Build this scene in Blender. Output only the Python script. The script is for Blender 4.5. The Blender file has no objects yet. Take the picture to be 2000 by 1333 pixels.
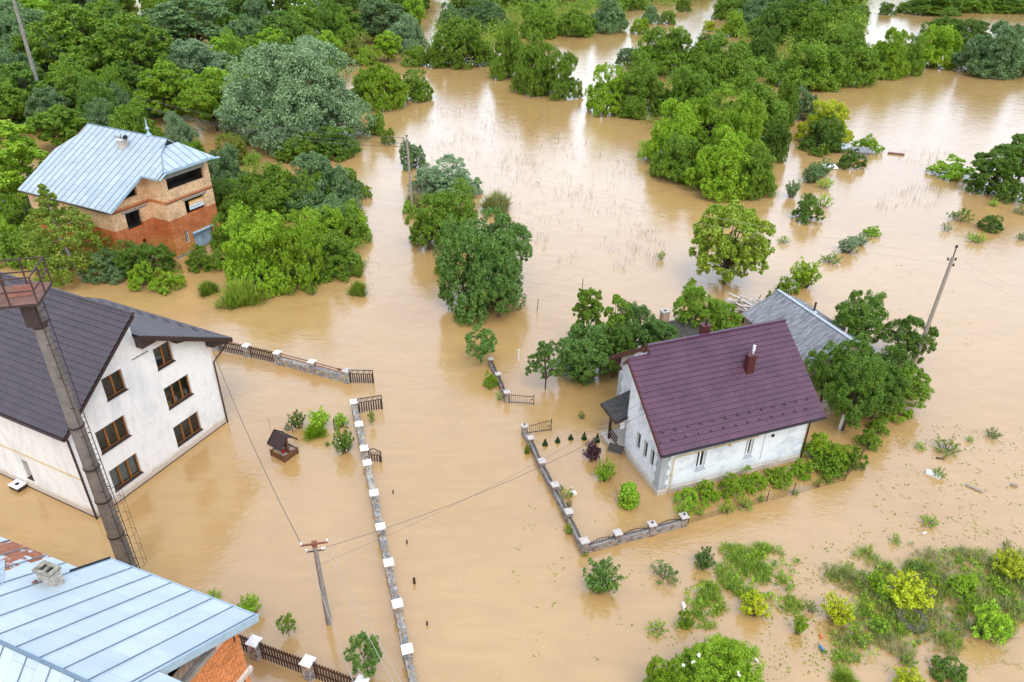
import bpy, math, random
import numpy as np
from mathutils import Vector, Matrix

# ------------------------------------------------------------------ camera, sky, sun, exposure
SC = bpy.context.scene
COL = SC.collection
F, PITCH, ROLL, CH = 1436.5, math.radians(30.82), math.radians(-.82), 31.0   # focal in px of the 2000 px photo, drone 31 m above the flood
_f = np.array([0, math.cos(PITCH), -math.sin(PITCH)]); _r = np.array([1., 0, 0]); _d = np.cross(_f, _r)
_c, _s = math.cos(ROLL), math.sin(ROLL)
CR = np.stack([_c * _r + _s * _d, -_s * _r + _c * _d, _f], 1)
cam = bpy.data.cameras.new('camera'); cam.sensor_width = 36; cam.lens = 36 * F / 2000; cam.clip_end = 6000; cam.clip_start = .5
camo = bpy.data.objects.new('camera', cam); COL.objects.link(camo); SC.camera = camo
mw = Matrix.Identity(4)
for i in range(3):
    mw[i][0], mw[i][1], mw[i][2] = CR[i, 0], -CR[i, 1], -CR[i, 2]
mw[2][3] = CH
camo.matrix_world = mw

SUN_EL, SUN_AZ = math.radians(58), math.radians(165)     # azimuth clockwise from +Y: behind the camera
SC.world = bpy.data.worlds.new('World'); SC.world.use_nodes = True
SC.view_settings.view_transform = 'Standard'; SC.view_settings.look = 'None'
SC.view_settings.exposure = .38; SC.view_settings.gamma = 1
SC.render.engine = 'CYCLES'
SC.cycles.use_denoising = True
SC.cycles.max_bounces = 8; SC.cycles.diffuse_bounces = 4; SC.cycles.glossy_bounces = 3
SC.cycles.transmission_bounces = 4; SC.cycles.transparent_max_bounces = 6
SC.cycles.caustics_reflective = False; SC.cycles.caustics_refractive = False


def nd(nt, typ, ins=None, **props):
    n = nt.nodes.new(typ)
    for k, v in props.items():
        setattr(n, k, v)
    for k, v in (ins or {}).items():
        s = n.inputs[k]
        if isinstance(v, bpy.types.NodeSocket):
            nt.links.new(v, s)
        else:
            s.default_value = v
    return n


def ramp(nt, fac, stops, interp='LINEAR'):
    n = nd(nt, 'ShaderNodeValToRGB', {'Fac': fac}); cr = n.color_ramp; cr.interpolation = interp
    while len(cr.elements) < len(stops):
        cr.elements.new(.5)
    for e, (p, c) in zip(cr.elements, stops):
        e.position = p; e.color = (c, c, c, 1) if isinstance(c, (int, float)) else (*c, 1)
    return n.outputs['Color']


def mix(nt, fac, a, b, mode='MIX'):
    n = nd(nt, 'ShaderNodeMix', {0: fac, 6: a, 7: b}, data_type='RGBA', blend_type=mode)
    return n.outputs[2]


def rgba(c):
    return (*c, 1)


def world_nodes():
    nt = SC.world.node_tree; nt.nodes.clear()
    sky = nd(nt, 'ShaderNodeTexSky', sky_type='NISHITA', sun_disc=False, sun_elevation=SUN_EL, sun_rotation=SUN_AZ,
             air_density=1.0, dust_density=2.0, ozone_density=1.0)
    hs = nd(nt, 'ShaderNodeHueSaturation', {'Saturation': .58, 'Value': 1.0, 'Color': sky.outputs[0]})
    tc = nd(nt, 'ShaderNodeTexCoord')
    mp = nd(nt, 'ShaderNodeMapping', {'Vector': tc.outputs['Generated'], 'Scale': (1.6, 1.6, 3.4)})
    nz = nd(nt, 'ShaderNodeTexNoise', {'Vector': mp.outputs[0], 'Scale': 1.7, 'Detail': 7.0, 'Roughness': .55, 'Distortion': .4})
    cl = ramp(nt, nz.outputs['Fac'], [(.33, (.74, .77, .82)), (.5, (1.0, 1.0, 1.0)), (.66, (1.28, 1.26, 1.22))])
    el = nd(nt, 'ShaderNodeSeparateXYZ', {0: tc.outputs['Generated']})
    gr = ramp(nt, el.outputs[2], [(0., (2.0, 2.0, 2.0)), (.25, (2.3, 2.3, 2.3)), (.5, (2.7, 2.7, 2.7)), (.8, (2.7, 2.7, 2.7)), (1., (1.8, 1.8, 1.8))])   # bright cloud deck
    yy = nd(nt, 'ShaderNodeMapRange', {0: el.outputs[1], 1: -.8, 2: .9, 3: .74, 4: 1.48})                # and ahead of the camera, where the cloud is thin
    gr = mix(nt, 1.0, gr, yy.outputs[0], 'MULTIPLY')
    m = mix(nt, 1.0, mix(nt, 1.0, hs.outputs[0], cl, 'MULTIPLY'), gr, 'MULTIPLY')
    bg = nd(nt, 'ShaderNodeBackground', {'Color': m, 'Strength': .13})
    nd(nt, 'ShaderNodeOutputWorld', {'Surface': bg.outputs[0]})


world_nodes()
sl = bpy.data.lights.new('sun', 'SUN'); sl.energy = .5; sl.angle = math.radians(24); sl.color = (1, .96, .9)
slo = bpy.data.objects.new('sun', sl); COL.objects.link(slo)
slo.rotation_euler = (math.radians(90) - SUN_EL, 0, math.pi - SUN_AZ)


# ------------------------------------------------------------------ photo pixel -> place in the world
def ray(px, py):
    return CR @ np.array([(px - 1000) / F, (py - 666.5) / F, 1])


def G(px, py, z=0.):
    d = ray(px, py)
    return np.array([0, 0, CH]) + d * ((z - CH) / d[2])


def hz(px, py, b):
    d = ray(px, py)
    return CH + d[2] * np.hypot(b[0], b[1]) / np.hypot(d[0], d[1])


# ------------------------------------------------------------------ mesh helpers
rnd = random.Random(7)


def V3(p):
    return np.array(p, float)


def link_mesh(name, me, mats, parent=None, loc=None):
    o = bpy.data.objects.new(name, me); COL.objects.link(o)
    for m in (mats if isinstance(mats, (list, tuple)) else [mats]):
        me.materials.append(m)
    if parent is not None:
        o.parent = parent
    if loc is not None:
        o.location = loc
    return o


class MB:
    def __init__(s):
        s.v = []; s.f = []

    def add(s, vs, fs):
        b = len(s.v); s.v += [tuple(map(float, p)) for p in vs]; s.f += [tuple(b + i for i in f) for f in fs]; return s

    def quad(s, *p):
        return s.add(p, [tuple(range(len(p)))])

    def box(s, a, b):
        x0, y0, z0 = a; x1, y1, z1 = b
        return s.add([(x0, y0, z0), (x1, y0, z0), (x1, y1, z0), (x0, y1, z0), (x0, y0, z1), (x1, y0, z1), (x1, y1, z1), (x0, y1, z1)],
                     [(3, 2, 1, 0), (4, 5, 6, 7), (0, 1, 5, 4), (1, 2, 6, 5), (2, 3, 7, 6), (3, 0, 4, 7)])

    def frame(s, c, ax, ay, az, hx, hy, hz_):
        c = V3(c); ax, ay, az = V3(ax) * hx, V3(ay) * hy, V3(az) * hz_
        P = [c + i * ax + j * ay + k * az for k in (-1, 1) for i, j in ((-1, -1), (1, -1), (1, 1), (-1, 1))]
        return s.add(P, [(3, 2, 1, 0), (4, 5, 6, 7), (0, 1, 5, 4), (1, 2, 6, 5), (2, 3, 7, 6), (3, 0, 4, 7)])

    def beam(s, p, q, w, h, up=(0, 0, 1)):
        p, q = V3(p), V3(q); d = q - p; L = np.linalg.norm(d); d /= L; up = V3(up)
        x = np.cross(d, up)
        if np.linalg.norm(x) < 1e-4:
            x = np.cross(d, V3((0, 1, 0)))
        x /= np.linalg.norm(x); y = np.cross(x, d)
        return s.frame((p + q) / 2, d, x, y, L / 2, w / 2, h / 2)

    def tube(s, pts, rads, n=7, cap=True):
        pts = [V3(p) for p in pts]
        if not hasattr(rads, '__len__'):
            rads = [rads] * len(pts)
        b = len(s.v); t0 = None
        for i, p in enumerate(pts):
            t = pts[min(i + 1, len(pts) - 1)] - pts[max(i - 1, 0)]; t /= (np.linalg.norm(t) + 1e-9)
            if t0 is None:
                a = np.cross(t, (0, 0, 1.)) if abs(t[2]) < .9 else np.cross(t, (1., 0, 0))
            else:
                a = a - t * (a @ t)
            a /= np.linalg.norm(a); c = np.cross(t, a); t0 = t
            for k in range(n):
                w = 2 * math.pi * k / n
                s.v.append(tuple(p + rads[i] * (math.cos(w) * a + math.sin(w) * c)))
        for i in range(len(pts) - 1):
            for k in range(n):
                k2 = (k + 1) % n
                s.f.append((b + i * n + k, b + i * n + k2, b + (i + 1) * n + k2, b + (i + 1) * n + k))
        if cap:
            s.f.append(tuple(b + k for k in range(n))[::-1]); e = b + (len(pts) - 1) * n
            s.f.append(tuple(e + k for k in range(n)))
        return s

    def prism(s, poly, off):
        n = len(poly); a = [V3(p) for p in poly]; off = V3(off)
        return s.add(a + [p + off for p in a], [tuple(range(n))[::-1], tuple(range(n, 2 * n))] + [(i, (i + 1) % n, n + (i + 1) % n, n + i) for i in range(n)])

    def obj(s, name, mats, parent=None, loc=None, smooth=False):
        me = bpy.data.meshes.new(name); me.from_pydata(s.v, [], s.f); me.update()
        if smooth:
            me.polygons.foreach_set('use_smooth', [True] * len(me.polygons))
        return link_mesh(name, me, mats, parent, loc)


def tag(o, label=None, cat=None, group=None, kind=None):
    for k, v in (('label', label), ('category', cat), ('group', group), ('kind', kind)):
        if v:
            o[k] = v
    return o


def thing(name, label, cat, loc=(0, 0, 0), rz=0., group=None):
    o = bpy.data.objects.new(name, None); COL.objects.link(o); o.empty_display_size = .3
    o.location = tuple(map(float, loc)); o.rotation_euler = (0, 0, rz)
    return tag(o, label, cat, group)


# ------------------------------------------------------------------ materials
def mat(name, col, rough=.8, spec=.3, metal=0., fn=None):
    m = bpy.data.materials.new(name); m.use_nodes = True; nt = m.node_tree; b = nt.nodes['Principled BSDF']
    b.inputs['Base Color'].default_value = rgba(col); b.inputs['Roughness'].default_value = rough
    b.inputs['Specular IOR Level'].default_value = spec; b.inputs['Metallic'].default_value = metal
    if fn:
        fn(nt, b)
    return m


def oc(nt):
    return nd(nt, 'ShaderNodeTexCoord').outputs['Object']


def stains(c1, c2, c3, s1=.35, s2=2.2, bump=.0, zs=.5, tide=False):
    def fn(nt, b):
        o = oc(nt)
        mp = nd(nt, 'ShaderNodeMapping', {'Vector': o, 'Scale': (1, 1, zs)})
        n1 = nd(nt, 'ShaderNodeTexNoise', {'Vector': mp.outputs[0], 'Scale': s1, 'Detail': 6.0, 'Roughness': .62, 'Distortion': .6})
        n2 = nd(nt, 'ShaderNodeTexNoise', {'Vector': mp.outputs[0], 'Scale': s2, 'Detail': 5.0, 'Roughness': .7})
        c = ramp(nt, n1.outputs['Fac'], [(.36, c2), (.5, c1), (.68, c1)])
        k = ramp(nt, n2.outputs['Fac'], [(.3, .55), (.5, 0.), (1, 0.)])
        c = mix(nt, k, c, rgba(c3))
        if tide:      # dried mud splashed up the lowest part of the wall
            zc = nd(nt, 'ShaderNodeSeparateXYZ', {0: o}).outputs[2]
            zn = nd(nt, 'ShaderNodeMath', {0: n2.outputs['Fac'], 1: -.7, 2: zc}, operation='MULTIPLY_ADD')
            c = mix(nt, ramp(nt, zn.outputs[0], [(0., .62), (.06, .35), (.3, 0.)]), c, rgba((.42, .31, .18)))
        nt.links.new(c, b.inputs['Base Color'])
        if bump:
            n3 = nd(nt, 'ShaderNodeTexNoise', {'Vector': o, 'Scale': 14.0, 'Detail': 4.0})
            bp = nd(nt, 'ShaderNodeBump', {'Height': n3.outputs['Fac'], 'Strength': bump, 'Distance': .02})
            nt.links.new(bp.outputs[0], b.inputs['Normal'])
    return fn


def wall_uv(nt):
    x = nd(nt, 'ShaderNodeSeparateXYZ', {0: oc(nt)})
    a = nd(nt, 'ShaderNodeMath', {0: x.outputs[0], 1: x.outputs[1]}, operation='ADD')
    return nd(nt, 'ShaderNodeCombineXYZ', {0: a.outputs[0], 1: x.outputs[2], 2: 0.}).outputs[0], x.outputs[2]


def bricks(bands, mortar, bw=.26, bh=.085, zscale=10., mort=.012):
    # bands: colour by height of the wall: (z, light brick, dark brick)
    def fn(nt, b):
        uv, z = wall_uv(nt)
        zz = nd(nt, 'ShaderNodeMath', {0: z, 1: 1 / zscale}, operation='MULTIPLY').outputs[0]
        c1 = ramp(nt, zz, [(q / zscale, l) for q, l, d in bands], 'CONSTANT')
        c2 = ramp(nt, zz, [(q / zscale, d) for q, l, d in bands], 'CONSTANT')
        br = nd(nt, 'ShaderNodeTexBrick', {'Vector': uv, 'Color1': c1, 'Color2': c2, 'Mortar': rgba(mortar), 'Scale': 1.0, 'Mortar Size': mort,
                                          'Mortar Smooth': .3, 'Bias': -.1, 'Brick Width': bw, 'Row Height': bh})
        n = nd(nt, 'ShaderNodeTexNoise', {'Vector': uv, 'Scale': .9, 'Detail': 6.0, 'Roughness': .65})
        n2 = nd(nt, 'ShaderNodeTexNoise', {'Vector': uv, 'Scale': 7.0, 'Detail': 3.0})
        c = mix(nt, .8, br.outputs['Color'], ramp(nt, n.outputs['Fac'], [(.3, .6), (.55, 1.0), (.75, 1.12)]), 'MULTIPLY')
        c = mix(nt, .75, c, ramp(nt, n2.outputs['Fac'], [(.3, .62), (.5, 1.0), (.7, 1.3)]), 'MULTIPLY')
        nt.links.new(c, b.inputs['Base Color'])
        bp = nd(nt, 'ShaderNodeBump', {'Height': br.outputs['Fac'], 'Strength': .6, 'Distance': .012}, invert=True)
        nt.links.new(bp.outputs[0], b.inputs['Normal'])
    return fn


def rubble(cols, joint, scale=4.):
    def fn(nt, b):
        o = oc(nt)
        v = nd(nt, 'ShaderNodeTexVoronoi', {'Vector': o, 'Scale': scale, 'Randomness': 1.0}, feature='F1')
        e = nd(nt, 'ShaderNodeTexVoronoi', {'Vector': o, 'Scale': scale, 'Randomness': 1.0}, feature='DISTANCE_TO_EDGE')
        x = nd(nt, 'ShaderNodeSeparateColor', {0: v.outputs['Color']})
        c = ramp(nt, x.outputs[0], [(i / max(1, len(cols) - 1), q) for i, q in enumerate(cols)], 'CONSTANT')
        n = nd(nt, 'ShaderNodeTexNoise', {'Vector': o, 'Scale': 9.0, 'Detail': 4.0})
        c = mix(nt, .7, c, ramp(nt, n.outputs['Fac'], [(.3, .6), (.7, 1.35)]), 'MULTIPLY')
        k = ramp(nt, e.outputs['Distance'], [(.02, 1.), (.07, 0.)])
        nt.links.new(mix(nt, k, c, rgba(joint)), b.inputs['Base Color'])
        h = ramp(nt, e.outputs['Distance'], [(0., 0.), (.12, 1.)])
        bp = nd(nt, 'ShaderNodeBump', {'Height': h, 'Strength': .8, 'Distance': .03})
        nt.links.new(bp.outputs[0], b.inputs['Normal'])
    return fn


def sheet_metal(c1, c2, joint, w, l, rot=0., rust=None, ms=.014):
    # flat-seam sheets: slight tone change from sheet to sheet, thin cross joints
    def fn(nt, b):
        o = oc(nt)
        mp = nd(nt, 'ShaderNodeMapping', {'Vector': o, 'Rotation': (0, 0, rot)})
        br = nd(nt, 'ShaderNodeTexBrick', {'Vector': mp.outputs[0], 'Color1': rgba(c1), 'Color2': rgba(c2), 'Mortar': rgba(joint), 'Scale': 1.0,
                                          'Mortar Size': ms, 'Mortar Smooth': .3, 'Brick Width': l, 'Row Height': w})
        n = nd(nt, 'ShaderNodeTexNoise', {'Vector': o, 'Scale': .8, 'Detail': 7.0, 'Roughness': .65})
        c = mix(nt, .6, br.outputs['Color'], ramp(nt, n.outputs['Fac'], [(.3, .8), (.55, 1.0), (.75, 1.1)]), 'MULTIPLY')
        n2 = nd(nt, 'ShaderNodeTexNoise', {'Vector': o, 'Scale': 3.5, 'Detail': 8.0, 'Roughness': .75})
        if rust:
            x = nd(nt, 'ShaderNodeSeparateXYZ', {0: o})
            n3 = nd(nt, 'ShaderNodeTexNoise', {'Vector': o, 'Scale': 1.1, 'Detail': 6.0, 'Roughness': .6, 'Distortion': .8})
            xx = nd(nt, 'ShaderNodeMath', {0: x.outputs[0], 1: rust[0]}, operation='GREATER_THAN')
            xy = nd(nt, 'ShaderNodeMath', {0: x.outputs[0], 1: rust[1]}, operation='LESS_THAN')
            an = nd(nt, 'ShaderNodeMath', {0: xx.outputs[0], 1: xy.outputs[0]}, operation='MULTIPLY')
            k = nd(nt, 'ShaderNodeMath', {0: an.outputs[0], 1: ramp(nt, n3.outputs['Fac'], [(.44, 0.), (.47, 1.)])}, operation='MULTIPLY')
            c = mix(nt, k.outputs[0], c, ramp(nt, n2.outputs['Fac'], [(.35, (.17, .045, .02)), (.6, (.36, .11, .03)), (.75, (.5, .2, .06))]))
        k2 = ramp(nt, n2.outputs['Fac'], [(.18, .5), (.27, 0.)])
        c = mix(nt, k2, c, rgba((.28, .2, .15)))
        nt.links.new(c, b.inputs['Base Color'])
        bp = nd(nt, 'ShaderNodeBump', {'Height': n.outputs['Fac'], 'Strength': .25, 'Distance': .06})
        nt.links.new(bp.outputs[0], b.inputs['Normal'])
    return fn


def speck(c1, c2, scale=8., scale2=None, stretch=(1, 1, 1), bump=.2):
    def fn(nt, b):
        mp = nd(nt, 'ShaderNodeMapping', {'Vector': oc(nt), 'Scale': stretch})
        n = nd(nt, 'ShaderNodeTexNoise', {'Vector': mp.outputs[0], 'Scale': scale, 'Detail': 6.0, 'Roughness': .65})
        nt.links.new(ramp(nt, n.outputs['Fac'], [(.3, c2), (.7, c1)]), b.inputs['Base Color'])
        if bump:
            bp = nd(nt, 'ShaderNodeBump', {'Height': n.outputs['Fac'], 'Strength': bump, 'Distance': .01})
            nt.links.new(bp.outputs[0], b.inputs['Normal'])
    return fn


MT = {}
MT['plaster'] = mat('white_plaster', (.8, .8, .78), .85, .2, fn=stains((.80, .80, .775), (.635, .66, .665), (.56, .56, .53), .5, 2.0, .12, tide=True))
MT['render'] = mat('grey_white_render', (.72, .75, .78), .85, .2, fn=stains((.76, .79, .81), (.55, .60, .64), (.46, .5, .53), .6, 2.6, .15, 1., tide=True))
MT['render2'] = mat('bare_grey_render', (.45, .49, .52), .88, .2, fn=stains((.56, .60, .63), (.40, .44, .47), (.7, .7, .68), .8, 2.6, .15, 1.))
MT['quoin'] = mat('grey_quoin', (.40, .42, .43), .9, .2, fn=speck((.44, .46, .47), (.34, .36, .37), 3.))
MT['tile_brown'] = mat('dark_brown_metal_tile', (.05, .04, .045), .42, .45, fn=speck((.066, .05, .058), (.044, .034, .04), 1.3, bump=0))
MT['tile_maroon'] = mat('maroon_metal_tile', (.11, .04, .055), .4, .45, fn=speck((.096, .036, .066), (.054, .021, .04), .9, bump=0))
MT['trim_brown'] = mat('brown_trim', (.04, .022, .02), .5, .4, fn=speck((.045, .026, .023), (.03, .017, .016), 4., bump=0))
MT['trim_maroon'] = mat('maroon_trim', (.085, .022, .022), .45, .4, fn=speck((.1, .026, .026), (.065, .017, .018), 4., bump=0))
MT['wood_window'] = mat('orange_brown_frame', (.26, .10, .022), .5, .4, fn=speck((.3, .12, .026), (.2, .075, .016), 6., stretch=(1, 1, .3), bump=0))
MT['wood_dark'] = mat('dark_stained_wood', (.06, .028, .015), .65, .3, fn=speck((.085, .04, .022), (.04, .018, .01), 7., stretch=(1, 1, .25)))
MT['wood_well'] = mat('brown_wood', (.14, .065, .03), .65, .3, fn=speck((.2, .09, .04), (.09, .04, .02), 6., stretch=(1, 1, 3)))
MT['wood_grey'] = mat('weathered_wood', (.3, .26, .22), .85, .2, fn=speck((.42, .36, .3), (.2, .16, .13), 5., stretch=(1, 4, 4)))
MT['board_pale'] = mat('pale_broken_board', (.55, .5, .44), .85, .2, fn=speck((.68, .63, .57), (.36, .31, .26), 4., stretch=(1, 4, 4)))
MT['bark'] = mat('bark', (.1, .08, .06), .9, .2, fn=speck((.15, .12, .09), (.05, .04, .03), 6., stretch=(1, 1, .3)))
MT['bark_pale'] = mat('pale_bark', (.5, .48, .45), .9, .2, fn=speck((.62, .6, .57), (.12, .11, .1), 5., stretch=(1, 1, 2.5)))
MT['white_paint'] = mat('white_paint', (.8, .8, .8), .6, .3, fn=speck((.82, .82, .82), (.7, .7, .69), 6., bump=0))
MT['cap'] = mat('white_cap', (.8, .79, .76), .8, .2, fn=speck((.84, .83, .81), (.66, .65, .62), 5.))
MT['stone_cap'] = mat('pale_stone_cap', (.5, .46, .41), .9, .2, fn=speck((.6, .55, .5), (.36, .33, .3), 6.))
MT['stone'] = mat('rubble_stone', (.3, .28, .24), .9, .2, fn=rubble([(.36, .31, .23), (.22, .22, .23), (.42, .4, .36), (.28, .2, .13), (.17, .18, .2), (.34, .3, .25)], (.5, .49, .46), 5.))
MT['stone_red'] = mat('reddish_rubble_stone', (.25, .2, .18), .9, .2, fn=rubble([(.24, .2, .18), (.2, .13, .12), (.3, .27, .24), (.17, .15, .145), (.33, .28, .23), (.22, .19, .16)], (.3, .28, .25), 4.))
MT['concrete'] = mat('grey_concrete', (.27, .26, .24), .9, .2, fn=speck((.33, .31, .28), (.18, .17, .155), 3.))
MT['mast'] = mat('mast_concrete', (.2, .18, .15), .9, .2, fn=speck((.25, .22, .18), (.12, .115, .105), 1.6))
MT['rust'] = mat('rusty_steel', (.2, .08, .05), .8, .3, fn=speck((.24, .12, .085), (.13, .065, .05), 2.2))
MT['rail_brown'] = mat('brown_painted_steel', (.07, .04, .033), .7, .3, fn=speck((.1, .055, .045), (.045, .027, .023), 5., bump=0))
MT['rust_red'] = mat('red_rusty_steel', (.22, .075, .045), .8, .3, fn=speck((.28, .1, .06), (.16, .06, .04), 3.))
MT['steel_dark'] = mat('dark_steel', (.045, .03, .027), .6, .4, fn=speck((.06, .04, .036), (.03, .02, .019), 9., bump=0))
MT['iron'] = mat('wrought_iron', (.05, .032, .026), .6, .4, fn=speck((.07, .042, .034), (.03, .022, .02), 9., bump=0))
MT['wire'] = mat('cable', (.09, .09, .09), .6, .3)
MT['wire_pale'] = mat('bare_pale_wire', (.42, .39, .35), .6, .3)
MT['ceramic'] = mat('white_ceramic', (.75, .76, .78), .3, .5)
MT['yellow'] = mat('yellow_pipe_paint', (.6, .43, .16), .6, .3)
MT['pvc'] = mat('white_pvc', (.78, .8, .8), .4, .4)
MT['black'] = mat('black_plastic_and_hole_shade', (.02, .02, .022), .6, .3)  # plastic parts, and painted shade in holes and openings
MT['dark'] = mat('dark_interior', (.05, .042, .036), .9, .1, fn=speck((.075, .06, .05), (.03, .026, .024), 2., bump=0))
MT['room'] = mat('room_wall', (.16, .14, .12), .9, .1, fn=speck((.42, .4, .36), (.22, .2, .17), 1.5, bump=0))
MT['curtain'] = mat('net_curtain', (.6, .64, .66), .9, .1, fn=speck((.7, .74, .76), (.4, .45, .48), 5., stretch=(3, 3, .4)))
MT['metal_b'] = mat('pale_blue_sheet_roof', (.42, .52, .58), .5, .4, .0, fn=sheet_metal((.36, .435, .465), (.42, .49, .515), (.17, .23, .28), .82, 1.35, 0.))
MT['metal_b2'] = mat('pale_blue_hip_sheet', (.42, .52, .58), .5, .4, .0, fn=sheet_metal((.36, .45, .50), (.42, .51, .55), (.17, .23, .28), .82, 1.35, math.pi / 2))
MT['metal_m'] = mat('light_blue_sheet_roof', (.55, .65, .71), .45, .4, .0, fn=sheet_metal((.425, .505, .54), (.485, .56, .59), (.23, .31, .37), .95, 1.6, math.pi / 2, rust=(-10.7, -8.45), ms=.006))
MT['seam'] = mat('blue_seam', (.2, .28, .35), .5, .4, fn=speck((.17, .24, .3), (.1, .16, .2), 5., bump=0))
MT['fascia_blue'] = mat('blue_fascia', (.33, .46, .56), .5, .4, fn=speck((.36, .5, .6), (.28, .4, .5), 3., bump=0))
MT['brick_b'] = mat('banded_brick', (.4, .2, .1), .9, .15, fn=bricks(
    [(0., (.62, .26, .07), (.52, .19, .045)), (2.05, (.58, .16, .04), (.48, .115, .028)), (3.86, (.88, .59, .35), (.68, .41, .22)), (5.5, (.64, .23, .07), (.55, .17, .05)), (5.85, (.88, .59, .35), (.68, .41, .22))],
    (.42, .29, .18), .26, .095, 12., .008))
MT['brick_m'] = mat('orange_brick', (.5, .2, .07), .9, .15, fn=bricks([(0., (.66, .21, .045), (.5, .13, .028)), (8.72, (.72, .56, .42), (.56, .42, .3))], (.62, .4, .26), .27, .1, 12., .011))
MT['brick_pale'] = mat('pale_brick', (.6, .55, .47), .9, .15, fn=bricks([(-20., (.66, .61, .53), (.55, .49, .41)), (-10., (.66, .61, .53), (.55, .49, .41))], (.4, .36, .31), .25, .08, 10., .012))
MT['brick_pink'] = mat('weathered_brick', (.45, .3, .22), .9, .15, fn=speck((.55, .38, .28), (.36, .22, .15), 5.))
MT['brick_top'] = mat('sooty_brick_top', (.3, .27, .2), .9, .15, fn=speck((.4, .37, .28), (.12, .11, .09), 6.))
MT['slate'] = mat('weathered_corrugated_sheet', (.25, .26, .27), .85, .2, fn=speck((.34, .35, .37), (.07, .075, .08), 1.6, stretch=(5, .6, 1)))
MT['slate_ridge'] = mat('galvanised_ridge', (.4, .45, .48), .6, .4, fn=speck((.44, .5, .54), (.34, .38, .41), 2., bump=0))
MT['felt'] = mat('dark_roof_shingle', (.05, .05, .048), .85, .25, fn=speck((.085, .08, .066), (.03, .03, .032), 4.))
MT['door_blue'] = mat('pale_blue_door_paint', (.36, .48, .58), .6, .3, fn=speck((.38, .52, .63), (.3, .42, .52), 2.5, bump=0))
MT['banner_o'] = mat('orange_banner', (.75, .42, .09), .7, .2)
MT['banner_w'] = mat('white_banner', (.75, .76, .78), .7, .2)
MT['ink'] = mat('banner_ink', (.2, .3, .38), .7, .2)
MT['tyre'] = mat('worn_rubber', (.06, .055, .055), .85, .3, fn=speck((.16, .14, .12), (.04, .036, .035), 6.))
MT['red'] = mat('red_plastic', (.45, .02, .03), .5, .4)
MT['amber'] = mat('yellow_plastic', (.6, .33, .03), .5, .4)
MT['blue'] = mat('blue_plastic', (.05, .2, .35), .4, .5)
MT['orange'] = mat('orange_plastic', (.6, .15, .05), .5, .4)
MT['green_pl'] = mat('green_plastic', (.1, .35, .18), .5, .4)


def glass_mat():
    m = bpy.data.materials.new('window_glass'); m.use_nodes = True; nt = m.node_tree; nt.nodes.clear()
    tr = nd(nt, 'ShaderNodeBsdfTransparent', {'Color': (.62, .68, .66, 1)})
    gl = nd(nt, 'ShaderNodeBsdfGlossy', {'Color': (1, 1, 1, 1), 'Roughness': .03})
    fr = nd(nt, 'ShaderNodeFresnel', {'IOR': 1.55})
    mx = nd(nt, 'ShaderNodeMixShader', {0: fr.outputs[0], 1: tr.outputs[0], 2: gl.outputs[0]})
    nd(nt, 'ShaderNodeOutputMaterial', {0: mx.outputs[0]})
    return m


MT['glass'] = glass_mat()


def leaf_mat(name, c1, c2, tr=.28, rough=.55):
    m = bpy.data.materials.new(name); m.use_nodes = True; nt = m.node_tree; b = nt.nodes['Principled BSDF']
    ge = nd(nt, 'ShaderNodeNewGeometry'); ob = nd(nt, 'ShaderNodeObjectInfo')
    c = ramp(nt, ge.outputs['Random Per Island'], [(0., c1), (1., c2)])
    n = nd(nt, 'ShaderNodeTexNoise', {'Vector': oc(nt), 'Scale': .9, 'Detail': 3.0})
    hue = nd(nt, 'ShaderNodeMapRange', {0: n.outputs['Fac'], 1: .3, 2: .7, 3: .488, 4: .512})
    val = nd(nt, 'ShaderNodeMapRange', {0: ob.outputs['Random'], 1: 0., 2: 1., 3: .84, 4: 1.16})
    h = nd(nt, 'ShaderNodeHueSaturation', {'Hue': hue.outputs[0], 'Value': val.outputs[0], 'Color': c})
    nt.links.new(h.outputs[0], b.inputs['Base Color'])
    b.inputs['Roughness'].default_value = rough; b.inputs['Specular IOR Level'].default_value = .35
    t = nd(nt, 'ShaderNodeBsdfTranslucent', {'Color': h.outputs[0]})
    mx = nd(nt, 'ShaderNodeMixShader', {0: tr, 1: b.outputs[0], 2: t.outputs[0]})
    nt.links.new(mx.outputs[0], nt.nodes['Material Output'].inputs[0])
    return m


LF = dict(
    silver=leaf_mat('silver_leaf', (.13, .24, .095), (.36, .49, .25)),
    silver_dark=leaf_mat('dull_silver_leaf', (.10, .20, .06), (.26, .39, .155)),
    mid=leaf_mat('mid_green_leaf', (.10, .215, .014), (.275, .415, .036)),
    bright=leaf_mat('bright_green_leaf', (.165, .33, .012), (.38, .55, .034)),
    dark=leaf_mat('dark_green_leaf', (.068, .155, .015), (.185, .305, .036)),
    yellow=leaf_mat('yellow_green_leaf', (.36, .44, .012), (.6, .66, .03)),
    lime=leaf_mat('lime_green_leaf', (.20, .42, .018), (.42, .62, .05)),
    walnut=leaf_mat('walnut_leaf', (.19, .31, .018), (.40, .50, .05)),
    olive=leaf_mat('olive_leaf', (.17, .24, .02), (.33, .38, .05)),
    birch=leaf_mat('birch_leaf', (.13, .215, .018), (.30, .38, .045)),
    blue=leaf_mat('blue_green_leaf', (.07, .18, .028), (.21, .35, .068)),
    purple=leaf_mat('purple_leaf', (.035, .01, .018), (.12, .04, .06)),
    conifer=leaf_mat('conifer_green', (.02, .055, .012), (.06, .12, .028)),
    grass=leaf_mat('grass_blade', (.14, .26, .02), (.37, .47, .06)),
    straw=leaf_mat('straw_grass', (.24, .29, .08), (.46, .46, .18)),
    petal_pink=leaf_mat('pink_petal', (.55, .2, .19), (.75, .45, .4), .2),
    petal_white=leaf_mat('white_petal', (.65, .65, .5), (.8, .8, .7), .2),
    petal_yellow=leaf_mat('yellow_petal', (.6, .42, .05), (.75, .6, .15), .2),
)


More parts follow.
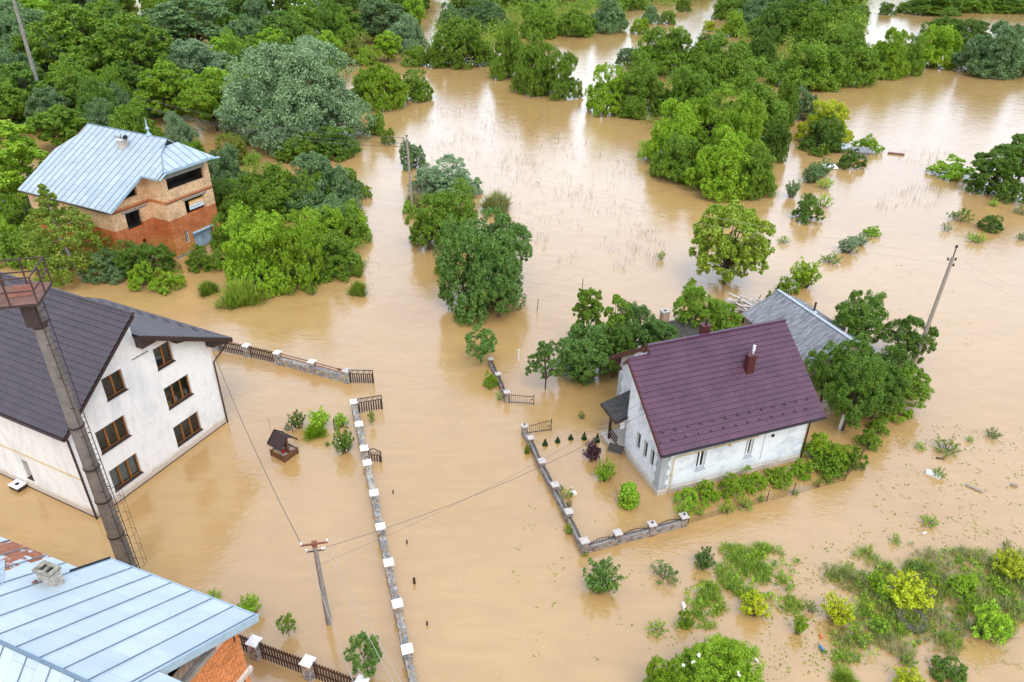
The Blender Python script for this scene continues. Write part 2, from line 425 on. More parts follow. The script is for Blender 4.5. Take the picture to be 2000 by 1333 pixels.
def water_mat():
    m = bpy.data.materials.new('muddy_flood_water'); m.use_nodes = True; nt = m.node_tree; b = nt.nodes['Principled BSDF']
    o = oc(nt)
    n1 = nd(nt, 'ShaderNodeTexNoise', {'Vector': o, 'Scale': .045, 'Detail': 5.0, 'Roughness': .55, 'Distortion': 1.2})
    n2 = nd(nt, 'ShaderNodeTexNoise', {'Vector': nd(nt, 'ShaderNodeMapping', {'Vector': o, 'Scale': (1., 3., 1.), 'Rotation': (0, 0, .5)}).outputs[0], 'Scale': .25, 'Detail': 5.0, 'Distortion': 1.5})
    c = ramp(nt, n1.outputs['Fac'], [(.3, (.42, .256, .092)), (.7, (.46, .292, .116))])
    c = mix(nt, .35, c, ramp(nt, n2.outputs['Fac'], [(.35, .86), (.65, 1.1)]), 'MULTIPLY')
    nt.links.new(c, b.inputs['Base Color'])
    b.inputs['Roughness'].default_value = .09
    b.inputs['IOR'].default_value = 1.95
    b.inputs['Specular IOR Level'].default_value = .5
    # ripples: long gentle swell, cross ripples, fine chop that comes and goes in patches
    w1 = nd(nt, 'ShaderNodeTexNoise', {'Vector': o, 'Scale': .55, 'Detail': 3.0, 'Distortion': .5})
    w2 = nd(nt, 'ShaderNodeTexNoise', {'Vector': nd(nt, 'ShaderNodeMapping', {'Vector': o, 'Scale': (1., 2.2, 1.), 'Rotation': (0, 0, -.35)}).outputs[0], 'Scale': 2.2, 'Detail': 3.0, 'Distortion': .7})
    w3 = nd(nt, 'ShaderNodeTexNoise', {'Vector': nd(nt, 'ShaderNodeMapping', {'Vector': o, 'Scale': (1., 1.7, 1.), 'Rotation': (0, 0, .9)}).outputs[0], 'Scale': 6.5, 'Detail': 2.0})
    pa = ramp(nt, nd(nt, 'ShaderNodeTexNoise', {'Vector': o, 'Scale': .09, 'Detail': 3.0}).outputs['Fac'], [(.38, .15), (.62, 1.)])
    a = nd(nt, 'ShaderNodeMath', {0: w1.outputs['Fac'], 1: .9}, operation='MULTIPLY')
    bb = nd(nt, 'ShaderNodeMath', {0: w2.outputs['Fac'], 1: .34, 2: a.outputs[0]}, operation='MULTIPLY_ADD')
    f = nd(nt, 'ShaderNodeMath', {0: w3.outputs['Fac'], 1: pa}, operation='MULTIPLY')
    h = nd(nt, 'ShaderNodeMath', {0: f.outputs[0], 1: .13, 2: bb.outputs[0]}, operation='MULTIPLY_ADD')
    bp = nd(nt, 'ShaderNodeBump', {'Height': h.outputs[0], 'Strength': 1.0, 'Distance': .05})
    nt.links.new(bp.outputs[0], b.inputs['Normal'])
    return m


MT['water'] = water_mat()

# ------------------------------------------------------------------ builders for walls, windows, roofs
def wall(mb, P, prof, holes=(), depth=.22, z0=-1.2):
    """Wall sheet with openings. P(s, z, d) gives the point (d = inward). prof: top outline [(s, z)...]. holes: (s0, s1, z0, z1[, z1 at s1])."""
    hs = [(h[0], h[1], h[2], h[3], h[4] if len(h) > 4 else h[3]) for h in holes]
    cuts = sorted(set([p[0] for p in prof] + [h[0] for h in hs] + [h[1] for h in hs]))

    def top(s, right):
        q = [(prof[i], prof[i + 1]) for i in range(len(prof) - 1)]
        for (a, za), (b, zb) in q:
            if b > a and a - 1e-6 <= s <= b + 1e-6 and ((s < b - 1e-6) if right else (s > a + 1e-6)):
                return za + (zb - za) * (s - a) / (b - a)
        return prof[-1][1]
    for a, b in zip(cuts[:-1], cuts[1:]):
        if b - a < 1e-5:
            continue
        ta, tb = top(a, True), top(b, False)
        inn = sorted([h for h in hs if h[0] <= a + 1e-6 and h[1] >= b - 1e-6], key=lambda h: h[2])
        la = lb = z0
        for h in inn:
            mb.quad(P(a, la, 0), P(b, lb, 0), P(b, h[2], 0), P(a, h[2], 0))
            k = lambda s: h[3] + (h[4] - h[3]) * (s - h[0]) / (h[1] - h[0])
            la, lb = k(a), k(b)
        mb.quad(P(a, la, 0), P(b, lb, 0), P(b, tb, 0), P(a, ta, 0))
    for s0, s1, a, b, c in hs:
        mb.quad(P(s0, a, 0), P(s0, a, depth), P(s0, b, depth), P(s0, b, 0))
        mb.quad(P(s1, a, 0), P(s1, c, 0), P(s1, c, depth), P(s1, a, depth))
        mb.quad(P(s0, a, 0), P(s1, a, 0), P(s1, a, depth), P(s0, a, depth))
        mb.quad(P(s0, b, 0), P(s0, b, depth), P(s1, c, depth), P(s1, c, 0))


def cell(P, s0, s1, z0, z1, d0, d1, m, parent, name='room', e=.25, et=None):
    """Dark room behind an opening (five faces, open to the outside)."""
    mb = MB(); et = e if et is None else et
    a, b, c, d = s0 - e, s1 + e, z0 - e, z1 + et
    mb.quad(P(a, c, d1), P(b, c, d1), P(b, d, d1), P(a, d, d1))
    for q in (((a, c), (b, c)), ((b, c), (b, d)), ((b, d), (a, d)), ((a, d), (a, c))):
        (u, v), (w, x) = q
        mb.quad(P(u, v, d0), P(w, x, d0), P(w, x, d1), P(u, v, d1))
    return mb.obj(name, m, parent)


def window(P, s0, s1, z0, z1, n, mframe, parent, d=.13, fw=.08, sill=None, room='room', sill_out=.07, room_d=1.2, post=None):
    mb = MB(); fw2 = post or fw
    def bar(a, b, c, e, dd=.06):
        p = [P(*q) for q in ((a, c, d), (b, c, d), (b, e, d), (a, e, d))]
        q = [P(*q) for q in ((a, c, d + dd), (b, c, d + dd), (b, e, d + dd), (a, e, d + dd))]
        mb.add(p + q, [(0, 1, 2, 3), (7, 6, 5, 4), (0, 4, 5, 1), (1, 5, 6, 2), (2, 6, 7, 3), (3, 7, 4, 0)])
    bar(s0 + .003, s1 - .003, z0, z0 + fw); bar(s0 + .003, s1 - .003, z1 - fw * .8, z1 - .003)
    bar(s0 + .003, s0 + fw, z0 + fw, z1 - fw * .8); bar(s1 - fw, s1 - .003, z0 + fw, z1 - fw * .8)
    for i in range(1, n):
        c = s0 + (s1 - s0) * i / n
        bar(c - fw2 * .75, c + fw2 * .75, z0 + fw, z1 - fw * .8, .075)
    w = mb.obj('window', mframe, parent)
    for i in range(n):
        a = s0 + (s1 - s0) * i / n + (fw if i == 0 else fw2 * .75); b = s0 + (s1 - s0) * (i + 1) / n - (fw if i == n - 1 else fw2 * .75)
        MB().quad(P(a, z0 + fw, d + .035), P(b, z0 + fw, d + .035), P(b, z1 - fw * .8, d + .035), P(a, z1 - fw * .8, d + .035)).obj('pane', MT['glass'], w)
    if sill is not None:
        m2 = MB(); q = []
        for dd, zz in ((-sill_out, z0 - .035), (d, z0 + .012)):
            q += [P(s0 - .05, zz, dd), P(s1 + .05, zz, dd), P(s1 + .05, zz + .03, dd), P(s0 - .05, zz + .03, dd)]
        m2.add(q, [(0, 1, 2, 3), (3, 2, 6, 7), (0, 4, 5, 1), (1, 5, 6, 2), (0, 3, 7, 4), (4, 7, 6, 5)])
        m2.obj('sill', sill, w)
    if room:
        cell(P, s0, s1, z0, z1, d + .08, d + room_d, MT[room], w)
    return w


def tile_roof(rects, Q, name, m, parent, per=.19, row=.36, amp=.024, step=.05):
    """Pressed metal tiles. rects: (s0, s1, t0, t1), s along the eave, t up the slope. Q(s, t, h) gives the point."""
    V = []; Fc = []; off = 0
    for s0, s1, t0, t1 in rects:
        ns = int((s1 - s0) / per * 6) + 1; ss = np.linspace(s0, s1, ns)
        ts, hs = [], []
        k = 0
        tt = t0
        while tt < t1 - 1e-6:
            e = min(tt + row, t1)
            ts += [tt, e - .004]; hs += [step, step * (1 - (e - tt) / row)]
            tt = e
        wv = amp * np.abs(np.cos(np.pi * ss / per)) ** .7
        A = np.array([[Q(s, t, h + w) for s, w in zip(ss, wv)] for t, h in zip(ts, hs)])
        nt_ = len(ts); idx = np.arange(nt_ * ns).reshape(nt_, ns) + off
        V.append(A.reshape(-1, 3)); q = np.stack([idx[:-1, :-1], idx[:-1, 1:], idx[1:, 1:], idx[1:, :-1]], -1).reshape(-1, 4)
        Fc.append(q); off += nt_ * ns
    me = bpy.data.meshes.new(name); V = np.concatenate(V); Fc = np.concatenate(Fc)
    me.from_pydata(V.tolist(), [], Fc.tolist()); me.update()
    return link_mesh(name, me, m, parent)


def seam_ribs(mb, poly, Q, along, spacing, phase=0., h=.035, w=.03):
    """Standing seams over a convex roof outline poly [(x, y)], running along axis `along` (0 or 1)."""
    ax = 1 - along; lo = min(p[ax] for p in poly); hi = max(p[ax] for p in poly)
    c = lo + phase
    while c < hi - .05:
        if c > lo + .05:
            xs = []
            for i in range(len(poly)):
                p, q = poly[i], poly[(i + 1) % len(poly)]
                if (p[ax] - c) * (q[ax] - c) < 0:
                    k = (c - p[ax]) / (q[ax] - p[ax]); xs.append(p[along] + k * (q[along] - p[along]))
            if len(xs) == 2:
                a, b = sorted(xs)
                pa = (a, c) if along == 0 else (c, a); pb = (b, c) if along == 0 else (c, b)
                A, B = V3(Q(*pa)), V3(Q(*pb))
                mb.beam(A + (0, 0, h / 2), B + (0, 0, h / 2), w, h)
        c += spacing
    return mb


# ================================================================== SETTING
mb = MB(); mb.quad((-2500, -300, 0), (2500, -300, 0), (2500, 4000, 0), (-2500, 4000, 0))
tag(mb.obj('flood_water', MT['water']), kind='structure')


# ================================================================== WHITE HOUSE, three storeys, dark brown roof (left)
YW = math.radians(64.82)
def house_white():
    h = thing('house', 'three-storey white plastered house with a dark brown metal tile roof', 'house', G(190, 1012), YW)
    PG = lambda s, z, d: (s, d, z)            # gable wall, y = 0
    PL = lambda s, z, d: (d, s, z)            # long wall, x = 0
    L = 13.2
    three = [(1.5, 3.43, .81, 2.33), (6.2, 8.24, .79, 2.27), (1.48, 3.42, 3.65, 5.16), (6.3, 8.22, 3.65, 5.18)]
    two = [(2.76, 4.07, 6.56, 7.98), (6.3, 7.55, 6.56, 8.0)]
    w = MB()
    wall(w, PG, [(0, 6.45), (5.25, 10.72), (5.3, 10.72), (5.3, 9.35), (10.2, 6.66)], [(a, b, c, d) for a, b, c, d in three + two])
    wall(w, PL, [(0, 6.45), (L, 6.45)], [(5.1, 5.6, .9, 2.3)], .28)
    w.quad((10.2, 0, -1.2), (10.2, L, -1.2), (10.2, L, 6.66), (10.2, 0, 6.66))
    w.quad((0, L, -1.2), (0, L, 6.4), (5.25, L, 10.7), (10.2, L, 6.6), (10.2, L, -1.2))
    w.quad((5.3, 0, 9.3), (5.3, L, 9.3), (5.3, L, 10.75), (5.3, 0, 10.75))
    w.obj('wall', MT['plaster'], h)
    sillm = MT['trim_brown']
    ws = []
    for a, b, c, d in three:
        ws.append(window(PG, a, b, c, d, 3, MT['wood_window'], h, sill=sillm))
    for a, b, c, d in two:
        ws.append(window(PG, a, b, c, d, 2, MT['wood_window'], h, sill=sillm))
    window(PL, 5.1, 5.6, .9, 2.3, 1, MT['wood_window'], h, d=.2, fw=.06, sill=sillm)
    # net curtains behind the lower left window
    cu = MB()
    for i in range(40):
        s = 1.55 + i * .046; y = .3 + .035 * math.sin(i * 1.3)
        s2 = s + .046; y2 = .3 + .035 * math.sin((i + 1) * 1.3)
        cu.quad((s, y, .85), (s2, y2, .85), (s2, y2, 2.3), (s, y, 2.3))
    cu.obj('curtain', MT['curtain'], ws[0])
    # roof, left slope
    k = math.hypot(1, .818)
    QL = lambda s, t, hh: (-.45 + t / k - hh * .818 / k, s, 6.35 + .818 * t / k + hh / k)
    r = tile_roof([(-.6, L + .4, 0, 5.75 * k)], QL, 'roof', MT['tile_brown'], h)
    tag(r, 'steeper tiled slope rising from the low left eave to the ridge')
    b = MB()
    b.prism([(-.45, -.6, 6.14), (5.3, -.6, 10.84), (5.3, -.6, 11.02), (-.45, -.6, 6.34)], (0, -.05, 0))      # rake board
    b.prism([(-.45, -.6, 6.15), (5.28, -.6, 10.83), (5.28, -.6, 10.97), (-.45, -.6, 6.29)], (0, L + 1., 0))   # deck under the tiles
    b.beam((-.5, -.6, 6.25), (-.5, L + .4, 6.25), .05, .22)
    b.obj('rake_board', MT['trim_brown'], r)
    g = MB(); g.tube([(-.56, -.55, 6.28), (-.56, L + .3, 6.28)], .07, 8); g.obj('gutter', MT['trim_brown'], r)
    rc = MB(); rc.tube([(5.3, -.62, 11.07), (5.3, L + .4, 11.07)], .11, 8); rc.obj('ridge_cap', MT['tile_brown'], r)
    # right slope, lower and flatter
    k2 = math.hypot(1, .55)
    QR = lambda s, t, hh: (11.62 - t / k2 + hh * .55 / k2, s, 6.13 + .55 * t / k2 + hh / k2)
    r2 = tile_roof([(-.6, 11.6, 0, 6.3 * k2)], QR, 'roof', MT['tile_brown'], h)
    tag(r2, 'flatter tiled slope set lower than the ridge')
    b = MB()
    b.prism([(5.33, -.6, 9.32), (11.62, -.6, 5.86), (11.62, -.6, 6.16), (5.33, -.6, 9.62)], (0, -.05, 0))
    b.prism([(5.33, -.6, 9.44), (11.6, -.6, 5.99), (11.6, -.6, 6.1), (5.33, -.6, 9.55)], (0, 12.2, 0))
    b.beam((11.66, -.6, 6.03), (11.66, 11.6, 6.03), .05, .26)
    b.obj('rake_board', MT['trim_brown'], r2)
    bx = MB()
    bx.prism([(5.33, -.55, 8.72), (6.15, -.55, 8.72), (6.6, -.55, 8.86), (5.33, -.55, 9.55)], (0, .53, 0))   # boxed purlin end at the step
    bx.obj('purlin_box', MT['trim_brown'], h)
    pu = MB(); pu.prism([(7.6, -.5, 7.85), (8.2, -.5, 7.7), (8.2, -.5, 8.1), (7.6, -.5, 8.3)], (0, .49, 0)); pu.obj('purlin_end', MT['trim_brown'], h)
    pb = MB(); pb.prism([(10.0, -.5, 6.25), (11.4, -.5, 5.9), (11.4, -.5, 6.1), (10.0, -.5, 6.85)], (0, .49, 0)); pb.obj('purlin_end', MT['trim_brown'], h)
    for i in range(9):
        y = .6 + i * 1.25
        MB().beam(QR(y, .7, .05), QR(y + .55, .7, .05), .05, .09).obj('snow_guard', MT['trim_brown'], r2); MB().beam(QR(y + .6, 1.15, .05), QR(y + 1.1, 1.15, .05), .05, .09).obj('snow_guard', MT['trim_brown'], r2)
    # downpipes, gas pipe, bracket, canopy
    dp = MB(); dp.tube([(-.5, -.25, 6.2), (-.3, -.2, 6.0), (-.07, -.06, 5.75), (-.07, -.06, -.6)], .06, 8); dp.obj('downpipe', MT['trim_brown'], h)
    dp = MB(); dp.tube([(11.55, -.35, 5.95), (11.1, -.3, 5.6), (10.27, -.06, 4.9), (10.27, -.06, -.6)], .055, 8); dp.obj('downpipe', MT['trim_brown'], h)
    gp = MB(); gp.tube([(-.05, .12, 2.87), (-.05, L, 2.87)], .028, 6)
    for y in (1., 3.4, 5.8, 8.2):
        gp.frame((-.03, y, 2.87), (1, 0, 0), (0, 1, 0), (0, 0, 1), .03, .02, .05)
    gp.obj('gas_pipe', MT['yellow'], h)
    br = MB(); br.tube([(4.9, -.05, 8.12), (5.9, -.05, 8.12)], .022, 5)
    for i in range(4):
        br.tube([(4.9 + i * .33, 0, 8.12), (4.9 + i * .33, -.13, 8.16)], .02, 5)
    br.obj('bracket_rail', MT['steel_dark'], h)
    cn = MB(); cn.prism([(10.25, 1.2, 3.1), (10.95, 1.2, 2.8), (10.95, 2.6, 2.8), (10.25, 2.6, 3.1)], (0, 0, .05)); ca = cn.obj('door_canopy', MT['slate_ridge'], h)
    fr = MB(); fr.beam((10.95, 1.15, 2.8), (10.95, 2.65, 2.8), .05, .08); fr.beam((10.25, 1.17, 3.1), (10.95, 1.17, 2.8), .04, .06); fr.obj('canopy_frame', MT['trim_brown'], ca)
    bd = MB()
    bd.beam((-.015, -.02, .02), (10.2, -.02, .02), .03, .05); bd.beam((-.02, 0.1, .02), (-.02, L, .02), .03, .05)
    bd.obj('wet_line', MT['trim_brown'], h)
    return h


HW = house_white()
MWm = Matrix.Translation(Vector(G(190, 1012))) @ Matrix.Rotation(YW, 4, 'Z')
def wloc(x, y, z):
    return tuple(MWm @ Vector((x, y, z)))


# things standing on the window sills
def sill_item(x, z, kind):
    p = wloc(x, .33, z)
    if kind == 'bag':
        t = MB(); t.tube([(0, 0, 0), (0, 0, .12), (.02, 0, .24), (.03, 0, .3)], [.16, .17, .1, .03], 7); o = t.obj('bag', MT['amber'], loc=p)
        return tag(o, 'yellow bundle on the sill of the middle right window of the white house', 'bag')
    if kind == 'jar':
        t = MB(); t.tube([(0, 0, 0), (0, 0, .2), (0, 0, .24), (0, 0, .34)], [.13, .13, .06, .07], 8); o = t.obj('jar', MT['ceramic'], loc=p)
        return tag(o, 'pale jar standing in the middle right window of the white house', 'jar')
    if kind == 'bowl':
        t = MB(); t.tube([(0, 0, 0), (0, 0, .05), (0, 0, .16)], [.08, .13, .17], 9); o = t.obj('bowl', MT['green_pl'], loc=p)
        return tag(o, 'green plastic bowl in the middle right window of the white house', 'bowl')
    if kind == 'bucket':
        t = MB(); t.tube([(0, 0, 0), (0, 0, .3)], [.1, .14], 9); o = t.obj('bucket', MT['white_paint'], loc=p)
        return tag(o, 'white bucket in the right pane of the middle right window', 'bucket')


for a in ((6.6, 3.74, 'bag'), (7.15, 3.74, 'jar'), (7.6, 3.74, 'bowl'), (7.95, 3.74, 'bucket')):
    sill_item(*a)


def cooling_unit():
    p = wloc(0, 0, 0)
    t = thing('cooling_unit', 'white square-topped metal box at water level against the white house', 'box', wloc(-.34, 6.45, 0), YW)
    b = MB(); b.box((-.28, -.42, -.3), (.28, .42, .26)); b.obj('casing', MT['steel_dark'], t)
    b = MB(); b.box((-.31, -.45, .263), (.31, .45, .31)); b.obj('top_plate', MT['white_paint'], t)
    b = MB(); b.tube([(0, 0, .313), (0, 0, .33)], .13, 12); b.obj('vent_cap', MT['black'], t)


cooling_unit()


# ================================================================== SMALL WHITE HOUSE, maroon roof (right)
YR = math.radians(20.33)
OR = G(1283.5, 968.5)
def house_small():
    h = thing('house', 'small grey-white house with a maroon metal tile roof and a gas pipe along its front', 'house', OR, YR)
    PF = lambda s, z, d: (s, d, z)
    PG = lambda s, z, d: (d, s, z)
    PB = lambda s, z, d: (1.35 + d, s, z)
    sl = .755
    zf = lambda y: 3.62 + sl * (y + .75)                       # underside of the front slope
    fw = [(2.45, 3.08, 1.37, 2.76), (5.95, 6.5, 1.39, 2.74)]
    gw = [(.89, 1.33, 1.42, 2.72), (1.72, 2.17, 1.42, 2.72), (2.58, 3.09, 1.42, 2.72), (2.5, 3.15, 4.2, 5.3)]
    w = MB(); wall(w, PF, [(0, zf(0)), (10.45, zf(0))], fw, .24)
    w.quad((10.45, 0, -1.2), (10.45, 8.3, -1.2), (10.45, 8.3, 4.3), (10.45, 4.45, zf(4.45)), (10.45, 0, zf(0)))
    w.quad((1.35, 8.3, -1.2), (1.35, 8.3, 4.6), (10.45, 8.3, 4.6), (10.45, 8.3, -1.2))
    fwl = w.obj('wall', MT['render'], h)
    tag(fwl, 'bright whitewashed front wall')
    w = MB(); wall(w, PG, [(0, zf(0)), (4.45, zf(4.45))], [(a, b, c, d) for a, b, c, d in gw], .26)
    w.quad((0, 4.45, -1.2), (0, 4.45, zf(4.4)), (1.35, 4.45, zf(4.4)), (1.35, 4.45, -1.2))
    w.obj('gable_wall', MT['render'], h)
    w = MB(); wall(w, PB, [(4.45, 7.6), (8.3, 4.75)], [], .2)
    w.obj('back_gable_wall', MT['render2'], h)
    # broad grey band on the gable, plinth, quoins
    b = MB()
    for i in range(8):
        z = .42 + i * .37; e = .42 if i % 2 else .56
        b.frame((e / 2 - .025, .0, z + .175), (1, 0, 0), (0, 1, 0), (0, 0, 1), e / 2 + .025, .028, .17)
        b.frame((-.0, e / 2 + .02, z + .175), (1, 0, 0), (0, 1, 0), (0, 0, 1), .031, e / 2 + .03, .17)
    b.obj('quoin', MT['quoin'], h)
    b = MB(); b.box((-.06, -.06, -1.2), (10.5, .0, .36)); b.box((-.06, .0, -1.2), (0, 4.47, .36)); b.obj('plinth', MT['render'], h)
    b = MB()
    for i in range(7):
        z = .2 + i * .5; e = .3 if i % 2 else .45
        b.box((1.31, 8.33 - e, z), (1.345, 8.34, z + .44))
    b.obj('quoin', MT['quoin'], h)
    for a, b_, c, d in fw:
        window(PF, a, b_, c, d, 2, MT['pvc'], h, d=.16, fw=.075, sill=MT['quoin'], sill_out=.12)
    for a, b_, c, d in gw[:3]:
        window(PG, a, b_, c, d, 1, MT['wood_dark'], h, d=.18, fw=.06, sill=None)
    window(PG, *gw[3], 2, MT['pvc'], h, d=.1, fw=.06, sill=None)
    # roof
    k = math.hypot(1, sl)
    Q = lambda s, t, hh: (s, -.75 + t / k - hh * sl / k, 3.86 + sl * t / k + hh / k)
    tm = 5.3 * k; tb = 4.86 * k
    r = tile_roof([(-.6, .92, 0, tb), (.92, 10.95, 0, tm)], Q, 'roof', MT['tile_maroon'], h, per=.185, row=.35)
    tag(r, 'front slope with rows of small snow guards')
    b = MB()
    def slope_board(x, y0, y1, s0, hgt=.24):
        z = lambda y: 3.84 + sl * (y + .75)
        return [(x, y0, z(y0) - hgt), (x, y1, z(y1) - hgt), (x, y1, z(y1) + .06), (x, y0, z(y0) + .06)]
    b.prism(slope_board(-.6, -.75, 4.11, 0), (-.045, 0, 0)); b.prism(slope_board(10.95, -.75, 4.55, 0), (.045, 0, 0))
    b.prism(slope_board(.92, 4.12, 4.56, 0), (-.045, 0, 0))
    b.prism([(x, y, 3.68 + sl * (y + .75)) for x, y in ((-.58, -.72), (10.93, -.72), (10.93, 4.54), (.93, 4.54), (.93, 4.08), (-.58, 4.08))], (0, 0, .12))
    b.prism([(-.6, 4.1, 7.2), (-.6, 4.62, 6.75), (-.6, 4.62, 6.98), (-.6, 4.1, 7.5)], (-.045, 0, 0))
    b.quad((-.6, 4.12, 7.52), (.92, 4.12, 7.52), (.92, 4.62, 7.05), (-.6, 4.62, 7.05))
    b.obj('rake_board', MT['trim_maroon'], r)
    rc = MB(); rc.beam((.9, 4.56, 7.93), (11.0, 4.56, 7.93), .2, .12); rc.beam((-.63, 4.13, 7.56), (.9, 4.13, 7.56), .16, .09); rc.obj('ridge_cap', MT['tile_maroon'], r)
    g = MB(); g.tube([(-.6, -.83, 3.82), (10.95, -.83, 3.82)], .065, 8); g.obj('gutter', MT['black'], r)
    for i in range(13):
        s = -.1 + i * .855
        for t, dx in ((1.06 * k, .0), (.62 * k, -.38)):
            if -.5 < s + dx < 10.8:
                g = MB().frame(Q(s + dx, t, .09), (1, 0, 0), (0, .8, .6), (0, -.6, .8), .075, .03, .06); g.frame(Q(s + dx + .03, t - .05, .13), (1, 0, 0), (0, .8, .6), (0, -.6, .8), .035, .012, .035); g.obj('snow_guard', MT['tile_maroon'], r)
    b = MB(); zb = lambda y: 7.9 - sl * (y - 4.55)
    b.prism([(.92, 4.6, zb(4.6)), (10.95, 4.6, zb(4.6)), (10.95, 9.0, zb(9.)), (.92, 9.0, zb(9.))], (0, 0, -.12))
    b.prism([(.92, 4.6, zb(4.6) - .3), (.92, 9.0, zb(9.) - .3), (.92, 9.0, zb(9.) + .03), (.92, 4.6, zb(4.6) + .03)], (-.05, 0, 0))
    rb = b.obj('back_roof', MT['trim_maroon'], h)
    # knee braces under the back rake
    b = MB(); b.beam((1.0, 8.1, 4.5), (1.32, 8.1, 3.9), .12, .12); b.beam((.95, 4.9, 7.2), (1.34, 4.9, 6.8), .14, .14); b.beam((.96, 8.35, 5.0), (1.4, 8.35, 4.4), .14, .5); b.obj('knee_brace', MT['trim_maroon'], h)
    # chimneys
    def chim(x, y, z0, z1, w, d):
        c = MB(); c.box((x - w / 2, y - d / 2, z0), (x + w / 2, y + d / 2, z1))
        for i in range(1, 5):
            c.box((x - w / 2 - .012 + (w / 5) * i - .01, y - d / 2 - .012, z0), (x - w / 2 + (w / 5) * i + .01, y - d / 2, z1))
        o = c.obj('chimney', MT['trim_maroon'], h)
        c = MB(); c.box((x - w / 2 - .05, y - d / 2 - .05, z1), (x + w / 2 + .05, y + d / 2 + .05, z1 + .05)); c.obj('chimney_cap', MT['trim_maroon'], o)
        return o
    o = chim(6.95, 2.35, 5.6, 7.35, .52, .46)
    c = MB(); c.tube([(7.05, 2.35, 7.41), (7.05, 2.35, 7.62)], .045, 7); c.tube([(7.05, 2.35, 7.62), (7.05, 2.35, 8.0)], .085, 8); c.obj('flue', MT['pvc'], o)
    c = MB(); c.tube([(6.72, 2.45, 7.41), (6.72, 2.45, 7.6)], .05, 7); c.obj('flue', MT['steel_dark'], o)
    o = chim(5.2, 5.0, 6.9, 8.35, .5, .46)
    c = MB(); c.tube([(5.25, 5.0, 8.41), (5.25, 5.0, 8.8)], .09, 8); c.obj('flue', MT['trim_brown'], o)
    # gas pipe, downpipe, small wall details
    c = MB(); c.tube([(.72, -.13, -.2), (.72, -.13, 2.72), (.78, -.13, 2.86), (6.75, -.1, 2.92)], .03, 6); c.frame((.72, -.13, 1.55), (1, 0, 0), (0, 1, 0), (0, 0, 1), .05, .05, .06); c.frame((4.6, -.12, 2.78), (1, 0, 0), (0, 1, 0), (0, 0, 1), .05, .05, .05); c.obj('gas_pipe', MT['yellow'], h)
    c = MB(); c.tube([(10.4, -.75, 3.75), (10.45, -.4, 3.45), (10.52, -.08, 3.2), (10.52, -.08, -.5)], .055, 7); c.obj('downpipe', MT['trim_brown'], h)
    c = MB(); c.tube([(7.25, -.02, .9), (7.25, -.02, 3.0)], .014, 5); c.obj('conduit', MT['quoin'], h)
    c = MB(); c.box((7.75, -.07, 2.55), (7.93, .0, 2.73)); c.obj('vent_box', MT['black'], h)
    c = MB(); c.tube([(4.85, -.07, .35), (4.85, -.09, .62)], .02, 5); c.obj('tap', MT['steel_dark'], h)
    # porch: roof slab, post, deck, railing
    p = MB(); p.prism([(-.85, 4.38, 2.62), (-.85, 6.5, 2.62), (1.33, 6.5, 3.25), (1.33, 4.47, 3.25), (-.02, 4.47, 2.86), (-.02, 4.38, 2.86)], (0, 0, .09)); pr = p.obj('porch_roof', MT['felt'], h)
    p = MB(); p.prism([(-.86, 4.36, 2.5), (-.86, 6.52, 2.5), (-.86, 6.52, 2.7), (-.86, 4.36, 2.7)], (-.03, 0, 0)); p.beam((-.86, 4.35, 2.6), (-.05, 4.35, 2.83), .04, .16); p.obj('porch_fascia', MT['trim_brown'], pr)
    p = MB(); p.box((-.55, 5.62, .3), (-.4, 5.77, 2.7)); p.box((-.5, 4.6, 2.45), (-.42, 5.7, 2.6)); p.obj('porch_post', MT['wood_dark'], h)
    p = MB(); p.box((-.75, 4.52, -1), (1.33, 6.4, .3)); p.obj('porch_deck', MT['render'], h)
    p = MB()
    for z in (.6, .85, 1.1):
        p.box((-.5, 4.6, z), (-.45, 5.62, z + .1))
    p.obj('railing', MT['wood_dark'], h)
    p = MB(); p.box((-.4, 4.5, 1.9), (-.1, 4.56, 2.4)); p.obj('porch_panel', MT['white_paint'], h)
    return h


HR = house_small()
MRm = Matrix.Translation(Vector(OR)) @ Matrix.Rotation(YR, 4, 'Z')
def rloc(x, y, z):
    return tuple(MRm @ Vector((x, y, z)))


def kennel():
    t = thing('dog_kennel', 'small dark-roofed wooden dog kennel floating by the porch step', 'kennel', G(1203, 883), YR + .75)
    b = MB(); wall(b, lambda s, z, d: (s, -.4 + d, z), [(-.28, .3), (0, .55), (.28, .3)], [(-.12, .12, -.2, .25)], .1, -.25)
    b.quad((-.28, -.4, -.2), (-.28, .4, -.2), (-.28, .4, .3), (-.28, -.4, .3)); b.quad((.28, -.4, -.2), (.28, .4, -.2), (.28, .4, .3), (.28, -.4, .3))
    b.quad((-.28, .4, -.2), (.28, .4, -.2), (.28, .4, .3), (0, .4, .55), (-.28, .4, .3)); b.obj('wall', MT['wood_grey'], t)
    b = MB(); b.prism([(-.36, -.47, .26), (0, -.47, .58), (.36, -.47, .26), (.36, -.47, .3), (0, -.47, .63), (-.36, -.47, .3)], (0, .94, 0)); b.obj('roof', MT['felt'], t)
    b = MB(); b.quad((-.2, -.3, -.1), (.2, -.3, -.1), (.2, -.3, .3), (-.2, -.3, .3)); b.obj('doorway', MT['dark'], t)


kennel()


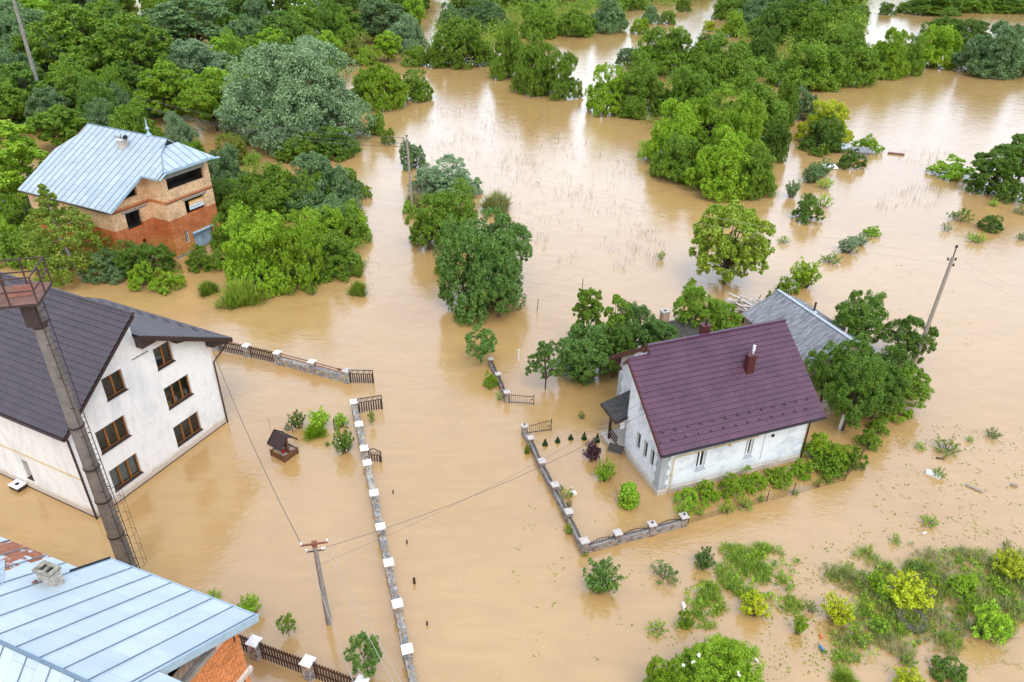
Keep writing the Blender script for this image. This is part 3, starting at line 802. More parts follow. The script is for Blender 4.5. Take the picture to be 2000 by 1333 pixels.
# ================================================================== UNFINISHED BRICK HOUSE (upper left)
YB = math.radians(63.49)
OB = G(241 + 24 * .26, 527)
def house_brick():
    h = thing('house', 'unfinished brick house with empty window openings and a pale blue sheet metal roof', 'house', OB, YB)
    P0 = lambda s, z, d: (s, d, z)
    P1 = lambda s, z, d: (s, -2.26 + d, z)
    PS = lambda s, z, d: (4.22 + d, -s, z)
    PL = lambda s, z, d: (d, s, z)
    zm = lambda x: 6.05 + .57 * (x + .45)
    w = MB()
    h0 = [(1.35, 3.05, 3.5, 5.2), (1.55, 3.2, 6.5, 6.72, 7.5), (1.12, 1.5, 1.55, 2.15), (2.5, 2.9, 1.55, 2.2)]
    h1 = [(4.9, 9.42, 6.76, 7.92), (6.4, 8.85, 3.87, 5.26), (6.58, 8.98, -.3, 1.82), (5.62, 6.06, 1.15, 2.32)]
    wall(w, P0, [(0, zm(0) - .14), (4.22, zm(4.22) - .14)], h0, .3)
    wall(w, P1, [(4.22, 8.66), (10.1, 8.7)], h1, .3)
    wall(w, PS, [(0, zm(4.22) - .14), (2.26, zm(4.22) - .14)], [], .3)
    wall(w, PL, [(0, zm(0) - .14), (12.2, zm(0) - .14)], [], .3)
    w.quad((10.1, -2.26, -1.2), (10.1, 12.2, -1.2), (10.1, 12.2, 8.75), (10.1, -2.26, 8.62))
    w.quad((0, 12.2, -1.2), (10.1, 12.2, -1.2), (10.1, 12.2, 8.7), (7.8, 12.2, 10.4), (0, 12.2, 6.))
    w.obj('wall', MT['brick_b'], h)
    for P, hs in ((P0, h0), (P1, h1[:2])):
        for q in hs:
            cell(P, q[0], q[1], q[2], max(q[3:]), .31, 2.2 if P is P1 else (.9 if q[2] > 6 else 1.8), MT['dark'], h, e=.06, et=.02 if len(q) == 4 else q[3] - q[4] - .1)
    # lintels, ledge, foundation
    for q in ((1.05, -.02, 5.205, 3.9, .02, 5.42), (4.75, -2.285, 7.93, 9.6, -2.24, 8.4), (6.2, -2.285, 5.265, 9.1, -2.24, 5.45)):
        MB().box(q[:3], q[3:]).obj('lintel', MT['concrete'], h)
    b = MB(); b.box((4.1, -2.36, -1), (10.2, -2.262, .22)); b.box((-.08, -.08, -1), (4.2, -.002, .22)); b.box((-.08, 0, -1), (-.002, 12.2, .22)); b.obj('foundation', MT['concrete'], h)
    b = MB(); b.box((.02, -.05, 5.52), (4.15, -.003, 5.66)); b.box((4.25, -2.31, 5.56), (10.08, -2.263, 5.68)); b.obj('string_course', MT['rust_red'], h)
    # garage door with roller box, barred side window, banner
    b = MB(); b.box((6.6, -2.12, -.6), (8.97, -2.06, 1.8)); d = b.obj('garage_door', MT['door_blue'], h)
    b = MB(); b.box((7.76, -2.135, -.3), (7.8, -2.122, 1.8)); b.obj('door_seam', MT['seam'], d)
    b = MB(); b.tube([(6.45, -2.42, 1.86), (9.1, -2.42, 1.86)], .13, 8); b.obj('roller_box', MT['fascia_blue'], d)
    b = MB(); b.tube([(7.88, -2.15, .85), (7.88, -2.15, 1.05)], .025, 6); b.obj('handle', MT['black'], d)
    wn = window(P1, 5.62, 6.06, 1.15, 2.32, 1, MT['pvc'], h, d=.06, fw=.05)
    b = MB()
    for i in range(1, 5):
        b.box((5.66, -2.215, 1.15 + i * .23), (6.02, -2.2, 1.18 + i * .23))
    b.box((5.83, -2.215, 1.2), (5.86, -2.2, 2.28)); b.obj('grille', MT['pvc'], wn)
    bn = MB(); bn.box((7.0, -2.1, 4.12), (8.82, -2.07, 4.55)); bo = bn.obj('banner', MT['banner_w'], h)
    bn = MB(); bn.box((7.0, -2.1, 4.552), (8.82, -2.07, 5.0)); bn.obj('banner_field', MT['banner_o'], bo)
    tx = MB(); r2 = random.Random(3)
    s = 7.12
    while s < 8.7:
        w_ = r2.uniform(.05, .1); tx.box((s, -2.106, 4.66), (s + w_, -2.101, 4.66 + r2.uniform(.12, .17))); s += w_ + .035
    tx.obj('banner_lettering', MT['white_paint'], bo)
    tx = MB(); s = 7.12
    while s < 8.3:
        w_ = r2.uniform(.04, .08); tx.box((s, -2.106, 4.3), (s + w_, -2.101, 4.3 + r2.uniform(.08, .13))); s += w_ + .03
    tx.box((7.15, -2.106, 4.2), (8.2, -2.101, 4.23))
    for i in range(12):
        a = i * math.pi / 6; tx.frame((8.55 + .13 * math.cos(a), -2.103, 4.35 + .13 * math.sin(a)), (1, 0, 0), (0, 1, 0), (0, 0, 1), .025, .003, .025)
    tx.obj('banner_lettering', MT['ink'], bo)
    # roof
    main = [(-.45, 12.8), (-.45, -.5), (3.66, -.5), (3.68, -2.76), (4.48, -2.7), (6.2, -.8), (7.85, .0), (7.85, 11.6), (6.55, 11.5), (4.45, 12.82)]
    r = MB(); r.prism([(x, y, zm(x)) for x, y in main], (0, 0, -.1)); ro = r.obj('roof', MT['metal_b'], h)
    tag(ro, 'large slope of pale blue sheets facing the left wall')
    sm = MB()
    zq = lambda x, y: (x, y, zm(x))
    seam_ribs(sm, [(-.45, 12.8), (-.45, -.5), (3.66, -.5), (7.85, -.02), (7.85, 11.6), (6.55, 11.5), (4.45, 12.82)], zq, 0, .82, .41)
    seam_ribs(sm, [(3.7, -2.7), (4.5, -2.65), (6.2, -.8), (7.8, -.02), (3.66, -.5)], zq, 0, .75, .3)
    sm.beam(zq(4.48, -2.7), zq(6.2, -.8), .07, .06); sm.beam(zq(6.2, -.8), zq(7.85, 0), .07, .06); sm.beam(zq(7.85, 0), zq(7.85, 11.6), .12, .07)
    sm.obj('seam', MT['seam'], ro)
    # front hip over the bay, dark gablet, back slope, hip at the far end
    zhp = lambda x, y: 8.75 + .53 * (y + 2.7)
    hp = [(4.48, -2.7), (10.6, -2.7), (8.95, .03), (7.35, -.02), (6.2, -.8)]
    r = MB(); r.prism([(x, y, zhp(x, y) if x != 6.2 else zm(6.2)) for x, y in hp], (0, 0, -.09)); rh = r.obj('hip_roof', MT['metal_b2'], h)
    sm = MB(); seam_ribs(sm, [(4.48, -2.7), (10.6, -2.7), (8.95, .03), (7.35, -.02), (6.2, -.8)], lambda x, y: (x, y, zhp(x, y)), 1, .82, .5); sm.obj('seam', MT['seam'], rh)
    g = MB(); g.prism([(7.2, .06, 10.02), (9.0, .06, 10.15), (7.85, .06, 10.72)], (0, .06, 0)); g.obj('gablet_vent', MT['black'], h)  # black triangle stands in for the shade inside the gablet opening
    zb = lambda x: 10.77 - .72 * (x - 7.85)
    bk = [(7.85, 0.02), (8.95, .03), (10.6, -2.7), (10.62, 12.8), (7.85, 11.6)]
    r = MB(); r.prism([(x, y, zb(x)) for x, y in bk], (0, 0, -.09)); r.obj('back_roof', MT['metal_b'], h)
    f = MB(); f.beam((3.66, -.55, zm(3.66) - .12), (-.45, -.55, zm(-.45) - .12), .05, .26); f.beam((3.66, -.5, zm(3.66) - .1), (3.66, -2.75, zm(3.66) - .1), .04, .18); f.beam((4.46, -2.76, 8.62), (10.75, -2.76, 8.62), .05, .2)
    f.tube([(3.75, -2.85, 8.2), (4.5, -2.85, 8.62)], .1, 7); f.tube([(10.2, -2.82, 8.62), (11.15, -2.9, 8.5)], .1, 7)
    f.obj('fascia', MT['fascia_blue'], ro)
    f = MB(); f.beam((-.47, -.45, zm(-.45) - .16), (-.47, 12.7, zm(-.45) - .16), .05, .12); f.obj('eave_board', MT['trim_brown'], ro)
    # chimney with two cowl pipes, finial
    x, y = 6.1, 4.3
    b = MB(); b.box((x - .38, y - .3, 9.2), (x + .38, y + .3, 10.55)); c = b.obj('chimney', MT['brick_pale'], h)
    b = MB(); b.box((x - .44, y - .36, 10.55), (x + .44, y + .36, 10.62)); b.obj('chimney_cap', MT['white_paint'], c)
    for dy, an in ((.28, -1.6), (-.38, -1.95)):
        b = MB(); d = V3((math.cos(an), math.sin(an), .05)); p = V3((x, y + dy, 10.88)); b.tube([p - .55 * d, p + .5 * d], .24, 12, False); b.tube([p - .5 * d, p - .48 * d], .235, 12); cw = b.obj('cowl', MT['slate_ridge'], c)
        b = MB(); b.tube([p - .45 * d, p + .42 * d], .225, 12); b.obj('cowl_mouth', MT['black'], cw)  # black plug gives the shade inside the open cowl
    b = MB(); b.tube([(7.9, 2.6, 10.75), (7.9, 2.6, 11.1), (7.9, 2.6, 11.25), (7.9, 2.6, 11.45), (7.9, 2.6, 11.6), (7.9, 2.6, 12.5)], [.3, .08, .09, .2, .09, .015], 9); b.obj('finial', MT['fascia_blue'], h)
    return h


house_brick()


# ================================================================== METAL-ROOFED HOUSE (lower left corner)
YM = math.radians(-21.37)
OM = G(502, 1203, 9.); OM[2] = 0
def house_metal():
    h = thing('house', 'orange brick house with a light blue sheet metal roof and rust patches', 'house', OM, YM)
    sl = .544
    zr = lambda y: 9.0 - sl * y
    Z = lambda x, y: (x, y, zr(y))
    poly = [(-6.93, 0), (0, 0), (0, -4.03), (.97, -4.03), (.97, -5.4), (-15, -5.4), (-15, -1.12), (-6.93, -1.12)]
    r = MB(); r.prism([Z(*p) for p in poly], (0, 0, -.1)); ro = r.obj('roof', MT['metal_m'], h)
    sm = MB()
    seam_ribs(sm, [(-6.93, 0), (0, 0), (0, -5.4), (-6.93, -5.4)], Z, 1, .95, 1.13)
    seam_ribs(sm, [(-15, -1.12), (-6.93, -1.12), (-6.93, -5.4), (-15, -5.4)], Z, 1, .98, .45)
    sm.beam(Z(-6.93, -.02), Z(-6.93, -5.4), .05, .05); sm.beam(Z(.05, -4.03), Z(.05, -5.4), .03, .05)
    sm.obj('seam', MT['seam'], ro)
    # steeper near slope below the fold
    zn = lambda y: zr(-5.4) + 1.05 * (y + 5.4)
    n = MB(); n.prism([(-15, -5.4, zn(-5.4)), (.97, -5.4, zn(-5.4)), (.97, -8.4, zn(-8.4)), (-15, -8.4, zn(-8.4))], (0, 0, -.1)); nr = n.obj('near_roof', MT['metal_m'], h)
    sm = MB(); seam_ribs(sm, [(-15, -5.4), (.97, -5.4), (.97, -8.4), (-15, -8.4)], lambda x, y: (x, y, zn(y)), 1, .95, .3); sm.beam((-15, -5.4, zr(-5.4) + .03), (.97, -5.4, zr(-5.4) + .03), .1, .06); sm.obj('seam', MT['seam'], nr)
    f = MB(); f.beam((.03, 0.02, 8.88), (.03, -4.03, 8.88 + sl * 4.03), .04, .3)
    f.beam((-6.93, .03, 8.95), (.05, .03, 8.95), .04, .12)
    f.obj('fascia', MT['fascia_blue'], ro)
    f = MB(); f.beam((-6.95, .0, zr(0) + .04), (-9.9, 0.0, zr(0) + .04), .02, .02) if 0 else None
    f.beam((-6.96, 0.03, 9.02), (-6.96, -1.5, zr(-1.5) + .04), .05, .1); f.obj('roof_edge', MT['black'], ro)
    for y in (-1.0, -2.2, -3.4):
        b = MB(); b.box((-.4, y - .07, zr(y) - .32), (.0, y + .07, zr(y) - .12)); b.obj('rafter_end', MT['white_paint'], h)
    # walls
    PG = lambda s, z, d: (-.5 - d, s, z)
    w = MB(); wall(w, PG, [(-9.5, zr(-5.3) - 3.2), (-5.4, zr(-5.4) - .2), (-.55, zr(-.55) - .16)], [(-3.45, -1.72, 9.25, 10.62, 9.72)], .35)
    w.quad((-.5, -.55, -1.2), (-6.8, -.55, -1.2), (-6.8, -.55, 9.1), (-.5, -.55, 9.1)); w.quad((-6.8, -1.7, -1.2), (-15, -1.7, -1.2), (-15, -1.7, 9.7), (-6.8, -1.7, 9.7)); w.quad((-6.8, -.55, -1.2), (-6.8, -1.7, -1.2), (-6.8, -1.7, 9.7), (-6.8, -.55, 9.1))
    w.obj('wall', MT['brick_m'], h)
    cell(PG, -3.45, -1.72, 8.6, 9.72, .36, 2.6, MT['black'], h, e=.02, et=.0)  # inside of the opening coloured black in place of deep shade
    b = MB(); b.box((-.52, -3.6, 9.08), (-.3, -1.72, 9.25)); b.obj('opening_sill', MT['concrete'], h)
    b = MB(); b.box((-.53, -3.2, 7.3), (-.495, -2.2, 7.5)); b.obj('lintel', MT['concrete'], h)
    b = MB(); b.box((-.5, -1.9, 6.3), (-.38, -.42, 6.5)); b.obj('string_course', MT['brick_pale'], h)
    b = MB()
    for y, z in ((-.8, 8.25), (-.85, 6.0), (-1.35, 5.6)):
        b.box((-.505, y, z), (-.495, y + .07, z + .3))
    b.obj('putlog_hole', MT['black'], h)  # black patches painted for the shade in the holes
    # chimney of pale bricks with a sooty top
    p = V3((-6.65, -2.25, 0)); a = 0.
    cx_, cy_ = -6.72, -2.3
    c = MB(); c.box((cx_ - .36, cy_ - .2, 9.7), (cx_ + .36, cy_ + .2, 10.86)); ch = c.obj('chimney', MT['brick_pale'], h)
    c = MB()
    for (x0, y0, x1, y1) in ((-.41, -.25, -.24, .25), (.24, -.25, .41, .25), (-.24, -.25, .24, -.13), (-.24, .13, .24, .25), (-.06, -.13, .06, .13)):
        c.box((cx_ + x0, cy_ + y0, 10.86), (cx_ + x1, cy_ + y1, 10.94))
    c.obj('chimney_top', MT['brick_top'], ch)
    c = MB(); c.box((cx_ - .24, cy_ - .13, 10.862), (cx_ + .24, cy_ + .13, 10.87)); c.obj('flue_hole', MT['black'], ch)  # black plate painted as the shaded depth of the flues
    c = MB(); c.tube([(cx_ - .3, cy_ - .36, 10.28), (cx_ - .36, cy_ - .42, 10.42), (cx_ - .28, cy_ - .3, 10.5)], [.1, .11, .07], 7); c.obj('mortar_lump', MT['rust'], ch)
    # blue ridge of a dormer at the left
    d = MB(); d.prism([(-7.55, -3.3, zr(-3.3)), (-9.2, -2.2, zr(-2.2) + .02), (-9.2, -4.6, zr(-4.6) + .02)], (0, 0, .02))
    d.add([(-7.5, -3.4, zr(-3.4) + .02), (-12, -3.4, zr(-3.4) + .6), (-12, -1.9, zr(-1.9) + .02), (-12, -4.9, zr(-4.9) + .02)], [(0, 1, 2), (0, 3, 1)]); d.obj('dormer', MT['metal_b2'], h)
    return h


house_metal()


# ================================================================== SHED with corrugated roof, brick hut, sunken huts
def shed():
    a, b = G(1520, 568, 3.0), G(1668, 668, 3.0); L = np.linalg.norm(b - a); yaw = math.atan2(b[1] - a[1], b[0] - a[0])
    t = thing('shed', 'old shed with a weathered grey corrugated roof behind the maroon-roofed house', 'shed', (a[0], a[1], 0), yaw)
    # local x along the ridge towards the camera, y positive = away right, negative = near slope
    V = []; q = []; n = int(L / .04); sl = .5; D = 3.4
    for side, ext in ((-1, D), (1, 3.)):
        o = len(V)
        rows = [0, .33, .34, .66, .67, 1.]
        for j, r in enumerate(rows):
            for i in range(n + 1):
                x = -.05 + (L + .1) * i / n; y = side * ext * r
                V.append((x, y, 3.0 - sl * ext * r + .028 * math.cos(2 * math.pi * x / .19) + (.012 if j % 2 == 0 else 0)))
        m = n + 1
        for j in range(len(rows) - 1):
            for i in range(n):
                q.append((o + j * m + i, o + j * m + i + 1, o + (j + 1) * m + i + 1, o + (j + 1) * m + i))
    mbx = MB(); mbx.v = V; mbx.f = q; r = mbx.obj('roof', MT['slate'], t)
    c = MB(); c.beam((-.1, .02, 3.05), (L + .1, .02, 3.05), .26, .06); c.obj('ridge_cap', MT['slate_ridge'], r)
    w = MB(); w.quad((.2, -3.1, -1), (L - .2, -3.1, -1), (L - .2, -3.1, 1.4), (.2, -3.1, 1.4)); w.quad((.2, 2.7, -1), (L - .2, 2.7, -1), (L - .2, 2.7, 1.6), (.2, 2.7, 1.6))
    for x in (.2, L - .2):
        w.quad((x, -3.1, -1), (x, 2.7, -1), (x, 2.7, 1.6), (x, 0, 2.92), (x, -3.1, 1.4))
    w.obj('wall', MT['wood_grey'], t)
    c = MB(); c.tube([(3.9, .5, 2.6), (3.9, .5, 3.75)], .08, 8); f = c.obj('stove_pipe', MT['steel_dark'], t)
    c = MB(); c.tube([(3.9, .5, 2.85), (3.9, .5, 2.98)], [.3, .12], 9); c.obj('pipe_collar', MT['slate_ridge'], f)
    return a, yaw, L


SHED = shed()
SHM = Matrix.Translation(Vector((SHED[0][0], SHED[0][1], 0))) @ Matrix.Rotation(SHED[1], 4, 'Z')


def hut():
    p = G(1318, 640, 1.6)
    t = thing('hut', 'low hut with a dark roof hidden among trees behind the maroon-roofed house', 'hut', (p[0], p[1], 0), YR)
    w = MB(); w.box((-1.5, -1.6, -1), (1.5, 1.6, 1.2)); w.obj('wall', MT['wood_grey'], t)
    r = MB(); r.prism([(-1.8, -2., 1.0), (-1.8, 0, 2.15), (-1.8, 2., 1.0), (-1.8, 2., .9), (-1.8, 0, 2.0), (-1.8, -2., .9)], (3.6, 0, 0)); r.obj('roof', MT['felt'], t)
    q = G(1297, 625, 2.0)
    l = Matrix.Rotation(-YR, 4, 'Z') @ Vector((q[0] - p[0], q[1] - p[1], 0))
    c = MB(); c.box((l.x - .3, l.y - .25, 1.2), (l.x + .3, l.y + .25, 2.75)); ch = c.obj('chimney', MT['brick_pink'], t)
    c = MB(); c.box((l.x - .35, l.y - .3, 2.75), (l.x + .35, l.y + .3, 2.85)); k = c.obj('chimney_cap', MT['stone_cap'], ch)
    c = MB(); c.box((l.x - .13, l.y - .12, 2.85), (l.x + .13, l.y + .12, 2.856)); c.obj('flue_hole', MT['black'], ch)  # black sheet on the cap replaces the inner shade of the flue


hut()


def sunk_roof(px, py, w, d, z, rz, m, label, name='hut', cat='hut'):
    p = G(px, py, z)
    t = thing(name, label, cat, (p[0], p[1], 0), rz)
    b = MB(); b.prism([(-w / 2, -d / 2, z - .25), (w / 2, -d / 2, z - .25), (w / 2, d / 2, z + .1), (-w / 2, d / 2, z + .1)], (0, 0, .08)); b.obj('roof', MT[m], t)
    b = MB(); b.box((-w / 2 + .2, -d / 2 + .2, -1), (w / 2 - .2, d / 2 - .2, z - .26)); b.obj('wall', MT['wood_grey'], t)


sunk_roof(1682, 293, 2.6, 1.6, 1.3, -.1, 'slate', 'nearly submerged hut with a flat grey roof between bushes off the willow island')
sunk_roof(1646, 286, 2.0, 1.6, .8, .6, 'slate_ridge', 'pale sloping sheet roof beside the willow island, almost under water', 'sheet_roof', 'roof')
sunk_roof(1622, 325, 1.8, 1.2, .35, .2, 'white_paint', 'white flat-topped cabin roof just above the flood beside a bush', 'cabin', 'cabin')


# ================================================================== FENCES, GATES
def pillar(fence, p, w, top, m, capm, yaw, flat=False, knob=False):
    c, s = math.cos(yaw), math.sin(yaw); X, Y = (c, s, 0), (-s, c, 0)
    b = MB(); b.frame((p[0], p[1], (top - 1.2) / 2), X, Y, (0, 0, 1), w / 2, w / 2, (top + 1.2) / 2); o = b.obj('pillar', m, fence)
    b = MB(); e = w / 2 + .055; q = [V3((p[0], p[1], top)) + i * e * V3(X) + j * e * V3(Y) for i, j in ((-1, -1), (1, -1), (1, 1), (-1, 1))]
    up = V3((0, 0, .06)); apex = V3((p[0], p[1], top + (.09 if flat else .15)))
    b.add(q + [v + up for v in q] + [apex], [(3, 2, 1, 0), (0, 1, 5, 4), (1, 2, 6, 5), (2, 3, 7, 6), (3, 0, 4, 7), (4, 5, 8), (5, 6, 8), (6, 7, 8), (7, 4, 8)])
    b.obj('cap', capm, o)
    if knob:
        b = MB(); b.tube([(p[0], p[1], top + .1), (p[0], p[1], top + .22)], .05, 7); b.obj('lamp_socket', MT['black'], o)
    return o


def pickets(fence, p, q, z1, m, w=.085, gap=.055, name='picket_panel', z0=-.6, rails=(.35, .8), arch=0.):
    p, q = V3((p[0], p[1], 0)), V3((q[0], q[1], 0)); d = q - p; L = np.linalg.norm(d); d /= L; n = V3((-d[1], d[0], 0))
    b = MB(); k = max(2, int(L / (w + gap))); st = L / k
    for i in range(k):
        c = p + d * (i + .5) * st; t = z1 + arch * math.sin(math.pi * (i + .5) / k)
        b.frame((c[0], c[1], (z0 + t) / 2), d, n, (0, 0, 1), w / 2, .012, (t - z0) / 2)
    for r in rails:
        b.beam(p + n * .03 + (0, 0, z1 * r), q + n * .03 + (0, 0, z1 * r), .04, .08)
    return b.obj(name, m, fence)


def stone_panel(fence, p, q, z1, m, w=.32, name='stone_wall'):
    b = MB(); b.beam((p[0], p[1], (z1 - 1.2) / 2), (q[0], q[1], (z1 - 1.2) / 2), w, z1 + 1.2); o = b.obj(name, m, fence)
    return o


def between(p, q, cut):
    p, q = V3(p[:2]), V3(q[:2]); d = q - p; d /= np.linalg.norm(d)
    return p + d * cut, q - d * cut


def rails(fence, p, q, zs, m):
    b = MB()
    for z in zs:
        b.beam((p[0], p[1], z), (q[0], q[1], z), .05, .06)
    return b.obj('rail', m, fence)


def slat_gate(label, p, q, z1, peak=0., scroll=.32):
    """Framed gate: vertical slats below, open scroll panel above."""
    p, q = V3(p), V3(q); d = q - p; L = np.linalg.norm(d); d /= L
    t = thing('gate', label, 'gate', (p[0], p[1], 0), math.atan2(d[1], d[0]))
    f = MB(); f.box((-.03, -.03, -.6), (.03, .03, z1)); f.box((L - .03, -.03, -.6), (L + .03, .03, z1))
    f.beam((0, 0, z1 - scroll), (L, 0, z1 - scroll), .04, .05)
    if peak:
        f.beam((0, 0, z1), (L / 2, 0, z1 + peak), .045, .05); f.beam((L / 2, 0, z1 + peak), (L, 0, z1), .045, .05)
    else:
        f.beam((0, 0, z1), (L, 0, z1), .05, .05)
    f.obj('gate_frame', MT['steel_dark'], t)
    b = MB(); k = int(L / .155)
    for i in range(k):
        x = L * (i + .5) / k; b.box((x - .048, -.012, -.55), (x + .048, .012, z1 - scroll - .03))
    b.obj('slat_panel', MT['wood_dark'], t)
    s = MB()
    for i in range(4):
        x0 = L * (i + .5) / 4; sg = -1 if i % 2 else 1
        pts = [(x0 + sg * (.03 + .017 * a) * math.cos(a), 0, z1 - scroll / 2 + (.03 + .012 * a) * math.sin(a)) for a in np.linspace(0, 7.5, 20)]
        s.tube(pts, .013, 5)
        s.beam((x0 - .18, 0, z1 - scroll + .06), (x0 + .18, 0, z1 - .06 + peak * .5), .015, .015)
    s.obj('scrollwork', MT['iron'], t)


# --- fence behind the white house: wooden panels, then stone with rails
def fence_back():
    t = thing('fence', 'stone-pillared fence of wooden and rubble panels running out from behind the white house', 'fence')
    P = [G(424, 684), G(485, 697), G(545, 711), G(612, 729), G(679, 747)]; y = math.atan2(*(P[4] - P[0])[[1, 0]])
    for i, p in enumerate(P):
        pillar(t, p, .42, 1.02 if i else 1.0, MT['stone'], MT['stone_cap'] if i == 4 else MT['cap'], y)
    for i in range(4):
        a, b = between(P[i], P[i + 1], .24)
        if i < 2:
            pickets(t, a, b, 1.05, MT['wood_dark'], .1, .07)
        else:
            stone_panel(t, a, b, .58, MT['stone'], .3); rails(t, a, b, (.78, 1.0), MT['rust'])
    k = MB(); c = (P[3] * .2 + P[4] * .8); k.frame((c[0], c[1], .98), (math.cos(y), math.sin(y), 0), (0, 0, 1), (math.sin(y), -math.cos(y), 0), .16, .1, .01); k.obj('rail_ornament', MT['rust'], t)
    slat_gate('brown slatted gate with scrollwork at the end of the fence behind the white house', G(684, 748), G(730, 749), 1.14)


fence_back()
CAPS2 = [(691, 783), (701, 827), (711, 874), (717, 902), (730, 961), (743, 1027), (759, 1097), (776, 1177), (795, 1266), (818, 1368)]


def fence_long():
    t = thing('fence', 'long rubble wall with white-capped pillars running down along the flooded road', 'fence')
    P = [G(*q, 1.02) for q in CAPS2]
    for i, p in enumerate(P):
        a, b = P[max(0, i - 1)], P[min(len(P) - 1, i + 1)]; y = math.atan2(b[1] - a[1], b[0] - a[0])
        pillar(t, p, .42, .92, MT['stone'], MT['cap'], y, True)
    for i in range(len(P) - 1):
        a, b = between(P[i], P[i + 1], .22)
        if i == 2:
            continue
        stone_panel(t, a, b, .5, MT['stone'], .36)
        if i in (4, 5, 6, 7, 8):
            rails(t, a, b, (.66,), MT['concrete'])
    d = (P[0] - P[1])[:2]; d /= np.linalg.norm(d)
    a = P[0][:2] + np.array([.25, -.02]); a3 = np.array([a[0], a[1], 0])
    slat_gate('brown slatted gate with scrollwork hinged on the top pillar of the long road wall', a3, G(747, 799), 1.17)
    # small wicket, its frame post painted blue-grey
    slat_gate('small peaked wicket gate standing open in a gap of the long road wall', G(719, 900), G(745, 903), .85, .2)
    b = MB(); p = G(713, 893); b.box((p[0] - .15, p[1] - .1, -.8), (p[0] + .3, p[1] + .05, .82)); b.obj('gate_post', MT['steel_dark'], t)


fence_long()


def arched_grille(fence, p, q, z0, rise, m):
    p, q = V3((p[0], p[1], 0)), V3((q[0], q[1], 0)); d = q - p; L = np.linalg.norm(d)
    zt = lambda u: z0 + .09 + rise * math.sin(math.pi * min(1, max(0, u))) ** 1.3
    b = MB(); pts = [p + d * u + (0, 0, zt(u)) for u in np.linspace(0, 1, 13)]
    for a, c in zip(pts[:-1], pts[1:]):
        b.beam(a, c, .03, .03)
    b.beam(p + (0, 0, z0 + .07), q + (0, 0, z0 + .07), .028, .028)
    n = max(3, int(L / .17))
    for i in range(1, n):
        u = i / n; c = p + d * u; b.tube([c + (0, 0, z0), c + (0, 0, zt(u) + .13)], [.011, .006], 4)
    return b.obj('iron_grille', m, fence)


def fence_small():
    t = thing('fence', 'low reddish stone wall with arched iron panels round the garden of the maroon-roofed house', 'fence')
    caps = [(1024.7, 830, .85), (1036.7, 853.5, .62), (1058.7, 898.5, .78), (1084, 944.7, .78), (1111.5, 997, .82), (1141.6, 1054.6, .9), (1206.7, 1038.5, .78), (1274, 1021.7, .8), (1336.5, 1006, .72)]
    P = [G(x, y, z + .1) for x, y, z in caps]
    for i, (p, c) in enumerate(zip(P, caps)):
        a, b = P[max(0, i - 1)], P[min(len(P) - 1, i + 1)]
        y = math.radians(17) if i > 4 else math.atan2(b[1] - a[1], b[0] - a[0])
        pillar(t, p, .32 if i < 2 else .36, c[2], MT['stone_red'], MT['stone_cap'], y, True, i in (0, 7, 8))
    for i in range(len(P) - 1):
        a, b = between(P[i], P[i + 1], .19)
        z = .3 if i == 0 else (.42 if i < 5 else .4)
        stone_panel(t, a, b, z, MT['stone_red'], .3)
        k = MB(); k.beam((a[0], a[1], z + .02), (b[0], b[1], z + .02), .3, .04); k.obj('coping', MT['concrete'], t)
        if i > 0:
            arched_grille(t, a, b, z + .04, .22, MT['iron'])


fence_small()


def bar_gate(label, p, q, z1, rise0, rise1):
    p, q = V3(p), V3(q); d = q - p; L = np.linalg.norm(d)
    t = thing('gate', label, 'gate', (p[0], p[1], 0), math.atan2(d[1], d[0]))
    b = MB(); b.box((-.02, -.02, -.3), (.02, .02, z1 + rise0)); b.box((L - .025, -.025, -.4), (L + .025, .025, z1 + rise1 + .18))
    pts = [(L * u, 0, z1 + rise0 + (rise1 - rise0) * math.sin(u * math.pi / 2)) for u in np.linspace(0, 1, 9)]
    for a, c in zip(pts[:-1], pts[1:]):
        b.beam(a, c, .03, .035)
    b.beam((0, 0, .12), (L, 0, .12), .03, .04)
    b.obj('gate_frame', MT['iron'], t)
    g = MB(); n = 12
    for i in range(1, n):
        u = i / n; g.tube([(L * u, 0, -.1), (L * u, 0, z1 + rise0 + (rise1 - rise0) * math.sin(u * math.pi / 2) + .15)], [.012, .008], 5)
    g.obj('bars', MT['iron'], t)
    g = MB(); g.box((L - .2, -.03, .42), (L - .1, .03, .5)); g.obj('lock', MT['black'], t)


bar_gate('thin iron bar gate rising outwards from the top pillar of the garden wall', G(1030, 848), G(1076, 842), .55, .05, .3)
bar_gate('thin iron bar gate at the lower end of the short garden wall', G(995, 788), G(1042.5, 791), .62, .1, .08)


def fence_short():
    t = thing('fence', 'short crumbling stone garden wall beside a leaning willow bush', 'fence')
    P = [G(958, 699, .75), G(973, 729, .65), G(990, 764, .95)]
    for i, p in enumerate(P):
        a, b = P[max(0, i - 1)], P[min(2, i + 1)]; pillar(t, p, .32, (.65, .55, .85)[i], MT['stone_red'], MT['stone_cap'], math.atan2(b[1] - a[1], b[0] - a[0]), True)
    for i in range(2):
        a, b = between(P[i], P[i + 1], .17); stone_panel(t, a, b, .38, MT['stone_red'], .28); arched_grille(t, a, b, .4, .2, MT['iron'])


fence_short()


def fence_wood():
    t = thing('fence', 'brown picket fence with white-capped stone pillars beside the orange brick house', 'fence')
    P = [G(393, 1208, 1.25), G(495, 1250, 1.25), G(600, 1289, 1.25), G(705.5, 1329, 1.25), G(800, 1362, 1.25)]
    y = math.atan2(*(P[2] - P[1])[[1, 0]])
    for p in P:
        pillar(t, p, .46, 1.12, MT['stone'], MT['cap'], y)
    for i in range(4):
        a, b = between(P[i], P[i + 1], .25); pickets(t, a, b, 1.22, MT['wood_dark'], .09, .055, z0=.02 if i < 3 else -.4)


fence_wood()


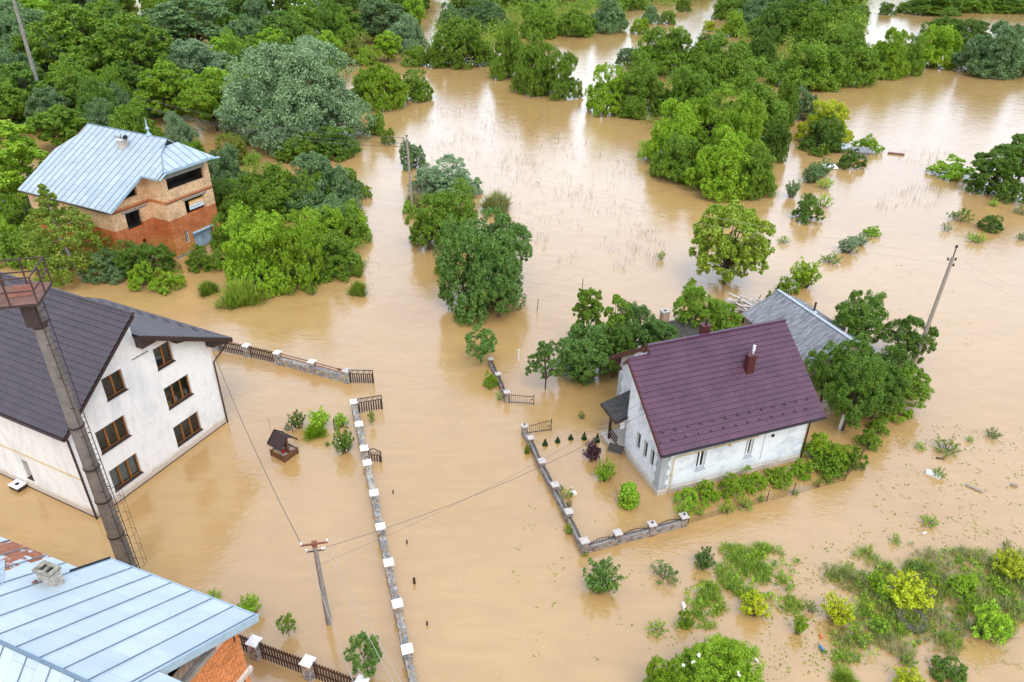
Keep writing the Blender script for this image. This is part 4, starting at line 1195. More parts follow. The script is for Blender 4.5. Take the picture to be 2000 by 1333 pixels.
def fence_wire():
    t = thing('fence', 'thin wire mesh fence on leaning posts round the plot of the maroon-roofed house', 'fence')
    posts = [((1343, 1023), (1346, 1010)), ((1497, 979.5), (1501.8, 957)), ((1547.8, 966.8), (1555, 943)), ((1598.5, 952.5), (1606, 928.5)), ((1649, 939), (1656, 913.5)), ((1681, 893), (1686, 874)), ((1722, 838), (1727, 820)), ((1762, 770), (1766, 752))]
    B = [(G(*a), hz(*b, G(*a))) for a, b in posts]
    for p, z in B:
        k = MB(); k.tube([(p[0], p[1], -.6), (p[0] + .02, p[1], z)], .025, 6); k.obj('post', MT['steel_dark'], t)
    m = MB()
    for (p, z), (q, y) in zip(B[:-1], B[1:]):
        L = np.linalg.norm(p - q); n = int(L / .16)
        for h in (.05, .3, .5):
            m.beam((p[0], p[1], h * min(1, z)), (q[0], q[1], h * min(1, y)), .008, .008)
        for i in range(n):
            a = p + (q - p) * i / n; c = p + (q - p) * min(1, (i + 3) / n); m.beam((a[0], a[1], 0), (c[0], c[1], .48), .004, .004); m.beam((c[0], c[1], 0), (a[0], a[1], .48), .004, .004)
    m.obj('mesh', MT['iron'], t)


fence_wire()


# ================================================================== GARDEN WELL
def well():
    a, b, c = G(532, 878, .45), G(553, 894, .45), G(577, 877, .45)
    ctr = (a + c) / 2; yaw = math.atan2(*(c - b)[[1, 0]]); s = .5
    t = thing('well', 'wooden garden well with a steep dark gabled roof standing in the flooded yard', 'well', (ctr[0], ctr[1], 0), yaw)
    hx, hy = .56, .62
    w = MB()
    for z in (-.5, -.1, .14, .32):
        zz = z + .15
        w.box((-hx, -hy, z), (hx, -hy + .05, zz)); w.box((-hx, hy - .05, z), (hx, hy, zz)); w.box((-hx, -hy + .05, z), (-hx + .05, hy - .05, zz)); w.box((hx - .05, -hy + .05, z), (hx, hy - .05, zz))
    for x in (-hx, hx):
        for y in (-hy, hy):
            w.box((x - .04, y - .04, -.5), (x + .04, y + .04, .5))
    w.obj('kerb', MT['wood_well'], t)
    w = MB(); w.box((-hx + .05, -hy + .05, .36), (-.12, hy - .05, .4)); w.box((.2, -hy + .05, .36), (hx - .05, hy - .05, .4)); w.box((-.12, .1, .36), (.2, hy - .05, .4)); w.obj('lid', MT['wood_grey'], t)
    for y in (-.4, .4):
        p = MB(); p.box((-.06, y - .06, .3), (.06, y + .06, 1.6)); p.obj('post', MT['wood_well'], t)
    d = MB(); d.tube([(0, -.4, .85), (0, .4, .85)], .13, 10); d.obj('windlass', MT['trim_brown'], t)
    r = MB()
    r.prism([(-.68, -.62, 1.12), (0, -.62, 1.72), (.68, -.62, 1.12), (.68, -.62, 1.06), (0, -.62, 1.65), (-.68, -.62, 1.06)], (0, 1.24, 0)); ro = r.obj('roof', MT['trim_brown'], t)
    r = MB()
    for i in range(7):
        y = -.54 + i * .18
        for x in (-.69, .67):
            r.prism([(x, y - .08, 1.11), (x, y + .08, 1.11), (x, y + .08, 1.03), (x, y, .95), (x, y - .08, 1.03)], (.02, 0, 0))
    for y in (-.65, .625):
        r.prism([(-.7, y, 1.05), (0, y, 1.68), (.7, y, 1.05), (.7, y, 1.15), (0, y, 1.8), (-.7, y, 1.15)], (0, .025, 0))
    r.obj('valance', MT['trim_brown'], ro)
    tag(MB().beam((.1, -.25, .44), (-.3, -.1, .46), .05, .05).obj('handle_stick', MT['amber'], loc=(ctr[0] - .25, ctr[1] - .2, 0)), 'yellow stick lying on the lid of the garden well', 'stick')
    k = MB(); k.tube([(0, 0, .41), (0, 0, .58)], [.1, .13], 9); tag(k.obj('bucket', MT['red'], loc=(ctr[0] + .05, ctr[1] - .3, 0)), 'red bucket on the lid of the garden well', 'bucket')


well()


# ================================================================== MAST, POLES, WIRES
def mast():
    b = G(265, 1150); top = hz(54, 580, b)
    yaw = math.radians(2)
    t = thing('mast', 'tall concrete mast with a rusty railed platform and a caged ladder', 'mast', b, 0)
    c = MB(); c.tube([(0, 0, -1), (0, 0, top - .15)], [.41, .245], 20); c.obj('column', MT['mast'], t, smooth=False)
    for i, z in enumerate((1.4, 3.9, 6.2, 8.2, 10.6, top - 1.4)):
        r = .41 - (.41 - .245) * (z + 1) / (top + 1)
        k = MB(); k.tube([(0, 0, z), (0, 0, z + .09)], r + .035, 18); k.obj('clamp', MT['steel_dark'], t)
    # platform laid out from its corners in the photo
    zt = top
    A = [G(100, 550.5, zt), G(74, 592.5, zt), G(-2, 598, zt)]
    x = A[1] - A[2]; x /= np.linalg.norm(x); y = A[0] - A[1]; wy = np.linalg.norm(y[:2]); y /= np.linalg.norm(y)
    x = V3((y[1], -y[0], 0)); c0 = A[1] - b
    wx = 2.35
    Lp = lambda u, v, z: c0 + (-u) * x + v * y + (0, 0, z - 0)
    p = MB(); p.prism([Lp(0, 0, -.06), Lp(wx, 0, -.06), Lp(wx, wy, -.06), Lp(0, wy, -.06)], (0, 0, .06)); pf = p.obj('platform', MT['rust'], t)
    p = MB(); p.prism([Lp(.45, .75, .004), Lp(1.35, .75, .004), Lp(1.35, wy - .1, .004), Lp(.45, wy - .1, .004)], (0, 0, .02)); p.obj('hatch', MT['rust_red'], pf)
    p = MB()
    for q, r in (((0, 0), (wx, 0)), ((0, 0), (0, wy)), ((wx, 0), (wx, wy)), ((0, wy), (wx, wy))):
        p.beam(Lp(*q, -.06), Lp(*r, -.06), .05, .1)
    p.obj('platform_edge', MT['steel_dark'], pf)
    p = MB(); H_ = 1.12
    ps = [(0, 0), (.98, 0), (wx, 0), (0, wy * .52), (0, wy), (.9, wy), (wx * .75, wy), (wx, wy * .5), (wx, wy)]
    for q in ps:
        p.beam(Lp(*q, -.08), Lp(*q, H_), .05, .05, (1, 0, 0))
    for z in (H_, .55):
        for q, r in (((0, 0), (wx, 0)), ((0, 0), (0, wy)), ((wx, 0), (wx, wy)), ((0, wy), (wx, wy))):
            p.beam(Lp(*q, z), Lp(*r, z), .05, .05)
    p.obj('railing', MT['rail_brown'], pf)
    p = MB(); p.tube([Lp(1.5, .08, .02), Lp(1.5, .08, .2), Lp(1.6, .06, .27)], .018, 5); p.tube([Lp(1.36, .1, .02), Lp(1.36, .1, .18), Lp(1.3, .14, .26)], .018, 5); p.obj('hook', MT['steel_dark'], pf)
    # floodlight on the far left corner
    p = MB(); q = Lp(1.95, wy * .9, 1.55); p.tube([q, q + (-.12, .05, .0), q + (-.32, .1, .02), q + (-.42, .12, .03)], [.02, .19, .2, .08], 12); p.obj('floodlight', MT['slate_ridge'], t)
    p = MB(); p.tube([Lp(1.95, wy * .9, .1), Lp(1.95, wy * .9, 1.5)], .022, 6); p.tube([Lp(1.75, .6, .7), Lp(1.62, .6, .95), Lp(1.5, .62, .9)], .05, 6); p.obj('light_arm', MT['steel_dark'], t)
    p = MB()
    p.box((-.3, -.36, top - 1.25), (.3, -.26, top - .2)); p.box((-.3, -.3, top - 1.25), (-.24, .3, top - 1.15)); p.box((.24, -.3, top - 1.25), (.3, .3, top - 1.15)); p.obj('platform_bracket', MT['steel_dark'], t)
    # ladder with rungs and safety hoops on the right side
    ca = math.radians(-18); e = V3((math.cos(ca), math.sin(ca), 0)); n = V3((-e[1], e[0], 0))
    ld = MB(); rr = lambda z: .41 - .165 * (z + 1) / (top + 1)
    for s in (-.19, .19):
        pts = [e * (rr(z) + .17) + n * s + (0, 0, z) for z in np.linspace(.2, top - .1, 14)]
        ld.tube(pts, .02, 5)
    for i in range(int((top - .4) / .3)):
        z = .35 + i * .3; ld.tube([e * (rr(z) + .17) - n * .19 + (0, 0, z), e * (rr(z) + .17) + n * .19 + (0, 0, z)], .013, 4)
    for z in np.arange(.6, top - .4, 1.6):
        for s in (-.19, .19):
            ld.beam(e * rr(z) + n * s + (0, 0, z), e * (rr(z) + .17) + n * s + (0, 0, z), .03, .03)
    lo = ld.obj('ladder', MT['steel_dark'], t)
    cg = MB()
    for z in np.arange(2.2, 7.5, 1.05):
        c = e * (rr(z) + .5) + (0, 0, z)
        pts = [c + .36 * (math.cos(a) * e + math.sin(a) * n) for a in np.linspace(-2.4, 2.4, 12)]; cg.tube(pts, .011, 4)
    for a in (-1., 0., 1.):
        cg.tube([e * (rr(z) + .5 + .36 * math.cos(a)) + n * .36 * math.sin(a) + (0, 0, z) for z in (2.2, 4.5, 7.4)], .009, 4)
    cg.obj('safety_cage', MT['steel_dark'], lo)


mast()


def tip(base, px, py):
    """point above `base` shown at pixel height py"""
    return hz(px, py, base)


def pole_low():
    b = G(643, 1218); z = hz(624, 1062, b)
    t = thing('utility_pole', 'concrete utility pole with a rusty crossarm beside the wooden fence', 'utility pole', b)
    m = MB(); top = (.0 - .12, .1, z)
    m.tube([(0, 0, -.8), (-.06, .03, z - .05)], [.17, .11], 4); m.obj('pole', MT['concrete'], t)
    a = math.radians(12); e = V3((math.cos(a), math.sin(a), 0)); c = V3((-.06, .03, z))
    m = MB(); m.beam(c - e * .62, c + e * .62, .07, .07); m.frame(c, e, (-e[1], e[0], 0), (0, 0, 1), .12, .1, .12); arm = m.obj('crossarm', MT['rust_red'], t)
    for s in (-.58, .58):
        m = MB(); p = c + e * s; m.tube([p + (0, 0, .04), p + (0, 0, .1), p + (0, 0, .2)], [.03, .06, .035], 8); m.obj('insulator', MT['ceramic'], arm)
    m = MB(); m.beam(c - e * .42 + (0, 0, -.45), c + e * .42 + (0, 0, -.45), .05, .05); ar2 = m.obj('crossarm', MT['steel_dark'], t)
    for s in (-.4, .32, .42):
        m = MB(); p = c + e * s + (0, 0, -.45); m.tube([p + (0, 0, .02), p + (0, 0, .08), p + (0, 0, .17)], [.03, .06, .035], 8); m.obj('insulator', MT['ceramic'], ar2)
    return b, c, e


PLB, PLC, PLE = pole_low()
PLC = PLC + PLB


def pole_plain(label, base, topz, lean, r0, r1, m, pinlen=.9, arms=True, n=8, collar=None):
    t = thing('utility_pole', label, 'utility pole', base)
    k = MB(); tp = V3((lean[0], lean[1], topz)); k.tube([(-lean[0] * .1, -lean[1] * .1, -1), tuple(tp)], [r0, r1], n); k.obj('pole', m, t)
    if pinlen:
        k = MB(); k.tube([tp - (0, 0, .1), tp + (0, 0, pinlen)], .04, 6); k.tube([tp + (0, 0, pinlen), tp + (0, 0, pinlen + .18)], .09, 8); k.obj('top_pin', MT['steel_dark'], t)
    if arms:
        for s, dz in ((-.28, -.25), (.28, -.25), (.26, -.7)):
            k = MB(); k.tube([tp + (0, 0, dz), tp + (s, .05, dz + .02)], .025, 5); k.tube([tp + (s, .05, dz), tp + (s, .05, dz + .2)], .06, 7); k.obj('insulator', MT['steel_dark'], t)
    return V3(base) + tp


PMB = G(806, 415)
PM = pole_plain('wooden utility pole standing in the water beside the silver willow bush', PMB, hz(797, 277, PMB), (-.15, .0), .17, .11, MT['wood_grey'], .55)
PRB = G(1779, 728)
PR = pole_plain('long leaning brown utility pole in open water right of the maroon-roofed house', PRB, hz(1858, 507, PRB), (.35, .3), .17, .12, MT['wood_grey'], .75)
PUB = G(95, 240)
PU = pole_plain('tall grey concrete pole leaving the picture at the upper left', PUB, hz(27, -8, PUB), (.4, 0), .34, .22, MT['concrete'], 0, False)


def pole_a():
    b = G(188, 222); z = hz(184, 163, b)
    t = thing('utility_pole', 'small A-shaped wooden pole with white insulators in the wood beyond the brick house', 'utility pole', b)
    m = MB(); m.tube([(0, 0, -.5), (0, 0, z)], [.18, .14], 7); m.tube([(1.3, .1, -.5), (.1, 0, z - .2)], [.17, .12], 7); m.obj('pole', MT['wood_grey'], t)
    for i, (x, dz) in enumerate(((-.75, .1), (.75, .1), (-.6, -.75), (.6, -.75), (.0, .45))):
        k = MB(); k.tube([(x, 0, z + dz - .1), (x, 0, z + dz + .3)], [.13, .08], 7); k.obj('insulator', MT['ceramic'], t)
    k = MB(); k.beam((-.9, 0, z), (.9, 0, z), .12, .12); k.beam((-.75, 0, z - .85), (.75, 0, z - .85), .12, .12); k.obj('crossarm', MT['wood_grey'], t)
    return b + V3((0, 0, z))


PA = pole_a()


def cable(a, b, sag, r, m, label, name='cable'):
    a, b = V3(a), V3(b); pts = [a + (b - a) * u - V3((0, 0, sag * 4 * u * (1 - u))) for u in np.linspace(0, 1, 25)]
    tag(MB().tube(pts, r, 4, False).obj(name, m), label, 'cable')


pu2 = V3((PUB[0] + .3, PUB[1], hz(30, 5, PUB)))
cable(pu2, PA + (-.75, 0, .4), 1.0, .035, MT['wire'], 'left strand of the line from the tall grey pole to the A-shaped pole')
cable(pu2 + (.5, 0, .8), PA + (.75, 0, .4), .6, .035, MT['wire'], 'right strand of the line from the tall grey pole to the A-shaped pole')
cable(PA + (.7, 0, .35), PM + (-.2, 0, .4), 1.7, .028, MT['wire'], 'highest of three lines between the A-shaped pole and the pole by the silver bush')
cable(PA + (-.7, 0, -.5), PM + (-.28, 0, -.2), 1.9, .028, MT['wire'], 'middle of three lines between the A-shaped pole and the pole by the silver bush')
cable(PA + (.6, 0, -.8), PM + (.26, 0, -.6), 2.1, .028, MT['wire'], 'lowest of three lines between the A-shaped pole and the pole by the silver bush')
cable(PM + (.28, 0, 0), PR + (-.28, 0, .1), 1.1, .008, MT['wire_pale'], 'upper pale line from the silver bush pole to the leaning brown pole')
cable(PM + (.26, 0, -.5), PR + (-.2, 0, -.5), 1.3, .008, MT['wire_pale'], 'lower pale line from the silver bush pole to the leaning brown pole')
far = V3(G(2140, 610, 8.2))
cable(PR + (.28, 0, .1), far, .5, .008, MT['wire_pale'], 'upper pale line leaving the leaning brown pole towards the right')
cable(PR + (.26, 0, -.5), far + (0, 0, -.7), .5, .008, MT['wire_pale'], 'lower pale line leaving the leaning brown pole towards the right')
# service lines from the low concrete pole
cable(PLC - PLE * .58 + (0, 0, .15), wloc(10.3, -.1, 6.0), .9, .016, MT['wire'], 'single dark line from the low concrete pole up to the white house')
cable(PLC + PLE * .3 + (0, 0, -.35), rloc(-.05, 2.0, 5.05), .8, .017, MT['wire'], 'thick service line from the low concrete pole to the maroon-roofed house')
cable(PLC + PLE * .1 + (0, 0, -1.35), rloc(-.05, 2.7, 5.35), .65, .009, MT['wire'], 'thin service line hanging below the thick one to the maroon-roofed house')
for p, px, s in ((PLC - PLE * .4 + (0, 0, -.3), 716, 'left'), (PLC + PLE * .42 + (0, 0, -.3), 805, 'middle'), (PLC + PLE * .58 + (0, 0, .15), 822, 'right')):
    cable(p, G(px, 1400, 7.4), .35, .0125, MT['wire_pale'], 'pale bare line from the low concrete pole over the picket fence, %s of three' % s)


# ================================================================== DEBRIS, POSTS, TYRE, WOODPILE
def tg(mbx, name, m, label, cat, loc=None, group=None):
    return tag(mbx.obj(name, m, loc=loc), label, cat, group)


def stick(px, py, h, label, r=.05, lean=(0, 0), m='wood_dark', name='post', cat='post'):
    p = G(px, py); b = MB(); b.tube([(0, 0, -.4), (lean[0], lean[1], h)], [r, r * .8], 7); tg(b, name, MT[m], label, cat, tuple(p))


stick(768, 964, .26, 'dark road post stump with a thin rod, top of four beside the road wall', .05)
stick(795, 1062, .28, 'dark stump of a road post beside the road wall, second of four from the top', .05)
stick(809.5, 1140, .42, 'thick dark mossy road post beside the road wall, third of four from the top', .085)
stick(834.5, 1221, .27, 'dark stump of a road post, lowest of four beside the road wall', .055)
stick(1048.5, 607, 1.2, 'lone slim green-tipped sapling stake standing in open water', .035, (.1, 0), 'bark')
stick(1013, 704, 1.0, 'white post behind the short crumbling garden wall', .07, (0, 0), 'pvc')
stick(653.5, 838, .8, 'dark stake to the right of the round bright green bush by the road wall', .035)
stick(572, 845, .85, 'dark stake to the left of the flowering rose bush', .03)
stick(529, 833, .7, 'thin bare twig standing in the yard beside the well', .012, (-.1, 0), 'bark', 'twig', 'twig')
stick(1137, 571, 1.4, 'bare pole sticking out above the narrow dark tree', .04, (0, 0), 'bark')


def slab(px, py, sx, sy, rz, m, label, name='board', h=.06, tilt=0., cat='board'):
    p = G(px, py); b = MB(); b.box((-sx / 2, -sy / 2, -.03), (sx / 2, sy / 2, h)); o = tg(b, name, MT[m], label, cat, (p[0], p[1], .05)); o.rotation_euler = (tilt, tilt * .5, rz)


slab(1822, 929, .85, .42, -.62, 'white_paint', 'thick white foam slab floating by a grassy clump on the right', 'foam_slab', .13, .05, 'slab')
slab(1902, 955, .95, .2, -.75, 'wood_grey', 'narrow pale plank floating on the open water at the far right', 'plank', .04, 0, 'plank')
slab(1750, 302, 2.2, .5, -.35, 'rust', 'reddish floating frame in open water beyond the right-hand bushes', 'floating_frame', .15, 0, 'frame')
slab(1335, 1190, .14, .45, .05, 'white_paint', 'small white box lying on the grass in the lower right water', 'box', .22, 0, 'box')
slab(1120, 966, .3, .26, .4, 'white_paint', 'white bag floating beside the flowers on the garden wall', 'bag', .12, .2, 'bag')
slab(1603, 1245, .1, .22, .1, 'orange', 'small orange plastic piece at the edge of the grass patch', 'plastic_piece', .05, 0, 'litter')
slab(1603, 1268, .1, .26, .2, 'blue', 'small blue plastic bottle at the edge of the grass patch', 'bottle', .1, 0, 'bottle')
slab(1836, 897, .5, .08, -.3, 'bark', 'short dark stick floating above the white foam slab', 'driftwood', .05, 0, 'stick')
slab(1980, 950, .36, .14, -.35, 'wood_grey', 'short pale log floating at the right edge', 'log', .12, 0, 'log')
slab(697, 542, .7, .07, -.5, 'bark', 'dark driftwood between two grass tufts off the bushes', 'driftwood', .06, 0, 'stick')
slab(1805, 1043, .3, .1, .5, 'white_paint', 'scrap of white litter beside a floating weed, right side', 'litter', .04, 0, 'litter')


def tyre():
    p = G(1779, 1212)
    mbx = MB(); R, r = .62, .2
    for i in range(28):
        for j in range(10):
            a, b = 2 * math.pi * i / 28, 2 * math.pi * j / 10
            q = R + r * math.cos(b); mbx.v.append((q * math.cos(a), q * math.sin(a), .24 * math.sin(b) * 1.0 + .05))
            i2, j2 = (i + 1) % 28, (j + 1) % 10
            mbx.f.append((i * 10 + j, i2 * 10 + j, i2 * 10 + j2, i * 10 + j2))
    o = tg(mbx, 'tyre', MT['tyre'], 'big worn tyre lying half hidden under a yellow bush', 'tyre', (p[0], p[1], .02))
    o.rotation_euler = (.12, .05, 0)


tyre()


def woodpile():
    p = G(1468, 622); t = thing('woodpile', 'heap of pale broken boards and firewood behind the corrugated shed', 'woodpile', p, 0); r = random.Random(5)
    b = MB()
    for i in range(34):
        a = r.uniform(-1.1, .1); c = V3((r.uniform(-1.4, 1.4), r.uniform(-.6, 1.6), r.uniform(.5, 1.25))); d = V3((math.cos(a), math.sin(a), r.uniform(-.12, .12))) * r.uniform(.5, 1.2)
        b.beam(c - d, c + d, r.uniform(.12, .3), .035)
    b.obj('boards', MT['board_pale'], t)
    b = MB()
    for i in range(60):
        x = -1.3 + (i % 12) * .23; z = .08 + (i // 12) * .16; b.tube([(x, -.9, z), (x, -.2, z)], .085, 7)
    b.obj('firewood', MT['wood_well'], t)
    b = MB()
    for q in ((-1.2, .8), (.6, 1.2), (1.2, .4)):
        b.tube([(q[0], q[1], .9), (q[0] + .35, q[1] + .2, 1.6)], [.06, .03], 5)
    b.obj('branches', MT['bark'], t)
    a, c = G(1468, 640, 1.0), G(1477, 612, 1.6)
    tg(MB().beam(a, c, .07, .07), 'pole', MT['pvc'], 'white pole leaning between the woodpile and the maroon roof', 'pole')
    for i, (q, w) in enumerate((((1690, 668), (1738, 653)), ((1650, 655), (1655, 640)), ((1760, 730), (1790, 690)))):
        tg(MB().beam(G(*q, .9 if i != 1 else 2.7), G(*w, .9 if i != 1 else 3.0), .16, .05), 'board', MT['pvc'] if i == 0 else MT['wood_grey'],
           ('long pale gutter bar sticking out past the shed towards the right', 'short pale board propped on the ridge of the shed', 'weathered rail at the water edge under the leaning pole')[i], 'board')


woodpile()


# ================================================================== VEGETATION
def unit(v):
    return v / (np.linalg.norm(v, axis=-1, keepdims=True) + 1e-9)


def quad_mesh(name, Q):
    n = len(Q); me = bpy.data.meshes.new(name)
    me.vertices.add(n * 4); me.vertices.foreach_set('co', Q.reshape(-1).astype(np.float32))
    me.loops.add(n * 4); me.loops.foreach_set('vertex_index', np.arange(n * 4, dtype=np.int32))
    me.polygons.add(n); me.polygons.foreach_set('loop_start', np.arange(0, n * 4, 4, dtype=np.int32)); me.polygons.foreach_set('loop_total', np.full(n, 4, dtype=np.int32))
    me.update(); me.validate(); me.materials.append(None)
    return me


def leaf_quads(rs, S, sd, sr, nleaf, ll, lw, up=.45, droop=0., zmin=.04):
    """Leaf clusters round sub-clump centres S (outward direction sd, radius sr)."""
    n = len(S); d = unit(rs.normal(size=(n, nleaf, 3)) + .55 * sd[:, None, :])
    p = S[:, None, :] + d * (sr[:, None] * rs.uniform(.1, 1, (n, nleaf)) ** .45)[..., None]
    nr = unit(.7 * d + .7 * rs.normal(size=d.shape) + np.array([0, 0, up]))
    t = unit(np.cross(nr, rs.normal(size=d.shape))); t = unit(t + np.array([0, 0, -droop])); b = unit(np.cross(nr, t))
    k = rs.uniform(.6, 1.25, (n, nleaf, 1)); L, W = ll * k / 2, lw * k / 2
    c = p + nr * L * .25
    q = np.stack([p - t * L, c + b * W + t * L * .1, p + t * L, c - b * W + t * L * .1], 2).reshape(-1, 4, 3)
    return q[q[:, :, 2].min(1) > zmin]


def clumps(rs, C, R, ctr, ns, spread=(.62, 1.02), srr=(.26, .42), zs=.9, upb=.35):
    n = len(C); out = unit(C - ctr)
    sd = unit(rs.normal(size=(n, ns, 3)) + .6 * out[:, None, :] + np.array([0, 0, upb]))
    S = C[:, None, :] + sd * (R[:, None] * rs.uniform(*spread, (n, ns)))[..., None] * np.array([1, 1, zs])
    sr = R[:, None] * rs.uniform(*srr, (n, ns))
    return S.reshape(-1, 3), sd.reshape(-1, 3), sr.reshape(-1)


def tubes_mesh(name, paths, m):
    mb = MB()
    for pts, rads in paths:
        mb.tube(pts, rads, 6)
    me = bpy.data.meshes.new(name); me.from_pydata(mb.v, [], mb.f); me.update(); me.materials.append(None)
    return me


PROTO = {}


def limb(rs, a, b, r0, r1, bow=.15):
    a, b = V3(a), V3(b); d = b - a; j = rs.normal(size=3) * np.linalg.norm(d) * bow * .5
    return [a, a + d * .35 + j + (0, 0, .06 * np.linalg.norm(d)), a + d * .7 + j * .6 + (0, 0, .05 * np.linalg.norm(d)), b], [r0, r0 * .72 + r1 * .28, r0 * .4 + r1 * .6, r1]


def make_proto(kind, seed):
    rs = np.random.RandomState(seed)
    g = lambda n: np.arange(n) * 2.39996 + rs.uniform(0, 6)
    if kind in ('bigdome', 'dome', 'mdome', 'shrub'):
        R, H, n, ns, nl, ll, lw = dict(bigdome=(9., 13., 46, 32, 60, .34, .16), dome=(6., 8.5, 28, 26, 62, .31, .15), mdome=(3.5, 4.8, 20, 22, 60, .19, .1), shrub=(1.5, 1.9, 13, 14, 42, .125, .068))[kind]
        u = (np.arange(n) + .5) / n; el = np.arcsin(.0 + .97 * u ** .95); az = g(n) + rs.normal(size=n) * .25; k = rs.uniform(.46, .82, n)
        C = np.stack([np.cos(el) * np.cos(az) * R * k, np.cos(el) * np.sin(az) * R * k, np.sin(el) * H * k + .09 * H], 1)
        m = max(6, n // 3); az = g(m) * 1.7; kk = rs.uniform(.58, .74, m); ring = np.stack([np.cos(az) * R * kk, np.sin(az) * R * kk, rs.uniform(.04, .2, m) * H], 1)
        C = np.concatenate([C, ring, rs.normal(size=(4, 3)) * R * .18 + (0, 0, H * .45)]); f = 1. if n < 40 else .85; Rr = R * f * (.16 + .28 * rs.uniform(0, 1, len(C)) ** 1.3)
        S, sd, sr = clumps(rs, C, Rr, np.array([0, 0, H * .2]), ns, srr=(.19, .34))
        Q = leaf_quads(rs, S, sd, sr, nl, ll, lw, droop=.2 if 'dome' == kind[-4:] and kind != 'mdome' else .0)
        paths = [limb(rs, (rs.normal() * .06 * R, rs.normal() * .06 * R, -.5), c * .92, R * .03, R * .008) for c in C[::2]]
    elif kind in ('tree', 'mtree', 'stree', 'tall', 'walnut'):
        R, H, zc, n, ns, nl, ll, lw, tr = dict(tree=(4.2, 10., .54, 20, 24, 58, .32, .16, .22), tall=(3.2, 11., .53, 18, 22, 52, .3, .15, .2), mtree=(3.3, 6.6, .55, 19, 21, 56, .2, .105, .15),
                                              stree=(1.7, 3.4, .6, 13, 14, 36, .15, .085, .06), walnut=(3.6, 6.8, .52, 30, 15, 30, .27, .15, .14))[kind]
        z = np.linspace(-.8, .9, n) + rs.uniform(-.1, .1, n); az = g(n); rad = np.sqrt(np.clip(1 - z * z, .1, 1)) * rs.uniform(.44, .82, n)
        V = H * (1 - zc) * .84
        C = np.stack([np.cos(az) * R * rad, np.sin(az) * R * rad, H * zc + z * V * rs.uniform(.8, .98, n)], 1)
        sc = (.2, .31) if kind == 'walnut' else (.22, .4)
        C = np.concatenate([C, rs.normal(size=(3, 3)) * R * .15 + (0, 0, H * zc)]); Rr = R * rs.uniform(*sc, len(C))
        S, sd, sr = clumps(rs, C, Rr, np.array([0, 0, H * .42]), ns, srr=(.2, .36), upb=.4)
        Q = leaf_quads(rs, S, sd, sr, nl, ll, lw, droop=.2)
        fork = np.array([rs.normal() * .05 * R, rs.normal() * .05 * R, H * .24])
        paths = [([(0, 0, -.8), tuple(fork * .5), tuple(fork)], [tr * 1.15, tr, tr * .85])]
        paths += [limb(rs, fork * rs.uniform(.75, 1.), c, tr * .5, tr * .12) for c in C]
    elif kind in ('fan', 'sparse', 'rose'):
        R, H, n = dict(fan=(1.2, 1.7, 26), sparse=(1.3, 1.5, 17), rose=(1.2, 1.9, 24))[kind]
        az = g(n); rr = np.sqrt((np.arange(n) + .5) / n)
        T = np.stack([np.cos(az) * rr * R * .9, np.sin(az) * rr * R * .9, H * (.98 - .42 * rr ** 2) * rs.uniform(.5, 1.1, n)], 1)
        paths, S = [], []
        for t in T:
            p, r_ = limb(rs, (t[0] * .12, t[1] * .12, -.4), t, .035, .008, .1); paths.append((p, r_))
            for u in ((.45, .62, .78, .9, 1.) if kind != 'sparse' else (.6, .82, 1.)):
                S.append(V3(p[0]) * (1 - u) ** 2 + 2 * u * (1 - u) * V3(p[2]) * .9 + V3(p[3]) * u * u + rs.normal(size=3) * .05)
        S = np.array(S); sd = unit(S * (1, 1, .3) + np.array([0, 0, .5])); sr = R * rs.uniform(.08, .19, len(S))
        Q = leaf_quads(rs, S, sd, sr, 16 if kind != 'sparse' else 15, .17, .085, up=.3)
    elif kind == 'cone':
        R, H, n = 1., 2.6, 150
        zz = rs.uniform(.03, 1, n) ** 1.25; az = g(n); rad = (1 - zz) * .88 * R
        S = np.stack([np.cos(az) * rad, np.sin(az) * rad, zz * H * .97], 1); sd = unit(S * (1, 1, 0) + np.array([0, 0, .25])); sr = .12 + .22 * (1 - zz)
        Q = leaf_quads(rs, S, sd, sr, 34, .26, .13, up=.2); paths = [([(0, 0, -.4), (0, 0, H * .9)], [.07, .02])]
    elif kind == 'column':
        R, H, n = 1., 2.6, 120
        zz = rs.uniform(.02, 1, n); az = g(n); rad = R * .62 * np.sqrt(np.clip(1 - (zz - .34) ** 2 / .45, .02, 1)) * rs.uniform(.7, 1.1, n)
        S = np.stack([np.cos(az) * rad, np.sin(az) * rad, zz * H], 1); sd = unit(S * (1, 1, 0) + np.array([0, 0, .25])); sr = np.full(n, .24)
        Q = leaf_quads(rs, S, sd, sr, 22, .3, .17, up=.3); paths = [([(0, 0, -.4), (0, 0, H * .9)], [.07, .02])]
    elif kind == 'birch':
        R, H = 2.6, 8.
        n = 40; zz = np.linspace(.14, .99, n); az = g(n); rad = R * np.interp(zz, [.1, .3, .6, .72, .8, .9, 1.], [.7, .8, .68, .42, .2, .13, .03]) * rs.uniform(.45, .9, n)
        C = np.stack([np.cos(az) * rad, np.sin(az) * rad, zz * H], 1); Rr = np.interp(zz, [.1, .65, .8, 1.], [.95, .75, .32, .2]) * rs.uniform(.8, 1.1, n)
        S, sd, sr = clumps(rs, C, Rr, np.array([0, 0, H * .4]), 10, zs=1.15, upb=.0)
        keep = rs.uniform(size=len(S)) > .25 * (S[:, 2] > H * .72); S, sd, sr = S[keep], sd[keep], sr[keep]
        Q = leaf_quads(rs, S, sd, sr, 40, .2, .11, up=.2, droop=.9)
        paths = [([(.35, -.5, -.6), (.2, -.25, 1.5), (0, 0, H * .5), (0, 0, H * .97)], [.13, .11, .07, .02])] + [limb(rs, (0, 0, c[2] * .92), c, .03, .01) for c in C[::2]]
    elif kind == 'tuft':
        n = 1100
